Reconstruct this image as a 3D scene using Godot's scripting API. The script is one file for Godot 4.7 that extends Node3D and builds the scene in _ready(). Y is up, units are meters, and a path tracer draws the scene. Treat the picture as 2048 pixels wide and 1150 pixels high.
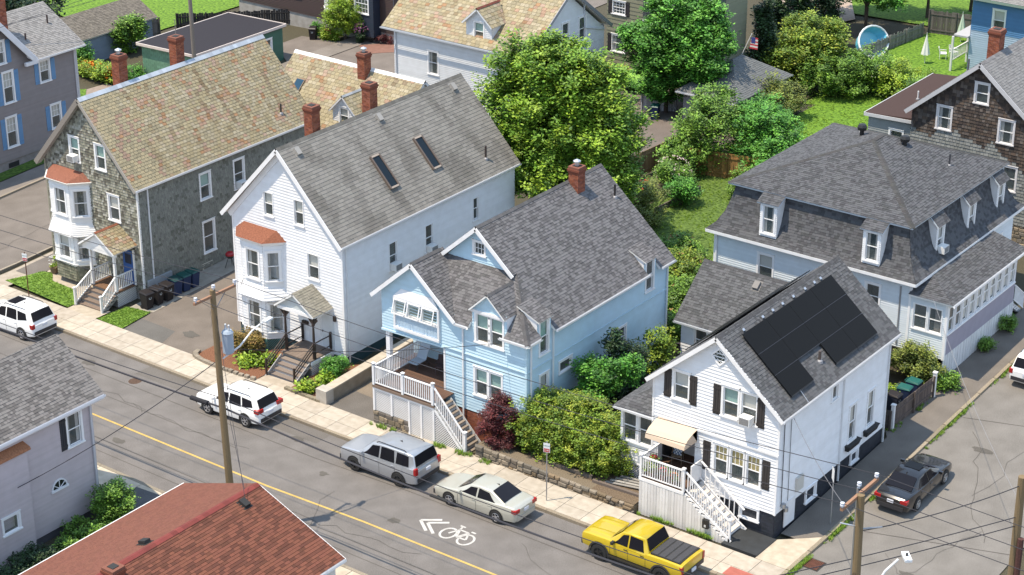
extends Node3D

const UP := Vector3.UP
const XP := Vector3(1, 0, 0)
const XM := Vector3(-1, 0, 0)
const ZP := Vector3(0, 0, 1)
const ZM := Vector3(0, 0, -1)
var rng := RandomNumberGenerator.new()
var M := {}
var cache := {}
var used := {}
var here := Vector3.ZERO


class MB:
	var v := PackedVector3Array()
	var c := PackedColorArray()
	func tri(a: Vector3, b: Vector3, d: Vector3, k: Color) -> void:
		v.append(a); v.append(b); v.append(d)
		c.append(k); c.append(k); c.append(k)
	func quad(a: Vector3, b: Vector3, d: Vector3, e: Vector3, k: Color) -> void:
		v.append(a); v.append(b); v.append(d); v.append(a); v.append(d); v.append(e)
		for i in 6:
			c.append(k)
	func cell(p: Array, k: Color) -> void:
		quad(p[0], p[1], p[2], p[3], k); quad(p[4], p[5], p[6], p[7], k)
		for i in 4:
			var j := (i + 1) % 4
			quad(p[i], p[j], p[j + 4], p[i + 4], k)
	func box(lo: Vector3, hi: Vector3, k: Color) -> void:
		cell([Vector3(lo.x, lo.y, lo.z), Vector3(hi.x, lo.y, lo.z), Vector3(hi.x, lo.y, hi.z), Vector3(lo.x, lo.y, hi.z), Vector3(lo.x, hi.y, lo.z), Vector3(hi.x, hi.y, lo.z), Vector3(hi.x, hi.y, hi.z), Vector3(lo.x, hi.y, hi.z)], k)
	func obox(t: Transform3D, s: Vector3, k: Color) -> void:
		var h := s / 2.0
		var p := []
		for y in [-h.y, h.y]:
			for q in [[-h.x, -h.z], [h.x, -h.z], [h.x, h.z], [-h.x, h.z]]:
				p.append(t * Vector3(q[0], y, q[1]))
		cell(p, k)
	func bar(a: Vector3, b: Vector3, w: float, h: float, k: Color) -> void:
		var d := (b - a).normalized()
		var s := d.cross(Vector3.UP)
		s = Vector3(1, 0, 0) if s.length() < 0.01 else s.normalized()
		obox(Transform3D(Basis(s, d, s.cross(d)), (a + b) / 2.0), Vector3(w, (b - a).length(), h), k)
	func tube(pts: Array, r: float, n: int, k: Color, r2 := -1.0) -> void:
		var prev := []
		for i in pts.size():
			var d: Vector3 = (pts[min(i + 1, pts.size() - 1)] - pts[max(i - 1, 0)]).normalized()
			var s := d.cross(Vector3.UP)
			s = Vector3(1, 0, 0) if s.length() < 0.05 else s.normalized()
			var t := s.cross(d)
			var rr := r if r2 < 0 else lerpf(r, r2, float(i) / (pts.size() - 1))
			var ring := []
			for j in n:
				var a := TAU * j / n
				ring.append(pts[i] + (s * cos(a) + t * sin(a)) * rr)
			if i > 0:
				for j in n:
					quad(prev[j], prev[(j + 1) % n], ring[(j + 1) % n], ring[j], k)
			if i == 0 or i == pts.size() - 1:
				for j in range(1, n - 1):
					tri(ring[0], ring[j], ring[j + 1], k)
			prev = ring
	func lathe(o: Vector3, prof: Array, n: int, k: Color) -> void:
		for i in prof.size() - 1:
			for j in n:
				var a := TAU * j / n
				var b := TAU * (j + 1) / n
				var p: Vector2 = prof[i]
				var q: Vector2 = prof[i + 1]
				quad(o + Vector3(cos(a) * p.x, p.y, sin(a) * p.x), o + Vector3(cos(b) * p.x, p.y, sin(b) * p.x), o + Vector3(cos(b) * q.x, q.y, sin(b) * q.x), o + Vector3(cos(a) * q.x, q.y, sin(a) * q.x), k)


func to_mesh(b: MB, off := Vector3.ZERO) -> ArrayMesh:
	var a := []
	a.resize(Mesh.ARRAY_MAX)
	a[Mesh.ARRAY_VERTEX] = Transform3D(Basis(), -off) * b.v
	a[Mesh.ARRAY_COLOR] = b.c
	var m := ArrayMesh.new()
	if b.v.size():
		m.add_surface_from_arrays(Mesh.PRIMITIVE_TRIANGLES, a)
	return m


func smooth_mesh(b: MB, off := Vector3.ZERO) -> ArrayMesh:
	var st := SurfaceTool.new()
	st.begin(Mesh.PRIMITIVE_TRIANGLES)
	st.set_smooth_group(0)
	for i in b.v.size():
		st.set_smooth_group(int(b.c[i].b * 100.0))
		st.set_color(b.c[i])
		st.add_vertex(b.v[i] - off)
	st.index()
	st.generate_normals()
	return st.commit()


func numbered(n: String) -> String:
	used[n] = used.get(n, 0) + 1
	return n if used[n] == 1 else "%s_%03d" % [n, used[n] - 1]


func tag(o: Node, label := "", category := "", group := "", kind := "") -> Node:
	if label: o.set_meta("label", label)
	if category: o.set_meta("category", category)
	if group: o.set_meta("group", group)
	if kind: o.set_meta("kind", kind)
	return o


func thing(n: String, label: String, category: String, at: Vector3, group := "", turn := 0.0) -> Node3D:
	var o := Node3D.new()
	o.name = numbered(n)
	o.position = at
	o.rotation.y = turn
	here = at
	add_child(o)
	tag(o, label, category, group)
	return o


# a part whose shape is given in world axes around the thing last begun
func part(p: Node, n: String, b: MB, mat: Material, kind := "") -> MeshInstance3D:
	var o := MeshInstance3D.new()
	o.name = n
	o.mesh = to_mesh(b, here)
	o.material_override = mat
	p.add_child(o, true)
	if kind: o.set_meta("kind", kind)
	return o


func put(p: Node, n: String, m: Mesh, mat: Material, t := Transform3D(), kind := "") -> MeshInstance3D:
	var o := MeshInstance3D.new()
	o.name = n
	o.mesh = m
	o.material_override = mat
	o.transform = t
	p.add_child(o, true)
	if kind: o.set_meta("kind", kind)
	return o


func struct(n: String, b: MB, mat: Material) -> MeshInstance3D:
	var o := MeshInstance3D.new()
	o.name = numbered(n)
	o.mesh = to_mesh(b)
	o.material_override = mat
	add_child(o)
	o.set_meta("kind", "structure")
	return o


func single(n: String, label: String, category: String, at: Vector3, b: MB, mat: Material, group := "", kind := "") -> MeshInstance3D:
	var o := MeshInstance3D.new()
	o.name = numbered(n)
	o.mesh = to_mesh(b, at)
	o.material_override = mat
	o.position = at
	add_child(o)
	tag(o, label, category, group, kind)
	return o


func rf(a: float, b: float) -> float:
	return rng.randf_range(a, b)


func g1(x: float) -> Color:
	return Color(x, x, x)


func shade(c: Color, k: float) -> Color:
	return Color(c.r * k, c.g * k, c.b * k)


# ---------------------------------------------------------------- the lie of the land
func yst(x: float) -> float:
	return 0.03 * (maxf(x, -75.0) + 16.0) if x < -16.0 else 0.0


func rise(z: float) -> float:
	if z > -1.0: return 0.0
	if z > -12.0: return 0.045 * (-1.0 - z)
	if z > -40.0: return 0.495 + 0.04 * (-12.0 - z)
	return 1.615


func gy(x: float, z: float) -> float:
	return yst(x) + rise(z)


func zo(x: float) -> float:
	return 0.045 * (x + 22.0) if x < -22.0 else 0.0


func gp(x: float, z: float, dy := 0.0) -> Vector3:
	return Vector3(x, gy(x, z) + dy, z)


func patch(n: String, pts: Array, dy: float, mat: Material, k := Color.WHITE) -> MeshInstance3D:
	var poly := PackedVector2Array(pts)
	var xs := [-400.0, -75.0, -16.0, 400.0]
	var zs := [-400.0, -40.0, -12.0, -1.0, 400.0]
	var b := MB.new()
	for i in 3:
		for j in 4:
			var r := PackedVector2Array([Vector2(xs[i], zs[j]), Vector2(xs[i + 1], zs[j]), Vector2(xs[i + 1], zs[j + 1]), Vector2(xs[i], zs[j + 1])])
			for q in Geometry2D.intersect_polygons(poly, r):
				var ix := Geometry2D.triangulate_polygon(q)
				for t in range(0, ix.size(), 3):
					b.tri(gp(q[ix[t]].x, q[ix[t]].y, dy), gp(q[ix[t + 1]].x, q[ix[t + 1]].y, dy), gp(q[ix[t + 2]].x, q[ix[t + 2]].y, dy), k)
	return struct(n, b, mat)


# ---------------------------------------------------------------- textures and materials
func tex(size: int, fa: float, fb: float, mix: float, lo: Color, hi: Color, seed_: int, contrast := 1.0) -> ImageTexture:
	var n := FastNoiseLite.new()
	n.seed = seed_
	n.noise_type = FastNoiseLite.TYPE_SIMPLEX_SMOOTH
	n.fractal_octaves = 4
	n.frequency = fa
	var a := n.get_seamless_image(size, size)
	n.seed = seed_ + 7
	n.frequency = fb
	n.fractal_octaves = 2
	var b := n.get_seamless_image(size, size)
	a.convert(Image.FORMAT_L8)
	b.convert(Image.FORMAT_L8)
	var da := a.get_data()
	var db := b.get_data()
	var out := PackedByteArray()
	out.resize(size * size * 3)
	for i in size * size:
		var t := clampf(((da[i] * (1.0 - mix) + db[i] * mix) / 255.0 - 0.5) * contrast + 0.5, 0, 1)
		out[i * 3] = int(255 * lerpf(lo.r, hi.r, t))
		out[i * 3 + 1] = int(255 * lerpf(lo.g, hi.g, t))
		out[i * 3 + 2] = int(255 * lerpf(lo.b, hi.b, t))
	var im := Image.create_from_data(size, size, false, Image.FORMAT_RGB8, out)
	return ImageTexture.create_from_image(im)


func mat(rough: float, t: Texture2D = null, scale := 1.0, metal := 0.0, spec := 0.5) -> StandardMaterial3D:
	var m := StandardMaterial3D.new()
	m.vertex_color_use_as_albedo = true
	m.roughness = rough
	m.metallic = metal
	m.metallic_specular = spec
	m.cull_mode = BaseMaterial3D.CULL_DISABLED
	if t:
		m.albedo_texture = t
		m.uv1_triplanar = true
		m.uv1_world_triplanar = true
		m.uv1_scale = Vector3(scale, scale, scale)
	return m


func make_materials() -> void:
	var grain := tex(512, 0.05, 0.35, 0.65, Color(0.62, 0.62, 0.62), Color(1, 1, 1), 3, 1.5)
	var wash := tex(512, 0.012, 0.12, 0.3, Color(0.945, 0.94, 0.93), Color(1, 1, 1), 11, 1.2)
	var conc := tex(1024, 0.008, 0.3, 0.4, Color(0.84, 0.83, 0.81), Color(1, 1, 1), 61, 1.4)
	var tarmac := tex(1024, 0.005, 0.16, 0.72, Color(0.72, 0.715, 0.705), Color(1, 1, 1), 21, 1.5)
	var stone := tex(512, 0.03, 0.25, 0.45, Color(0.6, 0.58, 0.55), Color(1, 1, 1), 31, 1.7)
	var lawn := tex(1024, 0.008, 0.12, 0.5, Color(0.42, 0.5, 0.26), Color(1, 1, 1), 41, 2.0)
	var earth := tex(1024, 0.03, 0.3, 0.5, Color(0.5, 0.46, 0.42), Color(1, 1, 1), 51, 1.8)
	M.paint = mat(0.6, wash, 0.22)
	M.trim = mat(0.5)
	M.matte = mat(0.9)
	M.shingle = mat(0.95, grain, 1.1)
	M.slate = mat(0.75, stone, 0.9)
	M.cedar = mat(0.95, grain, 1.6)
	M.brick = mat(0.9, stone, 1.7)
	M.asphalt = mat(0.95, tarmac, 0.11)
	M.concrete = mat(0.9, conc, 0.21)
	M.stone = mat(0.9, stone, 1.2)
	M.wood = mat(0.85, grain, 0.8)
	M.grass = mat(0.95, lawn, 0.42)
	M.earth = mat(0.95, earth, 0.4)
	M.metal = mat(0.4, null, 1.0, 0.8)
	M.dark = mat(0.5)
	M.rubber = mat(0.85)
	M.gloss = mat(0.22)
	M.plain = mat(0.8)
	M.solar = mat(0.35, null, 1.0, 0.0, 0.22)
	M.rust = mat(0.85, stone, 0.6)
	M.leaf = mat(0.6)
	M.leaf.backlight = Color(0.35, 0.42, 0.1)
	M.petal = mat(0.7)
	M.glass = StandardMaterial3D.new()
	M.glass.albedo_color = Color(0.55, 0.62, 0.62, 0.16)
	M.glass.transparency = BaseMaterial3D.TRANSPARENCY_ALPHA
	M.glass.roughness = 0.03
	M.glass.metallic_specular = 0.6
	M.glass.cull_mode = BaseMaterial3D.CULL_DISABLED
	M.tint = mat(0.08, null, 1.0, 0.0, 0.3)
	M.water = mat(0.1)


func paint_of(k: Color, metallic := 0.0, rough := 0.3) -> StandardMaterial3D:
	var m := StandardMaterial3D.new()
	m.albedo_color = k.linear_to_srgb()
	m.roughness = rough
	m.metallic = metallic
	m.clearcoat_enabled = true
	m.clearcoat = 0.8
	m.clearcoat_roughness = 0.06
	m.cull_mode = BaseMaterial3D.CULL_DISABLED
	return m


# ---------------------------------------------------------------- coursed faces: clapboards, shingles, slates, bricks
# p: course, tab (0 = unbroken), tilt, jit, gap, lift, col (Callable u, v -> Color), tabvar
func coursed(b: MB, o: Vector3, u: Vector3, v: Vector3, n: Vector3, poly: PackedVector2Array, holes: Array, p: Dictionary, loose: Array = []) -> void:
	var lo := poly[0]
	var hi := poly[0]
	for q in poly:
		lo = lo.min(q)
		hi = hi.max(q)
	var course: float = p.course
	var tab: float = p.get("tab", 0.0)
	var tv: float = p.get("tabvar", 0.0)
	var tilt: float = p.get("tilt", 0.012)
	var gap: float = p.get("gap", 0.0)
	var lift: float = p.get("lift", 0.0)
	var base: float = p.get("base", 0.0)
	var col: Callable = p.col
	var row := 0
	var y0 := lo.y
	while y0 < hi.y - 0.004:
		var y1 := minf(y0 + course, hi.y)
		var x0 := lo.x
		if tab > 0:
			x0 -= tab * (0.5 if row % 2 else 0.0) + tab * rng.randf() * p.get("jit", 0.3)
		var k := 0
		while x0 < hi.x - 0.002:
			var x1 := hi.x if tab <= 0 else x0 + tab * (1.0 + rng.randf_range(-tv, tv))
			var r := Rect2(x0 + gap / 2, y0, x1 - x0 - gap, y1 - y0)
			var colr: Color = col.call((x0 + x1) / 2, y0)
			var up := base + (lift * rng.randf() if lift > 0 else 0.0)
			var full := not holes.size()
			if full:
				for q in [r.position + Vector2(0.001, 0.001), Vector2(r.end.x - 0.001, r.position.y + 0.001), r.end - Vector2(0.001, 0.001), Vector2(r.position.x + 0.001, r.end.y - 0.001)]:
					if not Geometry2D.is_point_in_polygon(q, poly):
						full = false
						break
			if full:
				if loose.size() and y1 - y0 > course - 0.001 and loose[0].call(o + u * r.get_center().x + v * r.get_center().y):
					loose.append([o + u * r.get_center().x + v * r.get_center().y + n * up, r.size, colr])
				else:
					var a := o + u * r.position.x + v * y0 + n * (up + tilt)
					var d := o + u * r.position.x + v * y1 + n * up
					var w := u * r.size.x
					b.quad(a, a + w, d + w, d, colr)
					b.quad(a, a + w, a + w - n * (tilt + up), a - n * (tilt + up), colr)
			else:
				var rs := [r]
				for h in holes:
					var nx := []
					for q in rs:
						if not q.intersects(h):
							nx.append(q)
							continue
						var i: Rect2 = q.intersection(h)
						if i.position.x > q.position.x + 1e-4: nx.append(Rect2(q.position.x, q.position.y, i.position.x - q.position.x, q.size.y))
						if i.end.x < q.end.x - 1e-4: nx.append(Rect2(i.end.x, q.position.y, q.end.x - i.end.x, q.size.y))
						if i.position.y > q.position.y + 1e-4: nx.append(Rect2(i.position.x, q.position.y, i.size.x, i.position.y - q.position.y))
						if i.end.y < q.end.y - 1e-4: nx.append(Rect2(i.position.x, i.end.y, i.size.x, q.end.y - i.end.y))
					rs = nx
				for q in rs:
					for g in Geometry2D.intersect_polygons(poly, PackedVector2Array([q.position, Vector2(q.end.x, q.position.y), q.end, Vector2(q.position.x, q.end.y)])):
						var w3 := []
						for e in g:
							w3.append(o + u * e.x + v * e.y + n * (up + tilt * (1.0 - (e.y - y0) / course)))
						if g.size() == 4:
							b.quad(w3[0], w3[1], w3[2], w3[3], colr)
						else:
							var ix := Geometry2D.triangulate_polygon(g)
							for t in range(0, ix.size(), 3):
								b.tri(w3[ix[t]], w3[ix[t + 1]], w3[ix[t + 2]], colr)
						for e in g.size():
							var f := (e + 1) % g.size()
							if absf(g[e].y - y0) < 0.0005 and absf(g[f].y - y0) < 0.0005:
								b.quad(w3[e], w3[f], w3[f] - n * (tilt + up), w3[e] - n * (tilt + up), colr)
			x0 = x1
			k += 1
		y0 = y1
		row += 1


func flat_poly(b: MB, o: Vector3, u: Vector3, v: Vector3, poly: PackedVector2Array, k: Color) -> void:
	var ix := Geometry2D.triangulate_polygon(poly)
	for t in range(0, ix.size(), 3):
		b.tri(o + u * poly[ix[t]].x + v * poly[ix[t]].y, o + u * poly[ix[t + 1]].x + v * poly[ix[t + 1]].y, o + u * poly[ix[t + 2]].x + v * poly[ix[t + 2]].y, k)


func slab_poly(b: MB, pts: Array, th: Vector3, k: Color) -> void:
	var u: Vector3 = (pts[1] - pts[0]).normalized()
	var nn: Vector3 = Vector3.ZERO
	for i in pts.size():
		nn += pts[i].cross(pts[(i + 1) % pts.size()])
	nn = nn.normalized()
	var v := nn.cross(u)
	var poly := PackedVector2Array()
	for q in pts:
		poly.append(Vector2((q - pts[0]).dot(u), (q - pts[0]).dot(v)))
	flat_poly(b, pts[0], u, v, poly, k)
	flat_poly(b, pts[0] + th, u, v, poly, k)
	for i in pts.size():
		var j := (i + 1) % pts.size()
		b.quad(pts[i], pts[j], pts[j] + th, pts[i] + th, k)


func prop(n: String, b: MB, k: Material) -> Array:
	return [n, b, k]


# wall: poly in (u, height above o.y); wins: [u, v, w, h, flags]
func wall(h: Node, o: Vector3, u: Vector3, poly: Array, st: Dictionary, wins: Array = [], gaps: Array = []) -> void:
	var n := u.cross(UP)
	var holes: Array = gaps.duplicate()
	for w in wins:
		holes.append(Rect2(w[0] - w[2] / 2, w[1], w[2], w[3]))
	var b := MB.new()
	if st.get("tab", 0.0) > 0:
		coursed(b, o, u, UP, n, PackedVector2Array(poly), holes, {"course": 50.0, "tilt": 0.0, "col": func(_u, _v): return Color(0.05, 0.045, 0.035)})
	coursed(b, o + (n * 0.004 if st.get("tab", 0.0) > 0 else Vector3.ZERO), u, UP, n, PackedVector2Array(poly), holes, st)
	part(h, "wall", b, st.mat, "stuff" if st.get("tab", 0.0) > 0 else "")
	for w in wins:
		window(h, o + u * w[0] + UP * w[1], u, w[2], w[3], w[4] if w.size() > 4 else "", st.get("case", Color(0.8, 0.8, 0.8)))


# window drawn in its own axes: x along the wall, y up, z out; origin at the middle of the sill
func window(h: Node, at: Vector3, u: Vector3, w: float, ht: float, fl := "", kc := Color(0.8, 0.8, 0.8)) -> void:
	var t := Transform3D(Basis(u, UP, u.cross(UP)), at - here)
	var key := "win%.2f,%.2f,%s,%s" % [w, ht, fl, kc]
	if not cache.has(key):
		var cw := 0.05 if "n" in fl else 0.11
		var b := MB.new()
		var x := w / 2
		b.box(Vector3(-x - cw, 0, -0.03), Vector3(-x, ht + cw, 0.045), kc)
		b.box(Vector3(x, 0, -0.03), Vector3(x + cw, ht + cw, 0.045), kc)
		b.box(Vector3(-x, ht, -0.03), Vector3(x, ht + cw, 0.047), kc)
		b.box(Vector3(-x - cw - 0.03, -0.07, -0.03), Vector3(x + cw + 0.03, 0.0, 0.09), kc)
		if not "n" in fl:
			b.box(Vector3(-x - cw - 0.02, ht + cw, -0.02), Vector3(x + cw + 0.02, ht + cw + 0.035, 0.075), kc)
		var s := MB.new()
		var f := 0.045
		var mid := ht * 0.5
		var ks := Color(0.82, 0.82, 0.82)
		var halves := [[0.0, ht, -0.03]] if "f" in fl else [[mid, ht, -0.02], [0.0, mid + 0.03, -0.05]]
		var pb := []
		for q in halves:
			var lo: float = q[0]
			var up: float = q[1]
			var z: float = q[2]
			s.box(Vector3(-x, lo, z - 0.03), Vector3(-x + f, up, z), ks)
			s.box(Vector3(x - f, lo, z - 0.03), Vector3(x, up, z), ks)
			s.box(Vector3(-x + f, lo, z - 0.03), Vector3(x - f, lo + f, z), ks)
			s.box(Vector3(-x + f, up - f, z - 0.03), Vector3(x - f, up, z), ks)
			if "G" in fl or ("g" in fl and lo > 0):
				var nx := 4 if w > 0.9 else 3
				for i in range(1, nx):
					var xx := -x + w * i / nx
					s.box(Vector3(xx - 0.012, lo + f, z - 0.02), Vector3(xx + 0.012, up - f, z - 0.003), ks)
				s.box(Vector3(-x + f, (lo + up) / 2 - 0.012, z - 0.021), Vector3(x - f, (lo + up) / 2 + 0.012, z - 0.004), ks)
			var g := MB.new()
			g.quad(Vector3(-x + f, lo + f, z - 0.015), Vector3(x - f, lo + f, z - 0.015), Vector3(x - f, up - f, z - 0.015), Vector3(-x + f, up - f, z - 0.015), Color.WHITE)
			pb.append(to_mesh(g))
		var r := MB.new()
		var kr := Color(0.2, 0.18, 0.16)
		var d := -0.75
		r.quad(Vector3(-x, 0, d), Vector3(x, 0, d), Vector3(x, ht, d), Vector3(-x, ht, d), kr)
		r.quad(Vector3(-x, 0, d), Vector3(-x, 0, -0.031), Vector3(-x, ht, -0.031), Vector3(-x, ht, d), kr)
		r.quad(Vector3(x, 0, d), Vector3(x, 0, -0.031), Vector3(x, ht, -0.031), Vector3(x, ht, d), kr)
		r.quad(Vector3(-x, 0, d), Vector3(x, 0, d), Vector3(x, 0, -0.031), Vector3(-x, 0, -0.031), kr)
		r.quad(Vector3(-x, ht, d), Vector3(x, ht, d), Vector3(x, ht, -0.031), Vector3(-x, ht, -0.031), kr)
		var cm: ArrayMesh = null
		var c := MB.new()
		if "b" in fl:
			var kb := Color(0.62, 0.6, 0.55) if not "y" in fl else Color(0.55, 0.43, 0.16)
			if "t" in fl: kb = Color(0.3, 0.47, 0.42)
			var lo2 := ht * (0.5 if not "B" in fl else 0.08)
			c.quad(Vector3(-x + 0.02, lo2, -0.11), Vector3(x - 0.02, lo2, -0.11), Vector3(x - 0.02, ht, -0.11), Vector3(-x + 0.02, ht, -0.11), kb)
		if "c" in fl:
			var nf := 8
			for side in [-1, 1]:
				for i in nf:
					var xa: float = side * (x - 0.02 - w * 0.24 * i / nf)
					var xb: float = side * (x - 0.02 - w * 0.24 * (i + 1) / nf)
					var za := -0.13 - (0.03 if i % 2 else 0.0)
					var zb := -0.13 - (0.0 if i % 2 else 0.03)
					c.quad(Vector3(xa, 0.03, za), Vector3(xb, 0.03, zb), Vector3(xb, ht, zb), Vector3(xa, ht, za), Color(0.6, 0.58, 0.55))
		if c.v.size():
			cm = to_mesh(c)
		cache[key] = [to_mesh(b), to_mesh(s), pb, to_mesh(r), cm]
	var q: Array = cache[key]
	var o := put(h, "window", q[0], M.trim, t)
	put(o, "sash", q[1], M.trim)
	for g in q[2]:
		put(o, "pane", g, M.glass)
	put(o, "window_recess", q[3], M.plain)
	if q[4]:
		put(o, "curtain" if "c" in fl and not "b" in fl else "blind", q[4], M.plain)


# roof face: pts[0] -> pts[1] is the eave, seen left to right from outside
func roof(h: Node, pts: Array, st: Dictionary, th := 0.13, trim := Color(0.75, 0.75, 0.74), loose: Array = []) -> MeshInstance3D:
	var u: Vector3 = (pts[1] - pts[0]).normalized()
	var v0: Vector3 = pts[2] - pts[0]
	var v := (v0 - u * v0.dot(u)).normalized()
	var n := u.cross(v)
	var poly := PackedVector2Array()
	for q in pts:
		poly.append(Vector2((q - pts[0]).dot(u), (q - pts[0]).dot(v)))
	var d := MB.new()
	slab_poly(d, pts, -n * th, trim)
	var o := part(h, "roof", d, M.trim)
	var b := MB.new()
	flat_poly(b, pts[0] + n * 0.003, u, v, poly, st.get("under", Color(0.04, 0.04, 0.04)))
	coursed(b, pts[0] + n * 0.004, u, v, n, poly, [], st, loose)
	part(o, st.get("piece", "shingles"), b, st.mat, "stuff")
	return o


func ridge_cap(h: Node, a: Vector3, c: Vector3, w: float, k: Color, m: Material, drop := 0.5) -> void:
	var d := (c - a).normalized()
	var s := d.cross(UP).normalized()
	var b := MB.new()
	var n := maxi(1, int((c - a).length() / 0.3))
	for i in n:
		var p := a.lerp(c, float(i) / n) + UP * 0.035
		var q := a.lerp(c, float(i + 1) / n) + UP * 0.03
		var kk := shade(k, rf(0.8, 1.15))
		b.quad(p, q, q + s * w - UP * w * drop, p + s * w - UP * w * drop, kk)
		b.quad(p, q, q - s * w - UP * w * drop, p - s * w - UP * w * drop, kk)
		b.quad(p, p + s * w - UP * w * drop, p + s * w - UP * (w * drop + 0.03), p - UP * 0.03, kk)
	part(h, "ridge_cap", b, m)


func plank(h: Node, n: String, a: Vector3, c: Vector3, w: float, ht: float, k: Color, m: Material) -> MeshInstance3D:
	var b := MB.new()
	b.bar(a, c, w, ht, k)
	return part(h, n, b, m)


func boxpart(h: Node, n: String, lo: Vector3, hi: Vector3, k: Color, m: Material) -> MeshInstance3D:
	var b := MB.new()
	b.box(lo, hi, k)
	return part(h, n, b, m)


func brick_col() -> Callable:
	return func(_u, _v): return [Color(0.4, 0.12, 0.06), Color(0.33, 0.1, 0.05), Color(0.45, 0.16, 0.085), Color(0.28, 0.085, 0.05), Color(0.42, 0.15, 0.1)][rng.randi() % 5] * rf(0.85, 1.15)


func chimney(h: Node, c: Vector3, w: float, d: float, ht: float, cap := 0) -> void:
	var b := MB.new()
	b.box(c + Vector3(-w / 2, 0, -d / 2), c + Vector3(w / 2, ht, d / 2), Color(0.3, 0.26, 0.22))
	var st := {"course": 0.075, "tab": 0.21, "jit": 0.1, "tilt": 0.0, "gap": 0.014, "base": 0.008, "lift": 0.006, "col": brick_col()}
	for f in [[ZP, XP, w, d], [XP, ZM, d, w], [XM, ZP, d, w], [ZM, XM, w, d]]:
		var o: Vector3 = c + f[0] * (f[3] / 2) - f[1] * (f[2] / 2)
		coursed(b, o, f[1], UP, f[0], PackedVector2Array([Vector2(0, 0), Vector2(f[2], 0), Vector2(f[2], ht), Vector2(0, ht)]), [], st)
	var o2 := part(h, "chimney", b, M.brick)
	var k := MB.new()
	for i in 2:
		var e := 0.04 + 0.03 * i
		k.box(c + Vector3(-w / 2 - e, ht - 0.3 + i * 0.1, -d / 2 - e), c + Vector3(w / 2 + e, ht - 0.2 + i * 0.1, d / 2 + e), Color(0.27, 0.08, 0.045))
	k.box(c + Vector3(-w / 2 - 0.03, ht - 0.1, -d / 2 - 0.03), c + Vector3(w / 2 + 0.03, ht + 0.03, d / 2 + 0.03), Color(0.3, 0.12, 0.08))
	part(o2, "corbel", k, M.brick)
	var f := MB.new()
	f.box(c + Vector3(-w * 0.28, ht + 0.03, -d * 0.28), c + Vector3(w * 0.28, ht + 0.06, d * 0.28), Color(0.03, 0.03, 0.03))
	part(o2, "flue_opening", f, M.matte)
	if cap:
		var q := MB.new()
		q.lathe(c + Vector3(0, ht + 0.05, 0), [Vector2(0.11, 0), Vector2(0.11, 0.2), Vector2(0.2, 0.2), Vector2(0.2, 0.26), Vector2(0.05, 0.34), Vector2(0, 0.34)], 10, Color(0.6, 0.62, 0.65))
		part(o2, "chimney_cap", q, M.metal)


func pipe(h: Node, c: Vector3, ht: float, k := Color(0.03, 0.025, 0.025), r := 0.06) -> void:
	var b := MB.new()
	b.lathe(c - UP * 0.2, [Vector2(r, 0), Vector2(r, ht + 0.2), Vector2(0, ht + 0.2)], 8, k)
	b.lathe(c - UP * 0.1, [Vector2(r * 2.6, 0), Vector2(r * 2.2, 0.12), Vector2(r, 0.17)], 8, Color(0.25, 0.25, 0.26))
	part(h, "vent_pipe", b, M.dark)


func roof_vent(h: Node, c: Vector3, u: Vector3, v: Vector3, k := Color(0.25, 0.24, 0.22)) -> void:
	var n := u.cross(v)
	var b := MB.new()
	b.obox(Transform3D(Basis(u, n, u.cross(n)), c + n * 0.09), Vector3(0.32, 0.15, 0.42), k)
	b.obox(Transform3D(Basis(u, n, u.cross(n)), c + n * 0.01), Vector3(0.5, 0.02, 0.62), shade(k, 0.8))
	part(h, "roof_vent", b, M.plain)


func downspout(h: Node, a: Vector3, c: Vector3, k := Color(0.7, 0.71, 0.72)) -> void:
	plank(h, "downspout", a, c, 0.08, 0.06, k, M.trim)


func gutter(h: Node, a: Vector3, c: Vector3, k := Color(0.75, 0.75, 0.75)) -> void:
	var d := (c - a).normalized()
	var s := d.cross(UP).normalized()
	var b := MB.new()
	b.quad(a, c, c - UP * 0.11, a - UP * 0.11, k)
	b.quad(a + s * 0.11, c + s * 0.11, c + s * 0.09 - UP * 0.11, a + s * 0.09 - UP * 0.11, k)
	b.quad(a - UP * 0.11, c - UP * 0.11, c + s * 0.09 - UP * 0.11, a + s * 0.09 - UP * 0.11, k)
	part(h, "gutter", b, M.trim)


func rail(h: Node, a: Vector3, c: Vector3, ht: float, k: Color, m: Material, step := 0.13, bw := 0.04, low := 0.1) -> void:
	plank(h, "handrail", a + UP * ht, c + UP * ht, 0.09, 0.05, k, m)
	plank(h, "bottom_rail", a + UP * low, c + UP * low, 0.05, 0.05, k, m)
	var n := int((c - a).length() / step)
	var key := "bal%.2f,%.2f,%s" % [ht - low, bw, k]
	if not cache.has(key):
		var b := MB.new()
		b.box(Vector3(-bw / 2, low, -bw / 2), Vector3(bw / 2, ht, bw / 2), k)
		cache[key] = to_mesh(b)
	for i in range(1, n):
		put(h, "baluster", cache[key], m, Transform3D(Basis(), a.lerp(c, float(i) / n) - here))


func post(h: Node, a: Vector3, ht: float, w: float, k: Color, m: Material, cap := true) -> void:
	var b := MB.new()
	b.box(a + Vector3(-w / 2, 0, -w / 2), a + Vector3(w / 2, ht, w / 2), k)
	if cap:
		b.box(a + Vector3(-w / 2 - 0.03, ht, -w / 2 - 0.03), a + Vector3(w / 2 + 0.03, ht + 0.06, w / 2 + 0.03), k)
	part(h, "post", b, m)


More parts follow.
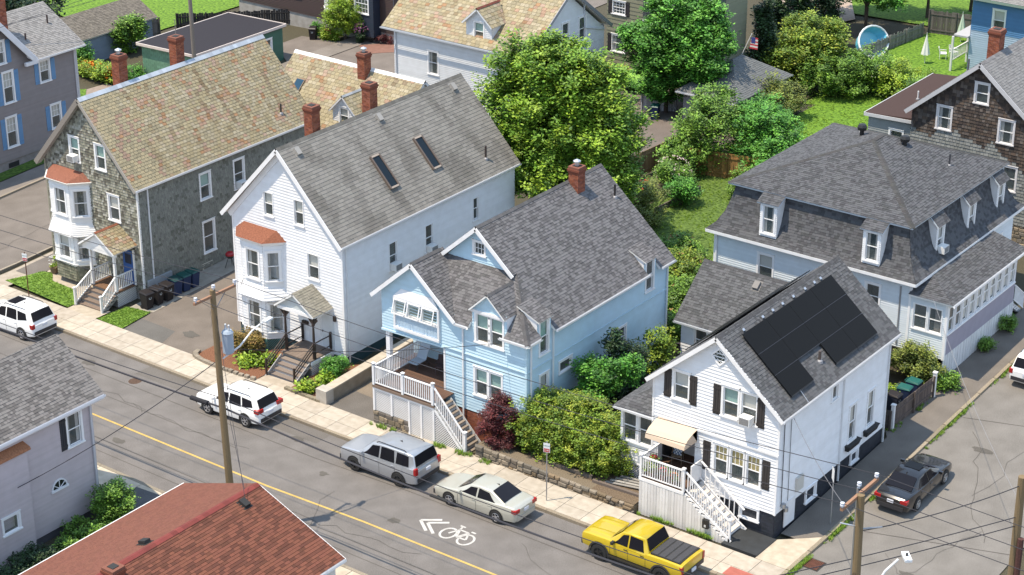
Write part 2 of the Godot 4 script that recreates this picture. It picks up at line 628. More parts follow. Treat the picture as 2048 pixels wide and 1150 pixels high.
# lattice panel between two points on the ground line, height ht; skew cuts it to a triangle falling to the right
func lattice(h: Node, a: Vector3, c: Vector3, ht: float, k: Color, m: Material, tri := false) -> void:
	var u := (c - a).normalized()
	var n := u.cross(UP)
	var w := (c - a).length()
	var shape := PackedVector2Array([Vector2(0, 0), Vector2(w, 0), Vector2(0, ht)]) if tri else PackedVector2Array([Vector2(0, 0), Vector2(w, 0), Vector2(w, ht), Vector2(0, ht)])
	var b := MB.new()
	for s in [-1, 1]:
		var i := -ht
		while i < w + ht:
			var p := Vector2(i, 0)
			var q := Vector2(i + ht * s, ht)
			var e := (q - p).normalized().orthogonal() * 0.02
			for g in Geometry2D.intersect_polygons(shape, PackedVector2Array([p + e, q + e, q - e, p - e])):
				flat_poly(b, a + n * (0.012 * s), u, UP, g, k)
			i += 0.13
	part(h, "lattice", b, m, "stuff")


func stairs(h: Node, a: Vector3, d: Vector3, width: float, drop: float, run: float, n: int, kt: Color, kr: Color, m: Material) -> void:
	var s := d.cross(UP)
	for i in n:
		var y := a.y - drop * (i + 1) / n
		var x := run * i / n
		var r := run / n
		var b := MB.new()
		var p := Vector3(a.x, y, a.z) + d * x
		b.obox(Transform3D(Basis(d, UP, s), p + d * (r / 2 + 0.01) - UP * 0.02), Vector3(r + 0.03, 0.045, width), shade(kt, rf(0.85, 1.1)))
		b.obox(Transform3D(Basis(d, UP, s), p + d * (r - 0.02) - UP * (0.045 + drop / n / 2)), Vector3(0.025, drop / n, width - 0.04), kr)
		part(h, "step", b, m)
	for e in [-1, 1]:
		plank(h, "stringer", a + s * (e * (width / 2 - 0.02)) - UP * 0.18, a + d * run - UP * (drop + 0.02) + s * (e * (width / 2 - 0.02)), 0.04, 0.24, kr, m)


func shutter(h: Node, at: Vector3, u: Vector3, w: float, ht: float, k: Color) -> void:
	var key := "sh%.2f,%.2f,%s" % [w, ht, k]
	if not cache.has(key):
		var b := MB.new()
		b.box(Vector3(-w / 2, 0, 0.012), Vector3(w / 2, ht, 0.03), k)
		for i in 3:
			var x := -w / 2 + w * (i + 0.5) / 3
			b.box(Vector3(x - w / 7, 0.02, 0.03), Vector3(x + w / 7, ht - 0.02, 0.045), shade(k, 1.1))
		for y in [0.12, 0.88]:
			b.box(Vector3(-w / 2, ht * y - 0.05, 0.045), Vector3(w / 2, ht * y + 0.05, 0.06), k)
		cache[key] = to_mesh(b)
	put(h, "shutter", cache[key], M.paint, Transform3D(Basis(u, UP, u.cross(UP)), at - here))


func air_unit(label: String, at: Vector3, u: Vector3) -> void:
	var n := u.cross(UP)
	var o := thing("air_conditioner", label, "air conditioner", at, "window air conditioners")
	o.transform = Transform3D(Basis(u, UP, n), at)
	var b := MB.new()
	b.box(Vector3(-0.28, 0, -0.05), Vector3(0.28, 0.38, 0.4), Color(0.72, 0.72, 0.7))
	put(o, "case", to_mesh(b), M.trim)
	var g := MB.new()
	for i in 8:
		g.box(Vector3(-0.23, 0.05 + i * 0.037, 0.4), Vector3(0.23, 0.065 + i * 0.037, 0.41), Color(0.3, 0.3, 0.3))
	g.box(Vector3(-0.24, 0.03, 0.398), Vector3(0.24, 0.35, 0.403), Color(0.12, 0.12, 0.12))
	put(o, "grille", to_mesh(g), M.trim)


# ---------------------------------------------------------------- plants
func sprig(leaf: float, count: int, spread: float, seed_: int, thin := 0.5, droop := 0.3) -> ArrayMesh:
	var key := "sprig%.2f,%d,%.2f,%d,%.2f" % [leaf, count, spread, seed_, thin]
	if cache.has(key):
		return cache[key]
	var r := RandomNumberGenerator.new()
	r.seed = seed_
	var b := MB.new()
	for i in count:
		var p := Vector3(r.randf_range(-1, 1), r.randf_range(-0.8, 0.8), r.randf_range(-1, 1))
		p = p.normalized() * spread * pow(r.randf(), 0.4)
		var a := r.randf() * TAU
		var d := Vector3(cos(a), r.randf_range(-droop, 0.35), sin(a)).normalized()
		var s := d.cross(UP).normalized().rotated(d, r.randf_range(-0.7, 0.7))
		var l := leaf * r.randf_range(0.7, 1.2)
		var k := g1(r.randf_range(0.72, 1.2))
		var e := s * l * thin * 0.5
		b.quad(p, p + d * l * 0.45 + e, p + d * l, p + d * l * 0.45 - e, k)
	cache[key] = to_mesh(b)
	return cache[key]


# lobes: [centre, radii, count]; cols: [dark, mid, tip]
func crown(h: Node, lobes: Array, cols: Array, leaf := 0.2, count := 14, spread := 0.32, name_ := "crown", thin := 0.55, inner := 0.25) -> void:
	for half in 2:
		var ts := []
		var ks := []
		for l in lobes:
			var cen := []
			var tone := []
			for j in maxi(5, int(l[2] / 20.0)):
				var d := Vector3(rf(-1, 1), rf(-1, 1), rf(-1, 1))
				while d.length() > 1 or d.length() < 0.1:
					d = Vector3(rf(-1, 1), rf(-1, 1), rf(-1, 1))
				d = d.normalized()
				cen.append(l[0] + d * l[1] * (rf(0.3, 0.8) if rng.randf() < inner else rf(0.82, 1.04)))
				tone.append(rf(0.75, 1.25))
			var cr: float = clampf(minf(l[1].x, l[1].y) * 0.36, spread * 0.9, 0.75)
			for j in int(ceil(l[2] / 2.0)):
				var ci := rng.randi() % cen.size()
				var e := Vector3(rng.randfn(0, 0.5), rng.randfn(0, 0.3), rng.randfn(0, 0.5)) * cr
				var at: Vector3 = cen[ci] + e
				var k: Color = cols[1].lerp(cols[2], clampf(rf(-0.5, 1.1), 0, 1)) if rng.randf() < 0.7 else cols[0].lerp(cols[1], rng.randf())
				k = shade(k, rf(0.85, 1.15) * tone[ci])
				ts.append(Transform3D(Basis.from_euler(Vector3(rf(-0.5, 0.5), rf(0, TAU), rf(-0.5, 0.5))).scaled(Vector3.ONE * rf(0.75, 1.25)), at - here))
				ks.append(k)
		var mm := MultiMesh.new()
		mm.transform_format = MultiMesh.TRANSFORM_3D
		mm.use_colors = true
		mm.mesh = sprig(leaf, count, spread, 5 + half, thin)
		mm.instance_count = ts.size()
		for i in ts.size():
			mm.set_instance_transform(i, ts[i])
			mm.set_instance_color(i, ks[i])
		var o := MultiMeshInstance3D.new()
		o.name = name_
		o.multimesh = mm
		o.material_override = M.leaf
		h.add_child(o, true)
		o.set_meta("kind", "stuff")


const MAPLE := [Color(0.05, 0.13, 0.014), Color(0.14, 0.28, 0.02), Color(0.28, 0.42, 0.03)]
const LINDEN := [Color(0.03, 0.11, 0.014), Color(0.075, 0.25, 0.025), Color(0.15, 0.38, 0.04)]
const BUSH := [Color(0.04, 0.1, 0.014), Color(0.11, 0.23, 0.022), Color(0.2, 0.36, 0.035)]
const OLIVE := [Color(0.06, 0.09, 0.02), Color(0.14, 0.19, 0.03), Color(0.24, 0.27, 0.04)]
const YEW := [Color(0.05, 0.11, 0.012), Color(0.15, 0.25, 0.02), Color(0.3, 0.35, 0.03)]
const DARK := [Color(0.008, 0.022, 0.008), Color(0.018, 0.05, 0.014), Color(0.04, 0.09, 0.02)]
const LIME := [Color(0.09, 0.17, 0.015), Color(0.2, 0.33, 0.02), Color(0.34, 0.45, 0.03)]
const RED := [Color(0.035, 0.008, 0.01), Color(0.09, 0.018, 0.022), Color(0.17, 0.035, 0.035)]


func trunk(h: Node, base: Vector3, top: Vector3, r: float, lobes: Array, k := Color(0.12, 0.09, 0.065)) -> void:
	var b := MB.new()
	var mid := base.lerp(top, 0.5) + Vector3(rf(-0.1, 0.1), 0, rf(-0.1, 0.1))
	b.tube([base - UP * 0.1, base.lerp(mid, 0.5), mid, top], r, 8, k, r * 0.55)
	part(h, "trunk", b, M.wood)
	for l in lobes:
		var c := MB.new()
		var q: Vector3 = l[0]
		c.tube([base.lerp(top, rf(0.45, 0.95)), base.lerp(top, 0.9).lerp(q, 0.5) + Vector3(rf(-0.2, 0.2), 0, rf(-0.2, 0.2)), q], r * 0.42, 6, k, r * 0.12)
		part(h, "limb", c, M.wood)


func tree(n: String, label: String, cat: String, base: Vector3, top_y: float, r: float, lobes: Array, cols: Array, leaf := 0.2, count := 14, spread := 0.32, group := "") -> void:
	var h := thing(n, label, cat, base, group)
	trunk(h, base, Vector3(base.x, top_y, base.z), r, lobes)
	crown(h, lobes, cols, leaf, count, spread)


func shrub(n: String, label: String, base: Vector3, size: Vector3, num: int, cols: Array, leaf := 0.14, cat := "shrub", group := "", lumps := 4, flowers: Array = []) -> void:
	var h := thing(n, label, cat, base, group)
	var lobes := [[base + Vector3(0, size.y * 0.5, 0), size * Vector3(0.5, 0.5, 0.5), num * 0.5]]
	for i in lumps:
		var a := TAU * i / lumps + rf(-0.3, 0.3)
		lobes.append([base + Vector3(cos(a) * size.x * 0.3, size.y * rf(0.35, 0.72), sin(a) * size.z * 0.3), size * Vector3(0.28, 0.3, 0.28) * rf(0.8, 1.2), num * 0.5 / lumps])
	var b := MB.new()
	for i in 4:
		b.tube([base - UP * 0.05, base + Vector3(rf(-0.3, 0.3) * size.x, size.y * rf(0.4, 0.6), rf(-0.3, 0.3) * size.z)], 0.035, 5, Color(0.1, 0.075, 0.05), 0.012)
	part(h, "stem", b, M.wood)
	crown(h, lobes, cols, leaf, 14, leaf * 1.6, "foliage", 0.55, 0.35)
	if flowers.size():
		var f := MB.new()
		for i in int(flowers[1]):
			var a := rng.randf() * TAU
			var e := rf(0.0, 1.3)
			var p := base + Vector3(cos(a) * cos(e) * size.x * 0.52, size.y * (0.5 + 0.52 * sin(e)), sin(a) * cos(e) * size.z * 0.52)
			for j in 4:
				var w: Vector3 = Vector3(rf(-1, 1), rf(-0.3, 1), rf(-1, 1)) * flowers[2]
				var w2: Vector3 = Vector3(rf(-1, 1), rf(-0.3, 1), rf(-1, 1)) * flowers[2]
				f.quad(p, p + w, p + w + w2, p + w2, shade(flowers[0], rf(0.75, 1.2)))
		part(h, "blossoms", f, M.petal, "stuff")


func tufts(n: String, label: String, cat: String, spots: Array, size: float, cols: Array, seed_ := 3) -> void:
	var mm := MultiMesh.new()
	var b := MB.new()
	var r := RandomNumberGenerator.new()
	r.seed = seed_
	for i in 16:
		var a := r.randf() * TAU
		var p := Vector3(cos(a), 0, sin(a)) * r.randf() * 0.5
		var d := Vector3(cos(a) * r.randf_range(0.1, 0.7), 1, sin(a) * r.randf_range(0.1, 0.7)) * r.randf_range(0.5, 1.0)
		var s := Vector3(-sin(a), 0, cos(a)) * 0.09
		b.tri(p - s, p + s, p + d, g1(r.randf_range(0.7, 1.2)))
	mm.transform_format = MultiMesh.TRANSFORM_3D
	mm.use_colors = true
	mm.mesh = to_mesh(b)
	mm.instance_count = spots.size()
	for i in spots.size():
		mm.set_instance_transform(i, Transform3D(Basis(UP, rf(0, TAU)).scaled(Vector3.ONE * size * rf(0.5, 1.4)), spots[i]))
		mm.set_instance_color(i, shade(cols[rng.randi() % cols.size()], rf(0.8, 1.2)))
	var o := MultiMeshInstance3D.new()
	o.name = numbered(n)
	o.multimesh = mm
	o.material_override = M.leaf
	add_child(o)
	tag(o, label, cat, "", "stuff")


func strip_spots(a: Vector2, c: Vector2, w: float, n: int, dy := 0.0) -> Array:
	var out := []
	var e := (c - a).normalized().orthogonal()
	var t := rf(0, 9)
	for i in n:
		var f := rng.randf()
		if sin(f * 13.0 + t) + rf(-0.6, 0.6) < -0.15:
			continue
		var p := a.lerp(c, f) + e * rf(-w, w) / 2
		out.append(gp(p.x, p.y, dy))
	return out


func poly_spots(pts: Array, n: int, dy := 0.0) -> Array:
	var poly := PackedVector2Array(pts)
	var lo: Vector2 = pts[0]
	var hi: Vector2 = pts[0]
	for p in pts:
		lo = lo.min(p)
		hi = hi.max(p)
	var out := []
	for i in n:
		var q := Vector2(rf(lo.x, hi.x), rf(lo.y, hi.y))
		if Geometry2D.is_point_in_polygon(q, poly):
			out.append(gp(q.x, q.y, dy))
	return out


# ---------------------------------------------------------------- vehicles, nose at +x, in their own axes
# d: L W H wb front rear (overhang of the front axle), wr (wheel radius), body [[x, bottom, top, half width]], cab [[x, roof y, base half, roof half]], belt
func interp(a: Array, x: float, c: int) -> float:
	for i in a.size() - 1:
		if x <= a[i][0] and x >= a[i + 1][0]:
			var t: float = (a[i][0] - x) / maxf(a[i][0] - a[i + 1][0], 1e-5)
			return lerpf(a[i][c], a[i + 1][c], t)
	return a[0][c] if x > a[0][0] else a[-1][c]


func loft(b: MB, rings: Array, k: Color, close := true, groups: Array = []) -> void:
	for i in rings.size() - 1:
		var p: Array = rings[i]
		var q: Array = rings[i + 1]
		for j in p.size() - 1:
			var kk := k
			if groups.size():
				kk = Color(1, 1, groups[j] * 0.05)
			b.quad(p[j], p[j + 1], q[j + 1], q[j], kk)
	if close:
		for r in [rings[0], rings[-1]]:
			var c := Vector3.ZERO
			for p in r:
				c += p / r.size()
			for j in r.size() - 1:
				b.tri(c, r[j], r[j + 1], k)


func vehicle(n: String, label: String, cat: String, at: Vector3, turn: float, pitch: float, d: Dictionary, paint: Material, group: String) -> Node3D:
	var h := thing(n, label, cat, at, group)
	h.transform = Transform3D(Basis(UP, turn) * Basis(Vector3(0, 0, 1), pitch), at)
	var b := MB.new()
	var rings := []
	var xs := []
	for s in d.body:
		xs.append(s[0])
	var fine := []
	for i in xs.size() - 1:
		for t in 3:
			fine.append(lerpf(xs[i], xs[i + 1], t / 3.0))
	fine.append(xs[-1])
	for x in fine:
		var lo := interp(d.body, x, 1)
		var hi := interp(d.body, x, 2)
		var w := interp(d.body, x, 3)
		var m := lerpf(lo, hi, 0.55)
		var r := []
		for q in [[-0.88, lo], [-0.97, lo + 0.06], [-1.0, lerpf(lo, hi, 0.3)], [-1.0, m], [-0.985, lerpf(lo, hi, 0.8)], [-0.94, hi - 0.035], [-0.86, hi - 0.005], [-0.5, hi + 0.015], [0, hi + 0.022], [0.5, hi + 0.015], [0.86, hi - 0.005], [0.94, hi - 0.035], [0.985, lerpf(lo, hi, 0.8)], [1.0, m], [1.0, lerpf(lo, hi, 0.3)], [0.97, lo + 0.06], [0.88, lo], [-0.88, lo]]:
			r.append(Vector3(x, q[1], q[0] * w))
		rings.append(r)
	loft(b, rings, Color(1, 1, 0.95), true, [1, 2, 2, 3, 3, 4, 5, 5, 5, 5, 4, 6, 6, 7, 7, 8, 9])
	put(h, "body", smooth_mesh(b), paint)
	# cabin shell
	var c := MB.new()
	var cr := []
	var belt: float = d.belt
	for s in d.cab:
		var r := []
		var y: float = s[1]
		for q in [[-s[2], belt - 0.05], [-lerpf(s[2], s[3], 0.5), lerpf(belt, y, 0.5) - 0.055], [-s[3], y - 0.06], [-s[3] + 0.05, y - 0.015], [-s[3] * 0.5, y + 0.012], [0, y + 0.02], [s[3] * 0.5, y + 0.012], [s[3] - 0.05, y - 0.015], [s[3], y - 0.06], [lerpf(s[2], s[3], 0.5), lerpf(belt, y, 0.5) - 0.055], [s[2], belt - 0.05]]:
			r.append(Vector3(s[0], q[1], q[0]))
		cr.append(r)
	loft(c, cr, Color(1, 1, 0.95), true, [1, 1, 2, 3, 3, 3, 3, 2, 5, 5])
	put(h, "roof", smooth_mesh(c), paint)
	# screens
	var ca: Array = d.cab
	for e in [[0, 1, "windscreen"], [ca.size() - 1, ca.size() - 2, "rear_window"]]:
		var lo: Array = ca[e[0]]
		var hi: Array = ca[e[1]]
		var g := MB.new()
		var f0 := 0.1 if e[0] == 0 else d.get("rear_lo", 0.12)
		var f1 := 0.93
		var out := Vector3(0.02 if e[0] == 0 else -0.02, 0.02, 0)
		var pt := func(f: float, z: float) -> Vector3:
			var y := lerpf(lo[1], hi[1], f)
			var hw := lerpf(lerpf(lo[2], lo[3], 0.8), hi[3], f) - 0.07
			return Vector3(lerpf(lo[0], hi[0], f), y + 0.016 * (1 - absf(z)), z * hw) + out
		for i in 4:
			var z0 := -1 + i * 0.5
			g.quad(pt.call(f0, z0), pt.call(f0, z0 + 0.5), pt.call(f1, z0 + 0.5), pt.call(f1, z0), Color(0.012, 0.014, 0.016))
		put(h, e[2], to_mesh(g), M.tint)
	for s in [-1.0, 1.0]:
		for w in d.side:
			var g := MB.new()
			var pl := PackedVector2Array()
			var xa := 9.0
			var xb := -9.0
			for q in w:
				pl.append(Vector2(q[0], q[1]))
				xa = minf(xa, q[0])
				xb = maxf(xb, q[0])
			var pt2 := func(x: float, f: float) -> Vector3:
				var top: float = interp(ca, x, 1) - 0.06
				var y := lerpf(belt, top, f)
				return Vector3(x, y, s * (lerpf(interp(ca, x, 2), interp(ca, x, 3), (y - belt + 0.05) / maxf(top - belt + 0.05, 0.05)) + 0.014))
			for i in 10:
				for seg in Geometry2D.intersect_polygons(pl, PackedVector2Array([Vector2(lerpf(xa, xb, i / 10.0), -1), Vector2(lerpf(xa, xb, (i + 1) / 10.0), -1), Vector2(lerpf(xa, xb, (i + 1) / 10.0), 2), Vector2(lerpf(xa, xb, i / 10.0), 2)])):
					for j in range(1, seg.size() - 1):
						g.tri(pt2.call(seg[0].x, seg[0].y), pt2.call(seg[j].x, seg[j].y), pt2.call(seg[j + 1].x, seg[j + 1].y), Color(0.012, 0.014, 0.016))
			put(h, "side_window", to_mesh(g), M.tint)
		# wheels
		for ax in [d.wb / 2, -d.wb / 2]:
			var hw: float = interp(d.body, ax, 3)
			var wr: float = d.wr
			var a := MB.new()
			for i in 14:
				var t0 := PI * i / 14.0 - 0.15
				var t1 := PI * (i + 1) / 14.0 - 0.15 + (0.3 if i == 13 else 0.0)
				var R: float = wr + 0.075
				a.tri(Vector3(ax, wr, s * (hw + 0.006)), Vector3(ax + cos(t0) * R, wr + sin(t0) * R, s * (hw + 0.006)), Vector3(ax + cos(t1) * R, wr + sin(t1) * R, s * (hw + 0.006)), Color(0.012, 0.012, 0.013))
				if d.has("flare"):
					var R2: float = R + 0.07
					a.quad(Vector3(ax + cos(t0) * R, wr + sin(t0) * R, s * (hw + 0.04)), Vector3(ax + cos(t1) * R, wr + sin(t1) * R, s * (hw + 0.04)), Vector3(ax + cos(t1) * R2, wr + sin(t1) * R2, s * (hw + 0.02)), Vector3(ax + cos(t0) * R2, wr + sin(t0) * R2, s * (hw + 0.02)), Color(0.02, 0.02, 0.021))
			put(h, "wheel_arch", to_mesh(a), M.rubber)
			var key := "tyre%.2f%s" % [wr, d.get("rim", Color(0.5, 0.5, 0.52))]
			if not cache.has(key):
				var ty := MB.new()
				ty.lathe(Vector3.ZERO, [Vector2(0, -0.1), Vector2(wr * 0.62, -0.11), Vector2(wr * 0.95, -0.1), Vector2(wr, -0.06), Vector2(wr, 0.06), Vector2(wr * 0.95, 0.1), Vector2(wr * 0.66, 0.11), Vector2(wr * 0.6, 0.07)], 20, Color(0.016, 0.016, 0.017))
				var ri := MB.new()
				var kr: Color = d.get("rim", Color(0.5, 0.5, 0.52))
				ri.lathe(Vector3.ZERO, [Vector2(wr * 0.66, 0.105), Vector2(wr * 0.6, 0.115), Vector2(wr * 0.57, 0.07)], 20, kr)
				ri.lathe(Vector3.ZERO, [Vector2(wr * 0.62, 0.03), Vector2(0, 0.035)], 16, Color(0.03, 0.03, 0.03))
				for i in 5:
					var t := TAU * i / 5
					ri.obox(Transform3D(Basis(UP, t), Vector3(cos(t), 0, -sin(t)) * wr * 0.32 + UP * 0.09), Vector3(wr * 0.56, 0.03, wr * 0.16), kr)
				ri.lathe(Vector3(0, 0.08, 0), [Vector2(wr * 0.15, 0), Vector2(wr * 0.14, 0.035), Vector2(0, 0.035)], 10, kr)
				cache[key] = [to_mesh(ty), to_mesh(ri)]
			var tf := Transform3D(Basis(Vector3(1, 0, 0), s * PI / 2), Vector3(ax, wr, s * (hw - 0.075)))
			var wl := put(h, "wheel", cache[key][0], M.rubber, tf)
			put(wl, "rim", cache[key][1], M.metal if d.get("rim", Color(0.5, 0.5, 0.52)).r > 0.1 else M.dark)
		# mirrors, lamps, handles
		var mb := MB.new()
		var mx: float = d.mirror
		mb.obox(Transform3D(Basis(), Vector3(mx, belt + 0.06, s * (interp(d.body, mx, 3) + 0.07))), Vector3(0.12, 0.13, 0.2), Color(0.02, 0.02, 0.02) if d.has("mirror_paint") else Color.WHITE)
		put(h, "mirror", to_mesh(mb), d.get("mirror_paint", paint))
		for hx in d.handles:
			var q := MB.new()
			q.box(Vector3(hx - 0.1, belt - 0.14, s * (interp(d.body, hx, 3) - 0.01) - 0.02), Vector3(hx + 0.1, belt - 0.11, s * (interp(d.body, hx, 3) - 0.01) + 0.02), Color(0.02, 0.02, 0.02) if d.has("mirror_paint") else Color(0.5, 0.5, 0.5))
			put(h, "door_handle", to_mesh(q), d.get("mirror_paint", paint))
		for sx in d.seams:
			var q := MB.new()
			var hw: float = interp(d.body, sx, 3) + 0.003
			var lo: float = interp(d.body, sx, 1) + 0.1
			q.quad(Vector3(sx - 0.008, lo, s * hw), Vector3(sx + 0.008, lo, s * hw), Vector3(sx + 0.008, belt - 0.14, s * hw), Vector3(sx - 0.008, belt - 0.14, s * hw), Color(0.02, 0.02, 0.02))
			put(h, "door_seam", to_mesh(q), M.dark)
		for lamp in d.lamps:
			var q := MB.new()
			q.box(Vector3(lamp[0], lamp[1], s * lamp[2] - lamp[3] / 2), Vector3(lamp[4], lamp[5], s * lamp[2] + lamp[3] / 2), Color(0.32, 0.012, 0.015) if lamp[0] < 0 else Color(0.6, 0.62, 0.65))
			put(h, "tail_lamp" if lamp[0] < 0 else "headlamp", to_mesh(q), M.gloss)
		if d.has("rails"):
			var q := MB.new()
			var ra: Array = d.rails
			q.tube([Vector3(ra[0], ra[2], s * ra[3]), Vector3(ra[0] - 0.12, ra[2] + 0.07, s * ra[3]), Vector3(ra[1] + 0.12, ra[2] + 0.06, s * ra[3]), Vector3(ra[1], ra[2] - 0.01, s * ra[3])], 0.022, 6, Color(0.03, 0.03, 0.03))
			put(h, "roof_rail", to_mesh(q), M.dark)
	var low := MB.new()
	var x1: float = d.body[0][0]
	var x0: float = d.body[-1][0]
	low.box(Vector3(x0 - 0.03, d.body[-1][1] + 0.02, -d.body[-1][3] * 0.93), Vector3(x0 + 0.16, d.body[-1][1] + 0.22, d.body[-1][3] * 0.93), Color(0.03, 0.03, 0.032))
	put(h, "rear_bumper", to_mesh(low), d.get("bumper", M.dark))
	var pl := MB.new()
	pl.box(Vector3(x0 - 0.035 + d.get("plate_x", 0.0), d.get("plate", 0.72), -0.16), Vector3(x0 + 0.02 + d.get("plate_x", 0.0), d.get("plate", 0.72) + 0.15, 0.16), Color(0.62, 0.64, 0.7))
	put(h, "licence_plate", to_mesh(pl), M.trim)
	var gr := MB.new()
	gr.box(Vector3(x1 - 0.03, d.body[0][1] + 0.1, -0.5), Vector3(x1 + 0.012, d.body[0][2] - 0.1, 0.5), Color(0.03, 0.03, 0.03))
	put(h, "grille", to_mesh(gr), M.dark)
	var fb := MB.new()
	fb.box(Vector3(x1 - 0.22, d.body[0][1] - 0.1, -d.body[1][3] * 0.9), Vector3(x1 + 0.03, d.body[0][1] + 0.12, d.body[1][3] * 0.9), Color(0.03, 0.03, 0.032))
	put(h, "front_bumper", to_mesh(fb), M.dark)
	var an := MB.new()
	an.cell([Vector3(-0.9, interp(ca, -0.9, 1) + 0.015, -0.03), Vector3(-0.72, interp(ca, -0.72, 1) + 0.015, -0.01), Vector3(-0.72, interp(ca, -0.72, 1) + 0.015, 0.01), Vector3(-0.9, interp(ca, -0.9, 1) + 0.015, 0.03), Vector3(-0.9, interp(ca, -0.9, 1) + 0.09, -0.01), Vector3(-0.74, interp(ca, -0.74, 1) + 0.025, -0.005), Vector3(-0.74, interp(ca, -0.74, 1) + 0.025, 0.005), Vector3(-0.9, interp(ca, -0.9, 1) + 0.09, 0.01)], Color(0.03, 0.03, 0.03))
	put(h, "roof_antenna", to_mesh(an), M.dark)
	return h


func suv(L: float, W: float, H: float, wb: float, bluff := 0.0) -> Dictionary:
	var a := L / 2
	var w := W / 2
	var hood := H * 0.6
	return {"wb": wb, "wr": 0.36, "belt": H * 0.615,
		"body": [[a, 0.42, hood * 0.78, w * 0.74], [a - 0.12, 0.3, hood * 0.9, w * 0.9], [a - 0.45, 0.24, hood * 0.96, w * 0.98], [a * 0.44, 0.24, H * 0.615, w], [0.0, 0.24, H * 0.62, w], [-a * 0.6, 0.25, H * 0.63, w], [-a + 0.35, 0.28, H * 0.63, w * 0.98], [-a + 0.06, 0.34, H * 0.6, w * 0.93], [-a, 0.42, H * 0.54, w * 0.88]],
		"cab": [[a * 0.46, H * 0.62, w * 0.93, w * 0.86], [a * 0.14, H * 0.97, w * 0.95, w * 0.76], [-a * 0.2, H, w * 0.96, w * 0.77], [-a * 0.72, H * 0.985, w * 0.95, w * 0.75], [-a + 0.34 - bluff * 0.2, H * 0.95, w * 0.93, w * 0.74], [-a + 0.05, H * 0.62, w * 0.9, w * 0.84]],
		"side": [[[a * 0.36, 0.06], [a * 0.12, 0.9], [-a * 0.06, 0.95], [-a * 0.06, 0.06]], [[-a * 0.1, 0.06], [-a * 0.1, 0.95], [-a * 0.42, 0.95], [-a * 0.46, 0.06]], [[-a * 0.5, 0.08], [-a * 0.46, 0.92], [-a * 0.74, 0.86], [-a * 0.8, 0.3]]],
		"mirror": a * 0.34, "handles": [-a * 0.0, -a * 0.42], "seams": [a * 0.4, -a * 0.08, -a * 0.48],
		"lamps": [[a - 0.26, hood * 0.62, w * 0.7, 0.24, a - 0.05, hood * 0.74], [-a - 0.01, H * 0.46, w * 0.84, 0.2, -a + 0.22, H * 0.6]],
		"rails": [a * 0.05, -a * 0.7, H * 0.985, w * 0.68], "plate": H * 0.46, "rear_lo": 0.14}


func sedan(L: float, W: float, H: float, wb: float) -> Dictionary:
	var a := L / 2
	var w := W / 2
	return {"wb": wb, "wr": 0.33, "belt": 0.93,
		"body": [[a, 0.34, 0.6, w * 0.72], [a - 0.14, 0.24, 0.7, w * 0.9], [a - 0.5, 0.2, 0.8, w * 0.98], [a * 0.42, 0.2, 0.94, w], [0.0, 0.2, 0.95, w], [-a * 0.5, 0.21, 0.98, w], [-a * 0.72, 0.22, 1.02, w * 0.98], [-a + 0.14, 0.26, 1.0, w * 0.9], [-a, 0.34, 0.9, w * 0.78]],
		"cab": [[a * 0.44, 0.95, w * 0.9, w * 0.84], [a * 0.1, H * 0.97, w * 0.94, w * 0.7], [-a * 0.12, H, w * 0.95, w * 0.71], [-a * 0.36, H * 0.98, w * 0.94, w * 0.69], [-a * 0.74, 1.0, w * 0.88, w * 0.8]],
		"side": [[[a * 0.32, 0.08], [a * 0.1, 0.85], [-a * 0.06, 0.92], [-a * 0.06, 0.06]], [[-a * 0.1, 0.06], [-a * 0.1, 0.92], [-a * 0.34, 0.84], [-a * 0.52, 0.14]]],
		"mirror": a * 0.3, "handles": [-a * 0.02, -a * 0.4], "seams": [a * 0.36, -a * 0.08, -a * 0.46],
		"lamps": [[a - 0.26, 0.5, w * 0.68, 0.26, a - 0.06, 0.61], [-a - 0.01, 0.76, w * 0.72, 0.34, -a + 0.24, 0.93]],
		"plate": 0.68, "rear_lo": 0.14}


# ---------------------------------------------------------------- surfaces of the houses
var mottle: FastNoiseLite


func clap(c: Color, course := 0.17, trim := Color(0.8, 0.8, 0.8)) -> Dictionary:
	return {"course": course, "tilt": 0.028, "mat": M.paint, "case": trim, "col": func(_u, _v): return shade(c, rf(0.955, 1.03))}


func asph(c: Color, spread := 0.3, stain := 0.0, k2 := Color(0, 0, 0)) -> Dictionary:
	var f := func(u: float, v: float) -> Color:
		var t := shade(c, (1.0 + spread * rf(0.25, 0.9)) if rng.randf() < 0.58 else (1.0 - spread * rf(0.6, 1.5)))
		if stain > 0:
			var s := clampf((mottle.get_noise_2d(u * 11.0, v * 4.0) + 0.1) * 1.8, 0, 1)
			t = t.lerp(k2, s * stain)
		return t
	return {"course": 0.15, "tab": 0.2, "tabvar": 0.4, "jit": 0.9, "tilt": 0.016, "lift": 0.012, "gap": 0.004, "mat": M.shingle, "under": shade(c, 0.4), "col": f}


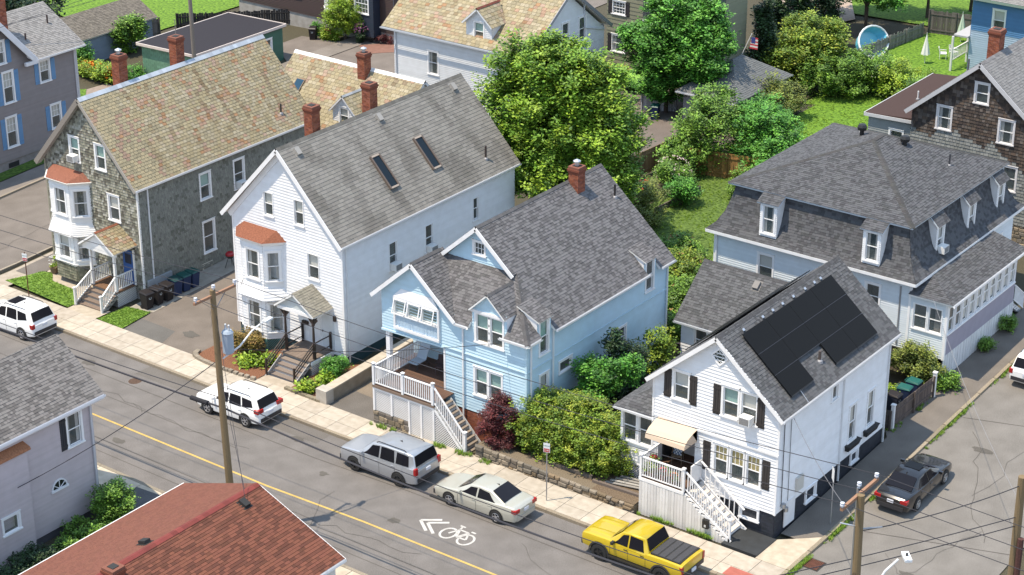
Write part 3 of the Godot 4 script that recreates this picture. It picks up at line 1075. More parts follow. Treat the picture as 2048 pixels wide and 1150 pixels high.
func slate_style(seed_: float, warm := 0.5) -> Dictionary:
	var pal := [Color(0.5, 0.43, 0.27), Color(0.45, 0.385, 0.23), Color(0.53, 0.47, 0.33), Color(0.42, 0.37, 0.24)]
	var odd := [Color(0.5, 0.33, 0.23), Color(0.46, 0.27, 0.14), Color(0.52, 0.38, 0.29), Color(0.46, 0.35, 0.22)]
	var f := func(u: float, v: float) -> Color:
		var k: Color = pal[rng.randi() % 4]
		var m := mottle.get_noise_2d(u * 14.0 + seed_, v * 14.0)
		if m + rf(-0.35, 0.35) > 0.42 - warm * 0.25:
			k = odd[rng.randi() % 4]
		var s := mottle.get_noise_2d(u * 30.0 + 40.0 + seed_, v * 3.5)
		if s > 0.26:
			k = k.lerp(Color(0.2, 0.11, 0.045), clampf((s - 0.26) * 2.6, 0, 0.6) * clampf(0.35 + v * 0.16, 0, 1))
		return shade(k, rf(0.88, 1.1))
	return {"course": 0.2, "tab": 0.28, "tabvar": 0.06, "jit": 0.12, "tilt": 0.018, "lift": 0.006, "gap": 0.018, "mat": M.slate, "under": Color(0.07, 0.055, 0.035), "piece": "slates", "col": f}


func shake_style(cols: Array, seed_: float, dark: Color, amount := 0.4) -> Dictionary:
	var f := func(u: float, v: float) -> Color:
		var k: Color = cols[rng.randi() % cols.size()]
		var m := mottle.get_noise_2d(u * 16.0 + seed_, v * 16.0) * 0.7 + rf(-0.6, 0.6)
		if m > 0.45 - amount * 0.6:
			k = k.lerp(dark, rf(0.35, 0.75))
		return shade(k, rf(0.9, 1.1))
	return {"course": 0.17, "tab": 0.18, "tabvar": 0.35, "jit": 0.9, "tilt": 0.034, "lift": 0.01, "gap": 0.01, "mat": M.cedar, "case": Color(0.8, 0.8, 0.8), "col": f}


func loose_slates(o: Node3D, u: Vector3, v: Vector3, ls: Array) -> void:
	var n := u.cross(v)
	var kinds := []
	for i in 10:
		var src: Array = ls[1 + (i * 37) % (ls.size() - 1)]
		var b := MB.new()
		var w := 0.131
		var y := 0.1
		b.cell([Vector3(-w, -y, 0), Vector3(w, -y, 0), Vector3(w, y, -0.012), Vector3(-w, y, -0.012), Vector3(-w, -y, 0.019), Vector3(w, -y, 0.019), Vector3(w, y, 0.002), Vector3(-w, y, 0.002)], src[2])
		kinds.append([to_mesh(b), src[2]])
	for i in range(1, ls.size()):
		var q: Array = ls[i]
		var best := 0
		var err := 9.0
		for j in kinds.size():
			var e: float = absf(kinds[j][1].r - q[2].r) + absf(kinds[j][1].g - q[2].g) + rf(0, 0.03)
			if e < err:
				err = e
				best = j
		put(o, "slate", kinds[best][0], M.slate, Transform3D(Basis(u, v, n), q[0] - here + n * 0.004))


func gable(x0: float, x1: float, y0: float, ye: float, yr: float, xr := 1e9) -> Array:
	var xm := (x0 + x1) / 2 if xr > 1e8 else xr
	return [Vector2(0, y0), Vector2(x1 - x0, y0), Vector2(x1 - x0, ye), Vector2(xm - x0, yr), Vector2(0, ye)]


func rect(w: float, y0: float, y1: float) -> Array:
	return [Vector2(0, y0), Vector2(w, y0), Vector2(w, y1), Vector2(0, y1)]


func foundation(h: Node, x0: float, x1: float, z0: float, z1: float, y0: float, y1: float, k: Color, m: Material, n := "foundation") -> void:
	boxpart(h, n, Vector3(x0, y0, z0), Vector3(x1, y1, z1), k, m)


# ---------------------------------------------------------------- white house with the solar panels
func solar_house() -> void:
	var h := thing("white_clapboard_house", "white clapboard corner house with black solar panels and dark shutters", "house", Vector3(-3.3, 0, -5.3))
	var wt := clap(Color(0.8, 0.81, 0.83))
	var W := Color(0.82, 0.82, 0.83)
	var dk := Color(0.035, 0.03, 0.03)
	foundation(h, -6.55, -0.05, -10.55, -0.05, -0.3, 1.33, Color(0.02, 0.028, 0.045), M.paint)
	var bk := {"course": 0.075, "tab": 0.21, "jit": 0.1, "tilt": 0.0, "gap": 0.012, "base": 0.006, "lift": 0.004, "col": func(_u, _v): return shade(Color(0.03, 0.034, 0.045), rf(0.7, 1.3))}
	var fb := MB.new()
	coursed(fb, Vector3(-4.0, -0.1, -0.05), XP, UP, ZP, PackedVector2Array(rect(3.95, 0, 1.42)), [], bk)
	coursed(fb, Vector3(-0.05, -0.1, -0.05), ZM, UP, XP, PackedVector2Array(rect(10.5, 0, 1.42)), [], bk)
	part(h, "foundation_bricks", fb, M.paint, "stuff")
	wall(h, Vector3(-6.6, 0, 0), XP, gable(-6.6, 0, 1.33, 6.44, 9.22), wt, [[1.44, 5.6, 0.76, 1.36, "b"], [4.05, 5.52, 0.76, 1.42, "bt"], [5.0, 5.52, 0.76, 1.42, "b"], [3.68, 2.42, 0.66, 1.5, "gby"], [4.53, 2.42, 0.66, 1.5, "gby"], [5.38, 2.42, 0.66, 1.5, "gby"]], [Rect2(0.3, 1.7, 2.0, 2.6)])
	wall(h, Vector3(0, 0, 0), ZM, rect(10.6, 1.33, 6.44), wt, [[7.1, 2.1, 0.62, 1.85, "b"], [8.95, 2.1, 0.62, 1.85, "b"], [5.1, 5.1, 0.5, 0.7, "f"]])
	wall(h, Vector3(-6.6, 0, -10.6), ZP, rect(10.6, 1.33, 6.44), wt)
	wall(h, Vector3(0, 0, -10.6), XM, gable(0, 6.6, 1.33, 6.44, 9.22), wt)
	window(h, Vector3(-1.31, 0.7, 0.0), XP, 0.84, 0.52, "f", W)
	window(h, Vector3(-0.0, 0.62, -3.35), ZM, 0.84, 0.62, "f", W)
	window(h, Vector3(-0.0, 0.72, -7.6), ZM, 0.6, 0.5, "f", W)
	for s in [[-5.87, 5.53, 1.46], [-4.51, 5.5, 1.5], [-3.25, 5.45, 1.52], [-0.98, 5.45, 1.52], [-3.66, 2.45, 1.5], [-0.55, 2.45, 1.5]]:
		shutter(h, Vector3(s[0], s[1], 0.0), XP, 0.4, s[2], dk)
	# diamond window
	var t := Transform3D(Basis(Vector3(0, 0, 1), PI / 4), Vector3(-3.2, 8.35, 0) - here)
	var fr := MB.new()
	for s in [-1, 1]:
		fr.box(Vector3(-0.33, s * 0.3 - 0.04, 0.0), Vector3(0.33, s * 0.3 + 0.04, 0.06), W)
		fr.box(Vector3(s * 0.3 - 0.04, -0.26, 0.0), Vector3(s * 0.3 + 0.04, 0.26, 0.061), W)
	for i in [1, 4]:
		fr.box(Vector3(-0.26 + i * 0.104 - 0.006, -0.26, 0.022), Vector3(-0.26 + i * 0.104 + 0.006, 0.26, 0.04), W)
		fr.box(Vector3(-0.26, -0.26 + i * 0.104 - 0.006, 0.023), Vector3(0.26, -0.26 + i * 0.104 + 0.006, 0.041), W)
	var dw := put(h, "diamond_window", to_mesh(fr), M.trim, t)
	var dp := MB.new()
	dp.quad(Vector3(-0.26, -0.26, 0.02), Vector3(0.26, -0.26, 0.02), Vector3(0.26, 0.26, 0.02), Vector3(-0.26, 0.26, 0.02), Color(0.03, 0.05, 0.045))
	put(dw, "pane", to_mesh(dp), M.tint)
	# belt course and corner boards
	plank(h, "belt_board", Vector3(-4.2, 4.36, 0.05), Vector3(0.04, 4.36, 0.05), 0.06, 0.1, W, M.paint)
	for p in [[0.0, 0.0], [0.0, -10.6], [-6.6, 0.0]]:
		boxpart(h, "corner_board", Vector3(p[0] - 0.07, 1.3, p[1] - 0.07), Vector3(p[0] + 0.035, 6.4, p[1] + 0.035), W, M.paint)
	var gs := asph(Color(0.14, 0.143, 0.15), 0.22)
	roof(h, [Vector3(0.3, 6.3, 0.3), Vector3(0.3, 6.3, -11.0), Vector3(-3.3, 9.4, -11.0), Vector3(-3.3, 9.4, 0.3)], gs)
	roof(h, [Vector3(-6.9, 6.3, -11.0), Vector3(-6.9, 6.3, 0.3), Vector3(-3.3, 9.4, 0.3), Vector3(-3.3, 9.4, -11.0)], gs)
	ridge_cap(h, Vector3(-3.3, 9.4, 0.3), Vector3(-3.3, 9.4, -11.0), 0.15, Color(0.1, 0.1, 0.105), M.shingle, 0.85)
	plank(h, "rake_board", Vector3(0.3, 6.19, 0.28), Vector3(-3.3, 9.29, 0.28), 0.05, 0.2, W, M.paint)
	plank(h, "rake_board", Vector3(-6.9, 6.19, 0.28), Vector3(-3.3, 9.29, 0.28), 0.05, 0.2, W, M.paint)
	gutter(h, Vector3(0.3, 6.3, 0.3), Vector3(0.3, 6.3, -11.0))
	downspout(h, Vector3(0.06, 6.2, -5.9), Vector3(0.06, 0.4, -5.95))
	downspout(h, Vector3(0.06, 6.2, -10.5), Vector3(0.06, 0.5, -10.5))
	pipe(h, Vector3(-0.62, 7.1, -4.55), 0.5, Color(0.09, 0.07, 0.06), 0.07)
	# solar panels
	var sl := Vector3(-3.6, 3.1, 0).normalized()
	var nn := ZM.cross(sl)
	var pm := MB.new()
	pm.box(Vector3(-1.02, -0.575, 0.0), Vector3(1.02, 0.575, 0.035), Color(0.012, 0.012, 0.013))
	pm.quad(Vector3(-1.0, -0.555, 0.037), Vector3(1.0, -0.555, 0.037), Vector3(1.0, 0.555, 0.037), Vector3(-1.0, 0.555, 0.037), Color(0.0085, 0.0082, 0.0105))
	for i in range(1, 12):
		var x := -1.0 + i / 6.0
		pm.quad(Vector3(x - 0.004, -0.55, 0.038), Vector3(x + 0.004, -0.55, 0.038), Vector3(x + 0.004, 0.55, 0.038), Vector3(x - 0.004, 0.55, 0.038), Color(0.016, 0.016, 0.019))
	var pmesh := to_mesh(pm)
	var bm := MB.new()
	bm.box(Vector3(-1.0, -0.62, -0.09), Vector3(1.0, -0.585, 0.03), Color(0.02, 0.02, 0.02))
	for i in 4:
		for j in 3:
			if j == 2 and i == 1:
				continue
			var zc := -1.1 - 2.06 * (i + 0.5)
			var c := Vector3(-2.88, 9.04, 0) - sl * (1.178 * (j + 0.5))
			var pn := put(h, "solar_panel", pmesh, M.solar, Transform3D(Basis(ZM, sl, nn), Vector3(c.x, c.y, zc) + nn * 0.12 - here))
			if j == 2 or (j == 1 and i == 1):
				put(pn, "edge_skirt", to_mesh(bm), M.dark)
	for z in [-1.5, -3.2, -4.1, -5.0, -6.0, -7.1, -8.0, -8.6]:
		var cl := MB.new()
		cl.obox(Transform3D(Basis(ZM, nn, ZM.cross(nn)), Vector3(-2.98, 9.13, z) + nn * 0.06), Vector3(0.16, 0.05, 0.12), Color(0.55, 0.56, 0.58))
		part(h, "panel_clamp", cl, M.metal)
	for j in 2:
		var rl := MB.new()
		var c := Vector3(-2.88, 9.04, 0) - sl * (1.178 * (j + 1)) + nn * 0.16
		rl.bar(Vector3(c.x, c.y, -1.1), Vector3(c.x, c.y, -9.34), 0.02, 0.012, Color(0.1, 0.1, 0.11))
		part(h, "panel_rail", rl, M.metal)
	plank(h, "conduit", Vector3(-0.24, 6.85, -2.0), Vector3(0.3, 6.34, -1.95), 0.03, 0.03, Color(0.6, 0.6, 0.6), M.metal)
	# panels on the far slope, seen edge on
	var far := Vector3(3.6, 3.1, 0).normalized()
	for i in 4:
		var c := Vector3(-3.75, 9.0, -2.2 - 2.06 * i) - far * 1.3 + ZP.cross(far) * 0.13
		put(h, "solar_panel", pmesh, M.solar, Transform3D(Basis(ZP, far, ZP.cross(far)) * Basis.from_scale(Vector3(1, 2.1, 1)), c - here))
	# rear addition
	wall(h, Vector3(-12.2, 0, -11.35), XP, rect(9.0, 0.6, 3.55), wt, [[1.2, 1.9, 0.7, 1.2, ""]])
	wall(h, Vector3(-12.2, 0, -16.4), ZP, gable(-16.4, -11.35, 0.6, 3.55, 5.65), wt)
	wall(h, Vector3(-3.2, 0, -16.4), XM, rect(9.0, 0.6, 3.55), wt)
	wall(h, Vector3(-3.2, 0, -11.35), ZM, gable(0, 5.05, 0.6, 3.55, 5.65), wt)
	roof(h, [Vector3(-12.5, 3.4, -11.05), Vector3(-3.1, 3.4, -11.05), Vector3(-3.1, 5.85, -13.9), Vector3(-12.5, 5.85, -13.9)], gs)
	roof(h, [Vector3(-3.1, 3.4, -16.75), Vector3(-12.5, 3.4, -16.75), Vector3(-12.5, 5.85, -13.9), Vector3(-3.1, 5.85, -13.9)], gs)
	ridge_cap(h, Vector3(-12.5, 5.85, -13.9), Vector3(-3.1, 5.85, -13.9), 0.15, Color(0.1, 0.1, 0.105), M.shingle, 0.85)
	roof_vent(h, Vector3(-9.0, 5.42, -13.4), XP, Vector3(0, 0.65, -0.76), Color(0.2, 0.19, 0.18))
	gutter(h, Vector3(-12.5, 3.4, -11.05), Vector3(-7.0, 3.4, -11.05))
	# enclosed side porch
	var pw := [[0.42, 2.42, 0.72, 1.5, "n"], [1.3, 2.42, 0.72, 1.5, "n"]]
	wall(h, Vector3(-8.5, 0, -0.3), XP, rect(1.9, 1.25, 4.2), wt, pw)
	wall(h, Vector3(-8.5, 0, -4.6), ZP, rect(4.3, 1.25, 4.2), wt, [[1.2, 2.42, 1.0, 1.4, "n"], [2.9, 2.42, 1.0, 1.4, "n"]])
	boxpart(h, "porch_post", Vector3(-8.53, 0.0, -0.32), Vector3(-8.4, 4.2, -0.2), W, M.paint)
	lattice(h, Vector3(-8.4, 0.15, -0.33), Vector3(-6.62, 0.15, -0.33), 1.05, W, M.paint)
	roof(h, [Vector3(-8.8, 4.2, 0.0), Vector3(-6.6, 4.2, 0.0), Vector3(-6.6, 5.5, -1.9)], gs, 0.1)
	roof(h, [Vector3(-8.8, 4.2, -4.9), Vector3(-8.8, 4.2, 0.0), Vector3(-6.6, 5.5, -1.9), Vector3(-6.6, 5.5, -4.9)], gs, 0.1)
	gutter(h, Vector3(-8.8, 4.2, 0.02), Vector3(-6.6, 4.2, 0.02))
	# recessed entry
	var al := MB.new()
	al.quad(Vector3(-6.3, 1.7, -1.5), Vector3(-4.3, 1.7, -1.5), Vector3(-4.3, 4.3, -1.5), Vector3(-6.3, 4.3, -1.5), W)
	al.quad(Vector3(-4.3, 1.7, 0), Vector3(-4.3, 1.7, -1.5), Vector3(-4.3, 4.3, -1.5), Vector3(-4.3, 4.3, 0), W)
	al.quad(Vector3(-6.3, 1.7, 0), Vector3(-6.3, 1.7, -1.5), Vector3(-6.3, 4.3, -1.5), Vector3(-6.3, 4.3, 0), W)
	al.quad(Vector3(-6.3, 4.3, 0), Vector3(-4.3, 4.3, 0), Vector3(-4.3, 4.3, -1.5), Vector3(-6.3, 4.3, -1.5), W)
	part(h, "entry_wall", al, M.paint)
	var d := boxpart(h, "door", Vector3(-4.36, 1.97, -1.1), Vector3(-4.31, 4.0, -0.25), Color(0.7, 0.71, 0.72), M.paint)
	boxpart(d, "pane", Vector3(-4.37, 2.8, -0.9), Vector3(-4.362, 3.8, -0.45), Color(0.02, 0.02, 0.025), M.tint)
	var d2 := boxpart(h, "door", Vector3(-6.28, 1.97, -1.2), Vector3(-6.24, 4.0, -0.35), Color(0.03, 0.03, 0.035), M.paint)
	boxpart(d2, "pane", Vector3(-6.238, 2.6, -1.05), Vector3(-6.23, 3.8, -0.5), Color(0.02, 0.02, 0.025), M.tint)
	# deck, rail, steps, board skirt
	var deck := MB.new()
	for i in 19:
		var z := 1.58 - i * 0.163
		deck.box(Vector3(-6.25, 1.91, z - 0.155), Vector3(-3.9, 1.95, z), shade(Color(0.14, 0.075, 0.045), rf(0.8, 1.2)))
	part(h, "deck_floor", deck, M.wood, "stuff")
	boxpart(h, "deck_rim", Vector3(-6.28, 1.78, 1.54), Vector3(-3.86, 1.93, 1.62), W, M.paint)
	rail(h, Vector3(-6.2, 1.95, 1.56), Vector3(-3.9, 1.95, 1.56), 1.05, W, M.paint, 0.125)
	rail(h, Vector3(-6.2, 1.95, 1.56), Vector3(-6.2, 1.95, 0.05), 1.05, W, M.paint, 0.125)
	for p in [[-6.2, 1.56], [-3.9, 1.56]]:
		post(h, Vector3(p[0], 1.9, p[1]), 1.18, 0.11, W, M.paint)
	boxpart(h, "screen_panel", Vector3(-3.92, 1.95, 0.05), Vector3(-3.86, 2.95, 0.95), W, M.paint)
	stairs(h, Vector3(-3.86, 1.95, 0.85), XP, 1.4, 1.8, 2.5, 9, Color(0.62, 0.57, 0.52), W, M.paint)
	rail(h, Vector3(-3.82, 1.95, 1.5), Vector3(-1.45, 0.2, 1.5), 0.98, W, M.paint, 0.15)
	post(h, Vector3(-1.42, 0.14, 1.5), 1.12, 0.1, W, M.paint)
	rail(h, Vector3(-3.82, 1.95, 0.2), Vector3(-1.45, 0.2, 0.2), 0.98, W, M.paint, 0.3)
	for i in 15:
		boxpart(h, "skirt_board", Vector3(-6.25 + i * 0.16, -0.02, 1.57), Vector3(-6.25 + i * 0.16 + 0.148, 1.79, 1.6 + (i % 3) * 0.004), shade(Color(0.68, 0.67, 0.66), rf(0.85, 1.08)), M.paint)
	for i in 15:
		var x := -3.85 + i * 0.16
		var yt := 1.75 - (x + 3.85) * 0.72
		if yt > 0.1:
			boxpart(h, "skirt_board", Vector3(x, -0.02, 1.57), Vector3(x + 0.148, yt, 1.6 + (i % 3) * 0.004), shade(Color(0.68, 0.67, 0.66), rf(0.85, 1.08)), M.paint)
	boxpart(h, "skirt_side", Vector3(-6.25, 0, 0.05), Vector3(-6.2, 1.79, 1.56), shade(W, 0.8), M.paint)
	boxpart(h, "entry_slab", Vector3(-1.65, -0.05, 0.05), Vector3(0.2, 0.16, 1.8), Color(0.035, 0.037, 0.042), M.concrete)
	# awning
	var aw := MB.new()
	var prof := [Vector2(0.02, 4.36), Vector2(0.45, 4.28), Vector2(0.85, 4.14), Vector2(1.08, 3.94), Vector2(1.13, 3.74)]
	for i in 4:
		var p: Vector2 = prof[i]
		var q: Vector2 = prof[i + 1]
		aw.quad(Vector3(-6.32, p.y, p.x), Vector3(-4.2, p.y, p.x), Vector3(-4.2, q.y, q.x), Vector3(-6.32, q.y, q.x), Color(0.56, 0.45, 0.34))
		for x in [-6.32, -4.2]:
			aw.tri(Vector3(x, 3.74, 0.02), Vector3(x, p.y, p.x), Vector3(x, q.y, q.x), Color(0.54, 0.43, 0.33))
	for x in [-6.32, -4.2]:
		aw.tri(Vector3(x, 3.74, 0.02), Vector3(x, 4.36, 0.02), Vector3(x, 4.28, 0.45), Color(0.54, 0.43, 0.33))
	part(h, "awning", aw, M.matte)
	boxpart(h, "hatch_door", Vector3(0.0, 0.28, -1.8), Vector3(0.05, 1.55, -0.85), Color(0.75, 0.76, 0.78), M.paint)
	boxpart(h, "electric_box", Vector3(0.0, 1.75, -2.35), Vector3(0.14, 2.45, -1.75), Color(0.55, 0.54, 0.5), M.paint)
	var mt := MB.new()
	for i in 2:
		mt.lathe(Vector3(0.12, 1.5 - i * 0.3, -0.55 - i * 0.25), [Vector2(0, 0), Vector2(0.12, 0), Vector2(0.12, 0.2), Vector2(0, 0.2)], 10, Color(0.4, 0.42, 0.45))
	part(h, "meter", mt, M.metal)
	for q in [[-0.35, 0.014], [-0.95, 0.01]]:
		plank(h, "service_cable", Vector3(0.06, 6.0, q[0]), Vector3(0.06, 1.6, q[0] - 0.1), q[1] * 2, q[1] * 2, Color(0.04, 0.04, 0.045), M.dark)
	for z in [-7.1, -8.95]:
		var bx := thing("window_box", "empty black window box under the %s tall side window of the solar house" % ("nearer" if z > -8 else "farther"), "planter", Vector3(0.15, 1.72, z), "black window boxes")
		var b := MB.new()
		b.cell([Vector3(0.02, 1.72, z - 0.55), Vector3(0.2, 1.72, z - 0.55), Vector3(0.2, 1.72, z + 0.55), Vector3(0.02, 1.72, z + 0.55), Vector3(0.02, 2.0, z - 0.6), Vector3(0.28, 2.0, z - 0.6), Vector3(0.28, 2.0, z + 0.6), Vector3(0.02, 2.0, z + 0.6)], Color(0.02, 0.02, 0.022))
		part(bx, "box", b, M.plain)
		boxpart(bx, "rim", Vector3(0.01, 1.99, z - 0.62), Vector3(0.3, 2.03, z + 0.62), Color(0.025, 0.025, 0.027), M.plain)
	air_unit("white air conditioner in the front window of the solar house", Vector3(-1.6, 5.55, 0.03), XP)


# ---------------------------------------------------------------- light blue house
func blue_house() -> void:
	var h := thing("blue_house", "light blue clapboard house with grey Dutch gable roof and recessed porch", "house", Vector3(-18.1, 0, -6))
	var B := Color(0.5, 0.68, 0.79)
	var W := Color(0.8, 0.81, 0.83)
	var cb := clap(B, 0.16)
	var gs := asph(Color(0.19, 0.185, 0.19), 0.24)
	var zf := 0.4
	foundation(h, -18.55, -13.65, -11.95, zf - 0.04, -0.3, 1.45, Color(0.28, 0.2, 0.17), M.concrete)
	foundation(h, -22.55, -18.55, -11.95, -2.05, -0.3, 2.0, Color(0.28, 0.2, 0.17), M.concrete)
	var fb := MB.new()
	var bs := {"course": 0.075, "tab": 0.21, "jit": 0.1, "tilt": 0.0, "gap": 0.014, "base": 0.006, "lift": 0.006, "col": brick_col()}
	coursed(fb, Vector3(-18.55, -0.1, zf - 0.04), XP, UP, ZP, PackedVector2Array(rect(4.9, 0, 1.55)), [], bs)
	coursed(fb, Vector3(-13.65, -0.1, zf - 0.04), ZM, UP, XP, PackedVector2Array(rect(12.3, 0, 1.55)), [], bs)
	part(h, "foundation_bricks", fb, M.brick, "stuff")
	wall(h, Vector3(-18.6, 0, zf - 0.02), XP, rect(5.0, 1.5, 4.7), cb, [[2.25, 2.5, 0.72, 1.42, "bt"], [3.12, 2.5, 0.72, 1.42, "bt"]])
	wall(h, Vector3(-22.6, 0, zf), XP, [Vector2(0, 4.4), Vector2(9, 4.55), Vector2(9, 6.35), Vector2(7.85, 6.35), Vector2(7.85, 7.2), Vector2(6.78, 8.02), Vector2(5.75, 7.2), Vector2(5.75, 6.35), Vector2(4.5, 6.5), Vector2(2.15, 8.45), Vector2(0, 6.56)], cb, [[6.35, 5.42, 0.72, 1.48, "bt"], [7.22, 5.42, 0.72, 1.48, "bt"]])
	wall(h, Vector3(-13.6, 0, zf), ZM, [Vector2(0, 4.6), Vector2(12.4, 4.6), Vector2(12.4, 6.3), Vector2(11.25, 6.3), Vector2(11.25, 6.85), Vector2(10.15, 6.85), Vector2(10.15, 6.3), Vector2(1.95, 6.3), Vector2(1.95, 6.95), Vector2(0.85, 6.95), Vector2(0.85, 6.3), Vector2(0, 6.3)], cb, [[1.4, 5.1, 0.66, 1.72, "bt"], [10.7, 5.08, 0.66, 1.65, "t"]])
	wall(h, Vector3(-13.62, 0, zf), ZM, rect(12.4, 1.5, 4.62), cb, [[1.45, 2.5, 0.62, 1.42, "b"], [3.25, 3.45, 0.95, 0.55, "f"], [8.2, 2.7, 0.75, 1.15, ""]])
	wall(h, Vector3(-22.6, 0, -12), ZP, rect(12.4, 1.5, 6.3), cb, [[3, 5, 0.7, 1.1], [8, 5, 0.7, 1.1]], [Rect2(10.0, 2.1, 2.4, 2.3)])
	wall(h, Vector3(-13.6, 0, -12), XM, gable(0, 9, 1.5, 6.3, 10.2), cb)
	wall(h, Vector3(-22.6, 0, -1.8), XP, [Vector2(2.3, 8.2), Vector2(6.9, 8.2), Vector2(4.5, 10.25)], cb, [[4.5, 8.85, 0.62, 0.62, "fG"]])
	for p in [[-13.6, zf, 1.5, 6.2], [-13.6, -12.0, 1.5, 6.2], [-18.6, zf - 0.02, 2.1, 4.6]]:
		boxpart(h, "corner_board", Vector3(p[0] - 0.07, p[2], p[1] - 0.07), Vector3(p[0] + 0.04, p[3], p[1] + 0.04), W if p[0] < -15 else B, M.paint)
	plank(h, "belt_board", Vector3(-18.6, 4.56, zf + 0.02), Vector3(-13.55, 4.56, zf + 0.02), 0.07, 0.05, B, M.paint)
	plank(h, "belt_board", Vector3(-22.62, 4.42, zf + 0.05), Vector3(-18.6, 4.5, zf + 0.03), 0.07, 0.1, B, M.paint)
	plank(h, "belt_board", Vector3(-13.57, 4.57, zf), Vector3(-13.57, 4.57, -12.0), 0.06, 0.05, B, M.paint)
	# roofs
	roof(h, [Vector3(-13.3, 6.2, 0.7), Vector3(-13.30, 6.200, -0.42), Vector3(-14.00, 6.815, -0.42), Vector3(-14.00, 6.815, -1.58), Vector3(-13.30, 6.200, -1.58), Vector3(-13.30, 6.200, -9.72), Vector3(-14.00, 6.815, -9.72), Vector3(-14.00, 6.815, -10.88), Vector3(-13.30, 6.200, -10.88), Vector3(-13.3, 6.2, -12.3), Vector3(-18.1, 10.42, -12.3), Vector3(-18.1, 10.42, -1.5), Vector3(-15.83, 8.425, -1.5), Vector3(-15.83, 8.425, -1.83)], gs)
	roof(h, [Vector3(-22.9, 6.2, -12.3), Vector3(-22.9, 6.2, -1.5), Vector3(-18.1, 10.42, -1.5), Vector3(-18.1, 10.42, -12.3)], gs)
	roof(h, [Vector3(-17.75, 6.2, 0.7), Vector3(-16.9, 6.2, 0.7), Vector3(-16.9, 7.08, -0.3), Vector3(-14.74, 7.08, -0.3), Vector3(-14.74, 6.2, 0.7), Vector3(-13.3, 6.2, 0.7), Vector3(-15.83, 8.425, -1.83), Vector3(-20.25, 8.425, -1.83)], gs)
	roof(h, [Vector3(-17.75, 6.28, 0.7), Vector3(-17.75, 6.28, 0.69), Vector3(-20.12, 8.36, -1.83), Vector3(-20.45, 8.65, -1.83), Vector3(-20.45, 8.65, 0.7)], gs)
	roof(h, [Vector3(-23.05, 6.37, -1.6), Vector3(-23.05, 6.37, 0.7), Vector3(-20.45, 8.65, 0.7), Vector3(-20.45, 8.65, -1.6)], gs)
	for q in [[Vector3(-18.1, 10.42, -1.5), Vector3(-18.1, 10.42, -12.3)], [Vector3(-20.45, 8.65, 0.7), Vector3(-20.45, 8.65, -1.6)], [Vector3(-13.3, 6.22, 0.7), Vector3(-15.83, 8.425, -1.83)]]:
		ridge_cap(h, q[0], q[1], 0.15, Color(0.13, 0.128, 0.132), M.shingle, 0.7)
	var soff := MB.new()
	for q in [[Vector3(-23.05, 6.24, 0.72), Vector3(-20.45, 8.52, 0.72)], [Vector3(-17.75, 6.16, 0.72), Vector3(-20.45, 8.52, 0.72)], [Vector3(-20.3, 8.36, -1.47), Vector3(-18.1, 10.29, -1.47)], [Vector3(-15.83, 8.3, -1.47), Vector3(-18.1, 10.29, -1.47)]]:
		var b := MB.new()
		b.bar(q[0], q[1], 0.05, 0.2, W)
		part(h, "rake_board", b, M.paint)
	gutter(h, Vector3(-13.3, 6.2, -1.6), Vector3(-13.3, 6.2, -10.0))
	gutter(h, Vector3(-17.7, 6.2, 0.72), Vector3(-16.9, 6.2, 0.72))
	gutter(h, Vector3(-15.0, 6.2, 0.72), Vector3(-13.3, 6.2, 0.72))
	gutter(h, Vector3(-13.3, 6.2, 0.7), Vector3(-13.3, 6.2, -0.4))
	gutter(h, Vector3(-13.3, 6.2, -11.0), Vector3(-13.3, 6.2, -12.3))
	# front wall dormer
	roof(h, [Vector3(-14.72, 7.12, 0.65), Vector3(-14.72, 7.12, -0.35), Vector3(-15.82, 8.15, -1.5), Vector3(-15.82, 8.15, 0.65)], gs, 0.07)
	roof(h, [Vector3(-16.92, 7.12, -0.35), Vector3(-16.92, 7.12, 0.65), Vector3(-15.82, 8.15, 0.65), Vector3(-15.82, 8.15, -1.5)], gs, 0.07)
	ridge_cap(h, Vector3(-15.82, 8.15, 0.65), Vector3(-15.82, 8.15, -1.5), 0.12, Color(0.13, 0.128, 0.132), M.shingle, 0.8)
	var ck := MB.new()
	for x in [-14.76, -16.84]:
		ck.tri(Vector3(x, 6.2, 0.4), Vector3(x, 7.14, 0.4), Vector3(x, 7.14, -0.4), W)
	ck.box(Vector3(-16.9, 6.98, 0.41), Vector3(-14.74, 7.12, 0.5), W)
	part(h, "dormer_cheek", ck, M.paint)
	# side wall dormers
	for z in [-1.0, -10.3]:
		var yt := 6.95 if z > -5 else 6.85
		roof(h, [Vector3(-13.42, yt, z + 0.62), Vector3(-13.42, yt, z - 0.62), Vector3(-14.75, yt + 0.56, z - 0.62), Vector3(-14.75, yt + 0.56, z + 0.62)], gs, 0.06)
		var c := MB.new()
		for s in [-0.55, 0.55]:
			c.tri(Vector3(-13.6, 6.3, z + s), Vector3(-13.6, yt, z + s), Vector3(-14.7, yt + 0.48, z + s), W)
		part(h, "dormer_cheek", c, M.paint)
	for q in [[-17.4, zf + 0.08, 6.1, 0.5], [-13.52, -1.7, 6.1, 0.6], [-13.5, zf - 0.25, 6.1, 0.8], [-13.5, -11.9, 6.1, 0.6]]:
		downspout(h, Vector3(q[0], q[2], q[1]), Vector3(q[0], q[3], q[1]))
	chimney(h, Vector3(-17.72, 9.4, -9.55), 0.6, 0.6, 1.8, 1)
	pipe(h, Vector3(-16.65, 9.15, -11.5), 0.7)
	# balcony box with three opened awning windows
	var bx := MB.new()
	bx.box(Vector3(-21.75, 4.72, zf), Vector3(-18.85, 4.86, zf + 0.16), W)
	for x in [-21.75, -18.95]:
		bx.box(Vector3(x, 4.86, zf), Vector3(x + 0.1, 6.5, zf + 0.14), W)
	bx.box(Vector3(-21.65, 6.36, zf), Vector3(-18.95, 6.5, zf + 0.15), W)
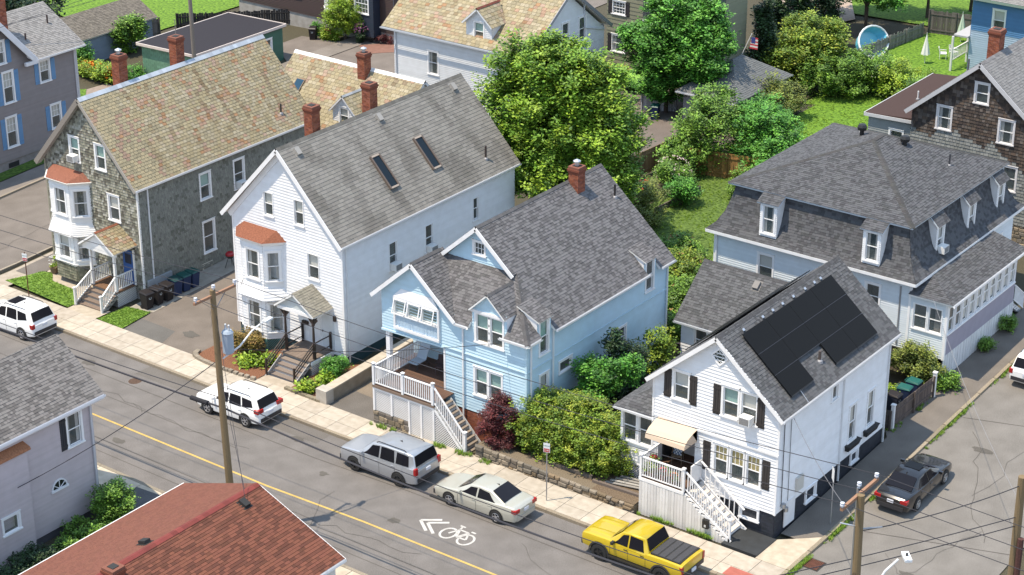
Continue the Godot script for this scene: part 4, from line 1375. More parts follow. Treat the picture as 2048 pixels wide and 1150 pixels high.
	bx.box(Vector3(-21.65, 5.5, zf), Vector3(-18.95, 5.64, zf + 0.15), W)
	for x in [-20.86, -19.94]:
		bx.box(Vector3(x - 0.06, 5.64, zf), Vector3(x + 0.06, 6.36, zf + 0.13), W)
	part(h, "balcony_frame", bx, M.paint)
	var bb := MB.new()
	for i in 27:
		bb.box(Vector3(-21.65 + i * 0.1, 4.86, zf), Vector3(-21.65 + i * 0.1 + 0.088, 5.5, zf + 0.05), Color(0.5, 0.64, 0.76))
	part(h, "beadboard", bb, M.paint, "stuff")
	var hood := MB.new()
	hood.quad(Vector3(-21.75, 6.5, zf + 0.15), Vector3(-18.85, 6.5, zf + 0.15), Vector3(-19.3, 6.95, zf + 0.03), Vector3(-21.3, 6.95, zf + 0.03), W)
	part(h, "balcony_hood", hood, M.paint)
	for x in [-21.3, -20.4, -19.5]:
		var p := MB.new()
		var a := Vector3(x, 6.34, zf + 0.15)
		var dn := Vector3(0, -0.68, 0.2)
		for s in [-0.39, 0.34]:
			p.bar(a + Vector3(s + 0.025, 0, 0), a + Vector3(s + 0.025, 0, 0) + dn, 0.05, 0.04, W)
		for s in [0.0, 1.0]:
			p.bar(a + dn * s + Vector3(-0.39, 0, 0), a + dn * s + Vector3(0.39, 0, 0), 0.05, 0.05, W)
		var aw := part(h, "awning_window", p, M.paint)
		var g := MB.new()
		g.quad(a + Vector3(-0.34, 0, 0), a + Vector3(0.34, 0, 0), a + dn + Vector3(0.34, 0, 0), a + dn + Vector3(-0.34, 0, 0), Color.WHITE)
		part(aw, "pane", g, M.glass)
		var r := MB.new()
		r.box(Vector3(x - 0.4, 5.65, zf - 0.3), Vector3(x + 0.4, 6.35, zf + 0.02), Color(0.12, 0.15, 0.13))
		part(aw, "window_recess", r, M.plain)
	# recessed porch
	wall(h, Vector3(-22.6, 0, -2.0), XP, rect(4.0, 2.1, 4.5), cb, [[1.55, 3.4, 0.7, 0.6, "f"], [2.75, 3.4, 0.7, 0.6, "f"]])
	wall(h, Vector3(-18.6, 0, -2.0), ZP, rect(2.4, 2.1, 4.5), cb)
	boxpart(h, "porch_ceiling", Vector3(-22.6, 4.38, -2.0), Vector3(-18.6, 4.44, zf - 0.05), W, M.paint)
	post(h, Vector3(-22.3, 2.15, zf - 0.15), 2.25, 0.24, W, M.paint, false)
	var deck := MB.new()
	for i in 25:
		var z := 2.04 - i * 0.163
		deck.box(Vector3(-22.5 if z < 0.4 else -21.92, 2.1, z - 0.155), Vector3(-18.05 if z > 0.4 else -18.6, 2.15, z), shade(Color(0.16, 0.085, 0.055), rf(0.8, 1.2)))
	part(h, "deck_floor", deck, M.wood, "stuff")
	boxpart(h, "deck_rim", Vector3(-21.95, 1.98, 2.0), Vector3(-18.0, 2.12, 2.08), Color(0.3, 0.22, 0.17), M.wood)
	rail(h, Vector3(-21.88, 2.15, 2.02), Vector3(-20.0, 2.15, 2.02), 1.0, W, M.paint, 0.125)
	rail(h, Vector3(-20.0, 2.15, 2.02), Vector3(-18.1, 2.15, 2.02), 1.0, W, M.paint, 0.125)
	rail(h, Vector3(-21.88, 2.15, 2.02), Vector3(-21.88, 2.15, -1.9), 1.0, W, M.paint, 0.125)
	for x in [-21.88, -20.0, -18.1]:
		post(h, Vector3(x, 2.1, 2.02), 1.17, 0.12, W, M.paint)
	stairs(h, Vector3(-18.05, 2.15, 1.38), XP, 1.3, 2.15, 1.95, 10, Color(0.38, 0.31, 0.25), Color(0.75, 0.75, 0.74), M.wood)
	rail(h, Vector3(-18.0, 2.15, 2.02), Vector3(-16.15, 0.12, 2.02), 0.95, W, M.paint, 0.17)
	post(h, Vector3(-16.12, 0.0, 2.02), 1.2, 0.13, W, M.paint)
	# lattice skirt
	lattice(h, Vector3(-21.9, 0.7, 2.0), Vector3(-19.62, 0.7, 2.0), 1.3, W, M.paint)
	lattice(h, Vector3(-19.6, 0.05, 2.0), Vector3(-18.1, 0.05, 2.0), 1.95, W, M.paint)
	lattice(h, Vector3(-18.0, 0.02, 2.0), Vector3(-16.3, 0.02, 2.0), 1.85, W, M.paint, true)
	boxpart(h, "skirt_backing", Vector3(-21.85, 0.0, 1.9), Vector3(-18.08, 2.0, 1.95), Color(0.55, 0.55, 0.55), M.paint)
	for q in [[-21.95, 0.68], [-20.8, 0.68], [-19.68, 0.02], [-18.9, 0.02], [-18.12, 0.02]]:
		boxpart(h, "skirt_stile", Vector3(q[0], q[1], 1.98), Vector3(q[0] + 0.11, 1.99, 2.05), W, M.paint)
	boxpart(h, "skirt_rail", Vector3(-21.84, 1.86, 1.985), Vector3(-18.01, 1.98, 2.045), W, M.paint)
	plank(h, "skirt_rail", Vector3(-18.0, 1.9, 2.03), Vector3(-16.25, 0.06, 2.03), 0.04, 0.12, W, M.paint)
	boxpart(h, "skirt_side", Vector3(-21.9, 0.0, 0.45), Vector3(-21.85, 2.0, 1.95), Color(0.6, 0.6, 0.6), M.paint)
	boxpart(h, "stone_base", Vector3(-21.95, -0.25, 1.78), Vector3(-19.62, 0.62, 1.97), Color(0.3, 0.25, 0.19), M.stone)
	stones(h, Vector3(-21.98, -0.25, 1.97), XP, 2.36, 0.92, 0.2)


func stones(h: Node, o: Vector3, u: Vector3, w: float, ht: float, proud: float) -> void:
	var y := 0.0
	var n := u.cross(UP)
	while y < ht - 0.05:
		var rh := minf(rf(0.16, 0.3), ht - y)
		var x := 0.0
		while x < w - 0.05:
			var rw := minf(rf(0.22, 0.5), w - x)
			var b := MB.new()
			var k := shade([Color(0.36, 0.3, 0.22), Color(0.28, 0.25, 0.21), Color(0.42, 0.35, 0.25), Color(0.22, 0.2, 0.18)][rng.randi() % 4], rf(0.8, 1.2))
			var p := []
			var d := rf(0.5, 1.0) * proud * 0.5
			for z in [[0.0, -0.02], [d, 0.035]]:
				for c in [[x, y], [x + rw, y], [x + rw, y + rh], [x, y + rh]]:
					var cx: float = c[0] + (z[1] if c[0] == x else -z[1]) + rf(-0.015, 0.015)
					var cy: float = c[1] + (z[1] if c[1] == y else -z[1]) + rf(-0.015, 0.015)
					p.append(o + u * cx + UP * cy + n * z[0])
			b.cell(p, k)
			part(h, "stone", b, M.stone)
			x += rw
		y += rh


# ---------------------------------------------------------------- white house with skylights
func bay(h: Node, x0: float, x1: float, z: float, proj: float, y0: float, y1: float, st: Dictionary, wins: Array) -> void:
	var c := proj * 1.0
	var pts := [Vector3(x0, 0, z), Vector3(x0 + c, 0, z + proj), Vector3(x1 - c, 0, z + proj), Vector3(x1, 0, z)]
	for i in 3:
		var a: Vector3 = pts[i]
		var b: Vector3 = pts[i + 1]
		var w := (b - a).length()
		var ww := minf(w - 0.42, 0.85)
		wall(h, a, (b - a).normalized(), rect(w, y0, y1), st, [[w / 2, wins[0], ww, wins[1], wins[2]]] if wins.size() else [])


func bay_ring(x0: float, x1: float, z: float, proj: float, y: float, e: float) -> Array:
	var c := proj
	return [Vector3(x0 - e * 1.2, y, z), Vector3(x0 + c - e * 0.5, y, z + proj + e), Vector3(x1 - c + e * 0.5, y, z + proj + e), Vector3(x1 + e * 1.2, y, z)]


func bay_band(h: Node, n: String, a: Array, c: Array, k: Color, m: Material, under := true) -> void:
	var b := MB.new()
	for i in 3:
		b.quad(a[i], a[i + 1], c[i + 1], c[i], k)
	if under:
		for q in [a, c]:
			b.quad(q[0], q[1], q[2], q[3], k)
	part(h, n, b, m)


func bay_flare(h: Node, lo: Array, hi: Array, st: Dictionary) -> void:
	for i in 3:
		var u: Vector3 = (lo[i + 1] - lo[i]).normalized()
		var v0: Vector3 = hi[i] - lo[i]
		var v := (v0 - u * v0.dot(u)).normalized()
		var b := MB.new()
		var poly := PackedVector2Array()
		for q in [lo[i], lo[i + 1], hi[i + 1], hi[i]]:
			poly.append(Vector2((q - lo[i]).dot(u), (q - lo[i]).dot(v)))
		coursed(b, lo[i], u, v, u.cross(v), poly, [], st)
		part(h, "flared_skirt", b, st.mat)


func white_house() -> void:
	var h := thing("white_skylight_house", "white clapboard house with two skylights in its weathered grey roof", "house", Vector3(-31.4, -0.4, -9.7))
	var K := Color(0.8, 0.81, 0.83)
	var wt := clap(K)
	var W := Color(0.82, 0.82, 0.83)
	var zf := -2.1
	var teal := Color(0.07, 0.2, 0.2)
	foundation(h, -35.15, -27.45, -17.2, zf - 0.05, -1.0, 0.4, Color(0.04, 0.09, 0.105), M.paint)
	wall(h, Vector3(-35.2, 0, zf), XP, gable(-35.2, -27.4, 0.35, 7.0, 11.1, -31.5), wt, [[2.7, 7.32, 0.62, 1.3, "nb"], [4.88, 7.3, 0.62, 1.38, "nb"], [5.75, 4.4, 0.74, 1.42, "nb"]])
	wall(h, Vector3(-27.4, 0, zf), ZM, rect(15.1, 0.35, 6.95), wt, [[4.1, 4.1, 0.62, 1.55, "n"], [7.2, 4.1, 0.62, 1.55, "n"], [11.4, 4.6, 0.45, 1.3, "n"]])
	wall(h, Vector3(-35.2, 0, -17.2), ZP, rect(15.1, 0.35, 6.95), wt, [[4, 4, 0.7, 1.4, "n"], [10, 4, 0.7, 1.4, "n"]])
	wall(h, Vector3(-27.4, 0, -17.2), XM, gable(0, 7.8, 0.35, 7.0, 11.1, 4.1), wt)
	for p in [[-27.4, zf], [-35.2, zf]]:
		boxpart(h, "corner_board", Vector3(p[0] - 0.08, 0.33, p[1] - 0.08), Vector3(p[0] + 0.035, 6.9, p[1] + 0.035), W, M.paint)
	var rs := asph(Color(0.33, 0.312, 0.28), 0.1, 0.5, Color(0.11, 0.1, 0.085))
	rs.tab = 0.34
	rs.course = 0.2
	rs.lift = 0.004
	roof(h, [Vector3(-27.2, 6.85, -1.8), Vector3(-27.2, 6.85, -17.5), Vector3(-31.5, 11.41, -17.5), Vector3(-31.5, 11.41, -1.8)], rs)
	roof(h, [Vector3(-35.8, 6.85, -17.5), Vector3(-35.8, 6.85, -1.8), Vector3(-31.5, 11.41, -1.8), Vector3(-31.5, 11.41, -17.5)], rs)
	ridge_cap(h, Vector3(-31.5, 11.41, -1.8), Vector3(-31.5, 11.41, -17.5), 0.14, Color(0.2, 0.19, 0.17), M.shingle, 1.05)
	for s in [[-27.2], [-35.8]]:
		plank(h, "rake_board", Vector3(s[0], 6.72, -1.78), Vector3(-31.5, 11.28, -1.78), 0.05, 0.22, W, M.paint)
		plank(h, "frieze_board", Vector3(s[0] + (0.35 if s[0] < -30 else -0.25), 6.72, -2.06), Vector3(-31.5, 11.0, -2.06), 0.04, 0.3, W, M.paint)
	gutter(h, Vector3(-27.2, 6.85, -1.8), Vector3(-27.2, 6.85, -17.5))
	downspout(h, Vector3(-27.33, 6.7, -2.35), Vector3(-27.33, 0.0, -2.35))
	var v := Vector3(-4.3, 4.56, 0).normalized()
	var n := ZM.cross(v)
	var sky := MB.new()
	for s in [-0.5, 0.5]:
		sky.box(Vector3(s * 0.68 - 0.05, -1.05, 0.0), Vector3(s * 0.68 + 0.05, 1.05, 0.12), Color(0.13, 0.1, 0.08))
		sky.box(Vector3(-0.29, s * 2.0 - 0.05, 0.0), Vector3(0.29, s * 2.0 + 0.05, 0.121), Color(0.4, 0.33, 0.27))
	var sg := MB.new()
	sg.quad(Vector3(-0.3, -0.96, 0.07), Vector3(0.3, -0.96, 0.07), Vector3(0.3, 0.96, 0.07), Vector3(-0.3, 0.96, 0.07), Color(0.012, 0.02, 0.028))
	for c in [[-7.64, 8.87], [-11.31, 8.87]]:
		var y: float = c[1]
		var q := Vector3(-31.5 + (11.41 - y) / 4.56 * 4.3, y, c[0])
		var o := put(h, "skylight", to_mesh(sky), M.paint, Transform3D(Basis(ZM, v, n), q + n * 0.02 - here))
		put(o, "pane", to_mesh(sg), M.tint)
	for z in [-2.98, -9.65, -16.24]:
		roof_vent(h, Vector3(-31.1, 10.98, z), ZM, v, Color(0.3, 0.29, 0.27))
	pipe(h, Vector3(-27.95, 7.64, -15.2), 0.75, Color(0.05, 0.035, 0.03))
	chimney(h, Vector3(-32.15, 9.9, -5.4), 0.6, 0.6, 2.75)
	chimney(h, Vector3(-32.15, 9.9, -10.15), 0.6, 0.6, 2.75)
	# two storey bay
	bay(h, -34.85, -31.55, zf, 0.8, 0.35, 2.75, wt, [0.75, 1.65, "c"])
	bay(h, -34.7, -31.65, zf, 0.75, 3.4, 6.0, wt, [3.75, 1.65, "c"])
	bay_flare(h, bay_ring(-34.8, -31.55, zf, 0.8, 2.72, 0.22), bay_ring(-34.7, -31.65, zf, 0.75, 3.45, 0.0), wt)
	bay_band(h, "bay_soffit", bay_ring(-34.8, -31.55, zf, 0.8, 2.66, 0.22), bay_ring(-34.8, -31.55, zf, 0.8, 2.72, 0.22), W, M.paint)
	bay_band(h, "bay_cornice", bay_ring(-34.75, -31.6, zf, 0.75, 5.86, 0.1), bay_ring(-34.75, -31.6, zf, 0.75, 6.06, 0.22), W, M.paint)
	bay_band(h, "bay_roof", bay_ring(-34.75, -31.6, zf, 0.75, 6.06, 0.24), bay_ring(-34.4, -31.95, zf, 0.05, 6.55, 0.0), Color(0.33, 0.12, 0.065), M.rust)
	bay_band(h, "bay_base", bay_ring(-34.8, -31.6, zf, 0.75, -0.6, 0.0), bay_ring(-34.8, -31.6, zf, 0.75, 0.34, 0.0), Color(0.05, 0.09, 0.09), M.paint)
	lattice(h, Vector3(-32.4, -0.5, zf + 0.8), Vector3(-31.62, -0.5, zf + 0.05), 0.85, Color(0.12, 0.28, 0.27), M.paint)
	boxpart(h, "bay_post", Vector3(-32.5, -0.6, zf + 0.7), Vector3(-32.36, 0.34, zf + 0.84), Color(0.12, 0.28, 0.27), M.paint)
	# porch
	var dk := Color(0.035, 0.022, 0.018)
	var ps := asph(Color(0.36, 0.34, 0.28), 0.1)
	roof(h, [Vector3(-28.15, 3.08, -0.5), Vector3(-28.15, 3.08, zf), Vector3(-29.6, 4.08, zf), Vector3(-29.6, 4.08, -0.5)], ps, 0.1)
	roof(h, [Vector3(-31.0, 3.08, zf), Vector3(-31.0, 3.08, -0.5), Vector3(-29.6, 4.08, -0.5), Vector3(-29.6, 4.08, zf)], ps, 0.1)
	var gb := MB.new()
	gb.tri(Vector3(-30.8, 3.1, -0.68), Vector3(-28.35, 3.1, -0.68), Vector3(-29.6, 3.98, -0.68), Color(0.5, 0.55, 0.57))
	gb.box(Vector3(-30.85, 2.92, -0.72), Vector3(-28.3, 3.1, -0.6), W)
	for x in [-30.75, -28.3]:
		gb.box(Vector3(x - 0.05, 2.92, zf), Vector3(x + 0.05, 3.08, -0.7), W)
	part(h, "porch_gable", gb, M.paint)
	for x in [-30.35, -28.35]:
		var b := MB.new()
		b.lathe(Vector3(x, 0.55, -0.68), [Vector2(0.1, 0), Vector2(0.1, 0.8), Vector2(0.06, 0.9), Vector2(0.07, 1.2), Vector2(0.055, 1.9), Vector2(0.1, 2.0), Vector2(0.07, 2.1), Vector2(0.1, 2.36)], 8, dk)
		for s in [-1, 1]:
			b.bar(Vector3(x, 2.55, -0.68), Vector3(x + s * 0.3, 2.9, -0.68), 0.05, 0.1, dk)
		b.bar(Vector3(x, 2.55, -0.68), Vector3(x, 2.9, -0.98), 0.05, 0.1, dk)
		part(h, "porch_post", b, M.paint)
		plank(h, "handrail", Vector3(x, 1.45, -0.6), Vector3(x, 1.45, zf + 0.05), 0.05, 0.05, dk, M.paint)
		plank(h, "bottom_rail", Vector3(x, 0.85, -0.6), Vector3(x, 0.85, zf + 0.05), 0.04, 0.04, dk, M.paint)
		post(h, Vector3(x, 0.55, zf + 0.12), 1.1, 0.1, dk, M.paint, false)
	var fl := MB.new()
	for i in 9:
		fl.box(Vector3(-30.45 + i * 0.245, 0.5, zf), Vector3(-30.45 + i * 0.245 + 0.235, 0.56, -0.3), shade(Color(0.26, 0.2, 0.16), rf(0.8, 1.2)))
	part(h, "porch_floor", fl, M.wood, "stuff")
	boxpart(h, "porch_rim", Vector3(-28.28, 0.32, zf), Vector3(-28.2, 0.52, -0.3), W, M.paint)
	lattice(h, Vector3(-28.24, -0.45, -0.3), Vector3(-28.24, -0.45, zf), 0.78, W, M.paint)
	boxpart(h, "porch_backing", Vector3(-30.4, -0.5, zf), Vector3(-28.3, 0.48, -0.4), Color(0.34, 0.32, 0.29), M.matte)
	stairs(h, Vector3(-29.35, 0.55, -0.3), ZP, 2.05, 0.98, 1.35, 5, Color(0.36, 0.29, 0.24), Color(0.62, 0.61, 0.6), M.wood)
	for x in [-30.35, -28.35]:
		post(h, Vector3(x, -0.42, 0.95), 1.05, 0.09, dk, M.paint, false)
		for y in [0.9, 0.7, 0.5]:
			plank(h, "stair_rail", Vector3(x, 0.55 + y, -0.62), Vector3(x, -0.42 + y, 0.95), 0.05, 0.05, dk, M.paint)
	var d := boxpart(h, "door", Vector3(-29.0, 0.57, zf + 0.0), Vector3(-28.15, 2.75, zf + 0.05), Color(0.62, 0.66, 0.7), M.paint)
	boxpart(d, "door_handle", Vector3(-28.95, 1.5, zf + 0.05), Vector3(-28.9, 1.6, zf + 0.1), Color(0.2, 0.2, 0.2), M.metal)
	boxpart(h, "door", Vector3(-29.95, 0.57, zf), Vector3(-29.1, 2.75, zf + 0.04), Color(0.74, 0.75, 0.77), M.paint)
	for y in [2.05, 1.6]:
		boxpart(h, "letter_box", Vector3(-30.35, y, zf), Vector3(-29.95, y + 0.2, zf + 0.16), dk, M.paint)
	boxpart(h, "porch_lamp", Vector3(-28.1, 2.35, zf), Vector3(-27.95, 2.65, zf + 0.14), dk, M.paint)
	for q in [[-6.2, 4.12], [-9.3, 4.12]]:
		air_unit("white air conditioner in the %s side window of the skylight house" % ("nearer" if q[0] > -8 else "farther"), Vector3(-27.37, q[1], q[0]), ZM)


# ---------------------------------------------------------------- grey shingled house with the slate roof
func grey_house() -> void:
	var h := thing("grey_shingle_house", "weathered grey shingled house with mottled tan slate roof", "house", Vector3(-47, -0.9, -10))
	var W := Color(0.8, 0.8, 0.79)
	var zf := -2.5
	var front := shake_style([Color(0.4, 0.39, 0.3), Color(0.46, 0.45, 0.36), Color(0.33, 0.33, 0.26), Color(0.54, 0.53, 0.45)], 5.0, Color(0.07, 0.055, 0.04), 0.55)
	var side := shake_style([Color(0.33, 0.335, 0.29), Color(0.36, 0.365, 0.315), Color(0.3, 0.305, 0.265), Color(0.345, 0.35, 0.3)], 90.0, Color(0.16, 0.165, 0.13), 0.02)
	foundation(h, -50.7, -43.2, -17.2, zf - 0.05, -1.5, 0.0, Color(0.3, 0.29, 0.27), M.concrete)
	wall(h, Vector3(-50.8, 0, zf), XP, gable(-50.8, -43.15, -0.2, 6.45, 10.5, -47.15), front, [[2.7, 6.8, 0.72, 1.42, "bt"], [4.85, 6.75, 0.72, 1.45, "bt"], [5.65, 3.8, 0.8, 1.5, "b"]])
	wall(h, Vector3(-43.15, 0, zf), ZM, rect(14.7, -0.35, 6.4), side, [[5.35, 3.95, 0.78, 1.55, "bt"], [8.2, 3.75, 0.78, 1.75, "t"], [5.4, 0.55, 0.85, 1.9, ""]])
	wall(h, Vector3(-50.8, 0, -17.2), ZP, rect(14.7, -0.35, 6.4), side)
	wall(h, Vector3(-43.15, 0, -17.2), XM, gable(0, 7.65, -0.35, 6.4, 10.5, 4.0), side)
	window(h, Vector3(-43.18, -0.72, -7.6), ZM, 0.6, 0.5, "f", Color(0.6, 0.58, 0.5))
	for q in [[-43.15, zf, W], [-50.8, zf, Color(0.3, 0.28, 0.22)]]:
		boxpart(h, "corner_board", Vector3(q[0] - 0.06, -0.9, q[1] - 0.06), Vector3(q[0] + 0.04, 6.4, q[1] + 0.05), q[2], M.paint)
	var ss := slate_style(0.0, 0.5)
	var ls := [func(p: Vector3): return p.z > -4.72]
	var r := roof(h, [Vector3(-42.95, 6.2, -2.2), Vector3(-42.95, 6.2, -17.5), Vector3(-47.15, 10.85, -17.5), Vector3(-47.15, 10.85, -2.2)], ss, 0.14, Color(0.5, 0.48, 0.44), ls)
	loose_slates(r, ZM, Vector3(-4.2, 4.65, 0).normalized(), ls)
	roof(h, [Vector3(-51.3, 6.25, -17.5), Vector3(-51.3, 6.25, -2.2), Vector3(-47.15, 10.85, -2.2), Vector3(-47.15, 10.85, -17.5)], ss, 0.14, Color(0.5, 0.48, 0.44))
	ridge_cap(h, Vector3(-47.15, 10.86, -2.2), Vector3(-47.15, 10.86, -17.5), 0.2, Color(0.36, 0.4, 0.45), M.trim, 1.0)
	plank(h, "rake_board", Vector3(-42.95, 6.08, -2.17), Vector3(-47.15, 10.73, -2.17), 0.06, 0.18, Color(0.5, 0.46, 0.4), M.wood)
	plank(h, "rake_board", Vector3(-51.3, 6.1, -2.17), Vector3(-47.15, 10.7, -2.17), 0.06, 0.3, Color(0.36, 0.32, 0.28), M.wood)
	plank(h, "soffit_board", Vector3(-51.2, 6.02, -2.35), Vector3(-47.15, 10.55, -2.35), 0.3, 0.03, Color(0.5, 0.48, 0.44), M.wood)
	gutter(h, Vector3(-42.95, 6.2, -2.2), Vector3(-42.95, 6.2, -17.5))
	downspout(h, Vector3(-43.05, 6.1, -3.2), Vector3(-43.05, 0.3, -3.2))
	chimney(h, Vector3(-47.75, 9.6, -6.1), 0.62, 0.62, 2.75, 1)
	chimney(h, Vector3(-47.75, 9.6, -10.7), 0.62, 0.62, 2.7)
	pipe(h, Vector3(-43.73, 7.06, -15.2), 0.6, Color(0.05, 0.045, 0.04))
	# bay
	var tw := clap(W, 0.11)
	var sb := shake_style([Color(0.3, 0.29, 0.2), Color(0.36, 0.34, 0.25), Color(0.25, 0.25, 0.18)], 50.0, Color(0.12, 0.11, 0.08), 0.2)
	bay(h, -50.45, -47.1, zf, 0.85, 3.2, 5.65, tw, [3.6, 1.6, "c"])
	bay(h, -50.45, -47.1, zf, 0.85, 0.55, 2.5, tw, [0.85, 1.5, "bc"])
	bay(h, -50.45, -47.1, zf, 0.83, -0.5, 0.5, sb, [])
	bay_flare(h, bay_ring(-50.45, -47.1, zf, 0.85, 2.45, 0.28), bay_ring(-50.45, -47.1, zf, 0.85, 3.25, 0.0), tw)
	bay_band(h, "bay_soffit", bay_ring(-50.45, -47.1, zf, 0.85, 2.4, 0.28), bay_ring(-50.45, -47.1, zf, 0.85, 2.45, 0.28), W, M.paint)
	bay_band(h, "bay_sill", bay_ring(-50.45, -47.1, zf, 0.85, 0.48, 0.06), bay_ring(-50.45, -47.1, zf, 0.85, 0.58, 0.08), W, M.paint)
	bay_band(h, "bay_cornice", bay_ring(-50.45, -47.1, zf, 0.85, 5.6, 0.1), bay_ring(-50.45, -47.1, zf, 0.85, 5.75, 0.24), W, M.paint)
	bay_band(h, "bay_roof", bay_ring(-50.4, -47.15, zf, 0.85, 5.76, 0.2), bay_ring(-50.1, -47.5, zf, 0.05, 6.2, 0.0), Color(0.36, 0.14, 0.09), M.rust)
	# porch
	var px := -44.95
	var ps := slate_style(200.0, 0.7)
	roof(h, [Vector3(px + 1.5, 2.68, zf + 1.85), Vector3(px + 1.5, 2.68, zf), Vector3(px, 3.68, zf), Vector3(px, 3.68, zf + 1.85)], ps, 0.1, W)
	roof(h, [Vector3(px - 1.5, 2.68, zf), Vector3(px - 1.5, 2.68, zf + 1.85), Vector3(px, 3.68, zf + 1.85), Vector3(px, 3.68, zf)], ps, 0.1, W)
	ridge_cap(h, Vector3(px, 3.7, zf + 1.85), Vector3(px, 3.7, zf), 0.12, Color(0.36, 0.13, 0.07), M.rust, 0.7)
	var gb := MB.new()
	gb.tri(Vector3(px - 1.35, 2.6, zf + 1.65), Vector3(px + 1.35, 2.6, zf + 1.65), Vector3(px, 3.55, zf + 1.65), W)
	gb.box(Vector3(px - 1.35, 2.4, zf + 1.5), Vector3(px + 1.35, 2.62, zf + 1.64), W)
	part(h, "porch_gable", gb, M.paint)
	for x in [px - 0.98, px + 0.98]:
		post(h, Vector3(x, 0.08, zf + 1.4), 2.35, 0.14, W, M.paint)
		rail(h, Vector3(x, 0.1, zf + 1.4), Vector3(x, 0.1, zf + 0.05), 0.92, W, M.paint, 0.13)
		rail(h, Vector3(x, 0.1, zf + 1.45), Vector3(x * 1.0 + (x - px) * 0.12, -0.75, zf + 2.75), 0.92, W, M.paint, 0.15)
		post(h, Vector3(x + (x - px) * 0.12, -0.85, zf + 2.75), 1.12, 0.1, W, M.paint)
	var fl := MB.new()
	for i in 9:
		fl.box(Vector3(px - 1.1 + i * 0.245, 0.04, zf), Vector3(px - 1.1 + i * 0.245 + 0.235, 0.09, zf + 1.5), shade(Color(0.26, 0.14, 0.075), rf(0.8, 1.2)))
	part(h, "porch_floor", fl, M.wood, "stuff")
	stairs(h, Vector3(px, 0.08, zf + 1.5), ZP, 2.25, 0.95, 1.35, 5, Color(0.3, 0.22, 0.17), Color(0.45, 0.42, 0.38), M.wood)
	lattice(h, Vector3(px + 1.1, -0.8, zf + 1.5), Vector3(px + 1.1, -0.8, zf), 0.8, W, M.paint)
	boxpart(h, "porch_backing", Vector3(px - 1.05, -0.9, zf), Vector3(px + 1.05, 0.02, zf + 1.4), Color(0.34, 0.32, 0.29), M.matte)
	var d := boxpart(h, "door", Vector3(px + 0.25, 0.1, zf), Vector3(px + 1.1, 2.2, zf + 0.07), Color(0.015, 0.085, 0.3), M.paint)
	boxpart(d, "pane", Vector3(px + 0.42, 1.35, zf + 0.07), Vector3(px + 0.93, 1.95, zf + 0.08), Color(0.02, 0.03, 0.05), M.tint)
	boxpart(h, "door_frame", Vector3(px + 1.1, 0.1, zf), Vector3(px + 1.22, 2.3, zf + 0.1), W, M.paint)
	boxpart(h, "meter_panel", Vector3(-43.14, -0.75, -4.6), Vector3(-43.0, 0.45, -2.7), Color(0.34, 0.37, 0.4), M.paint)
	air_unit("white air conditioner in the attic window of the grey shingled house", Vector3(-48.1, 6.85, zf + 0.03), XP)
	air_unit("white air conditioner in the side window of the grey shingled house", Vector3(-43.12, 3.8, -10.7), ZM)


# ---------------------------------------------------------------- mansard house
func bent_strip(h: Node, a: Array, c: Array, st: Dictionary) -> void:
	# a, c: matching polylines from eave up to the break; each pair is one facet of the flared slope
	for i in a.size() - 1:
		var pts := [a[i], c[i], c[i + 1], a[i + 1]]
		var u: Vector3 = (pts[1] - pts[0]).normalized()
		var v0: Vector3 = pts[2] - pts[0]
		var v := (v0 - u * v0.dot(u)).normalized()
		var poly := PackedVector2Array()
		for q in pts:
			poly.append(Vector2((q - pts[0]).dot(u), (q - pts[0]).dot(v)))
		var b := MB.new()
		flat_poly(b, pts[0], u, v, poly, st.under)
		coursed(b, pts[0], u, v, u.cross(v), poly, [], st)
		part(h, "mansard_shingles", b, st.mat, "stuff")


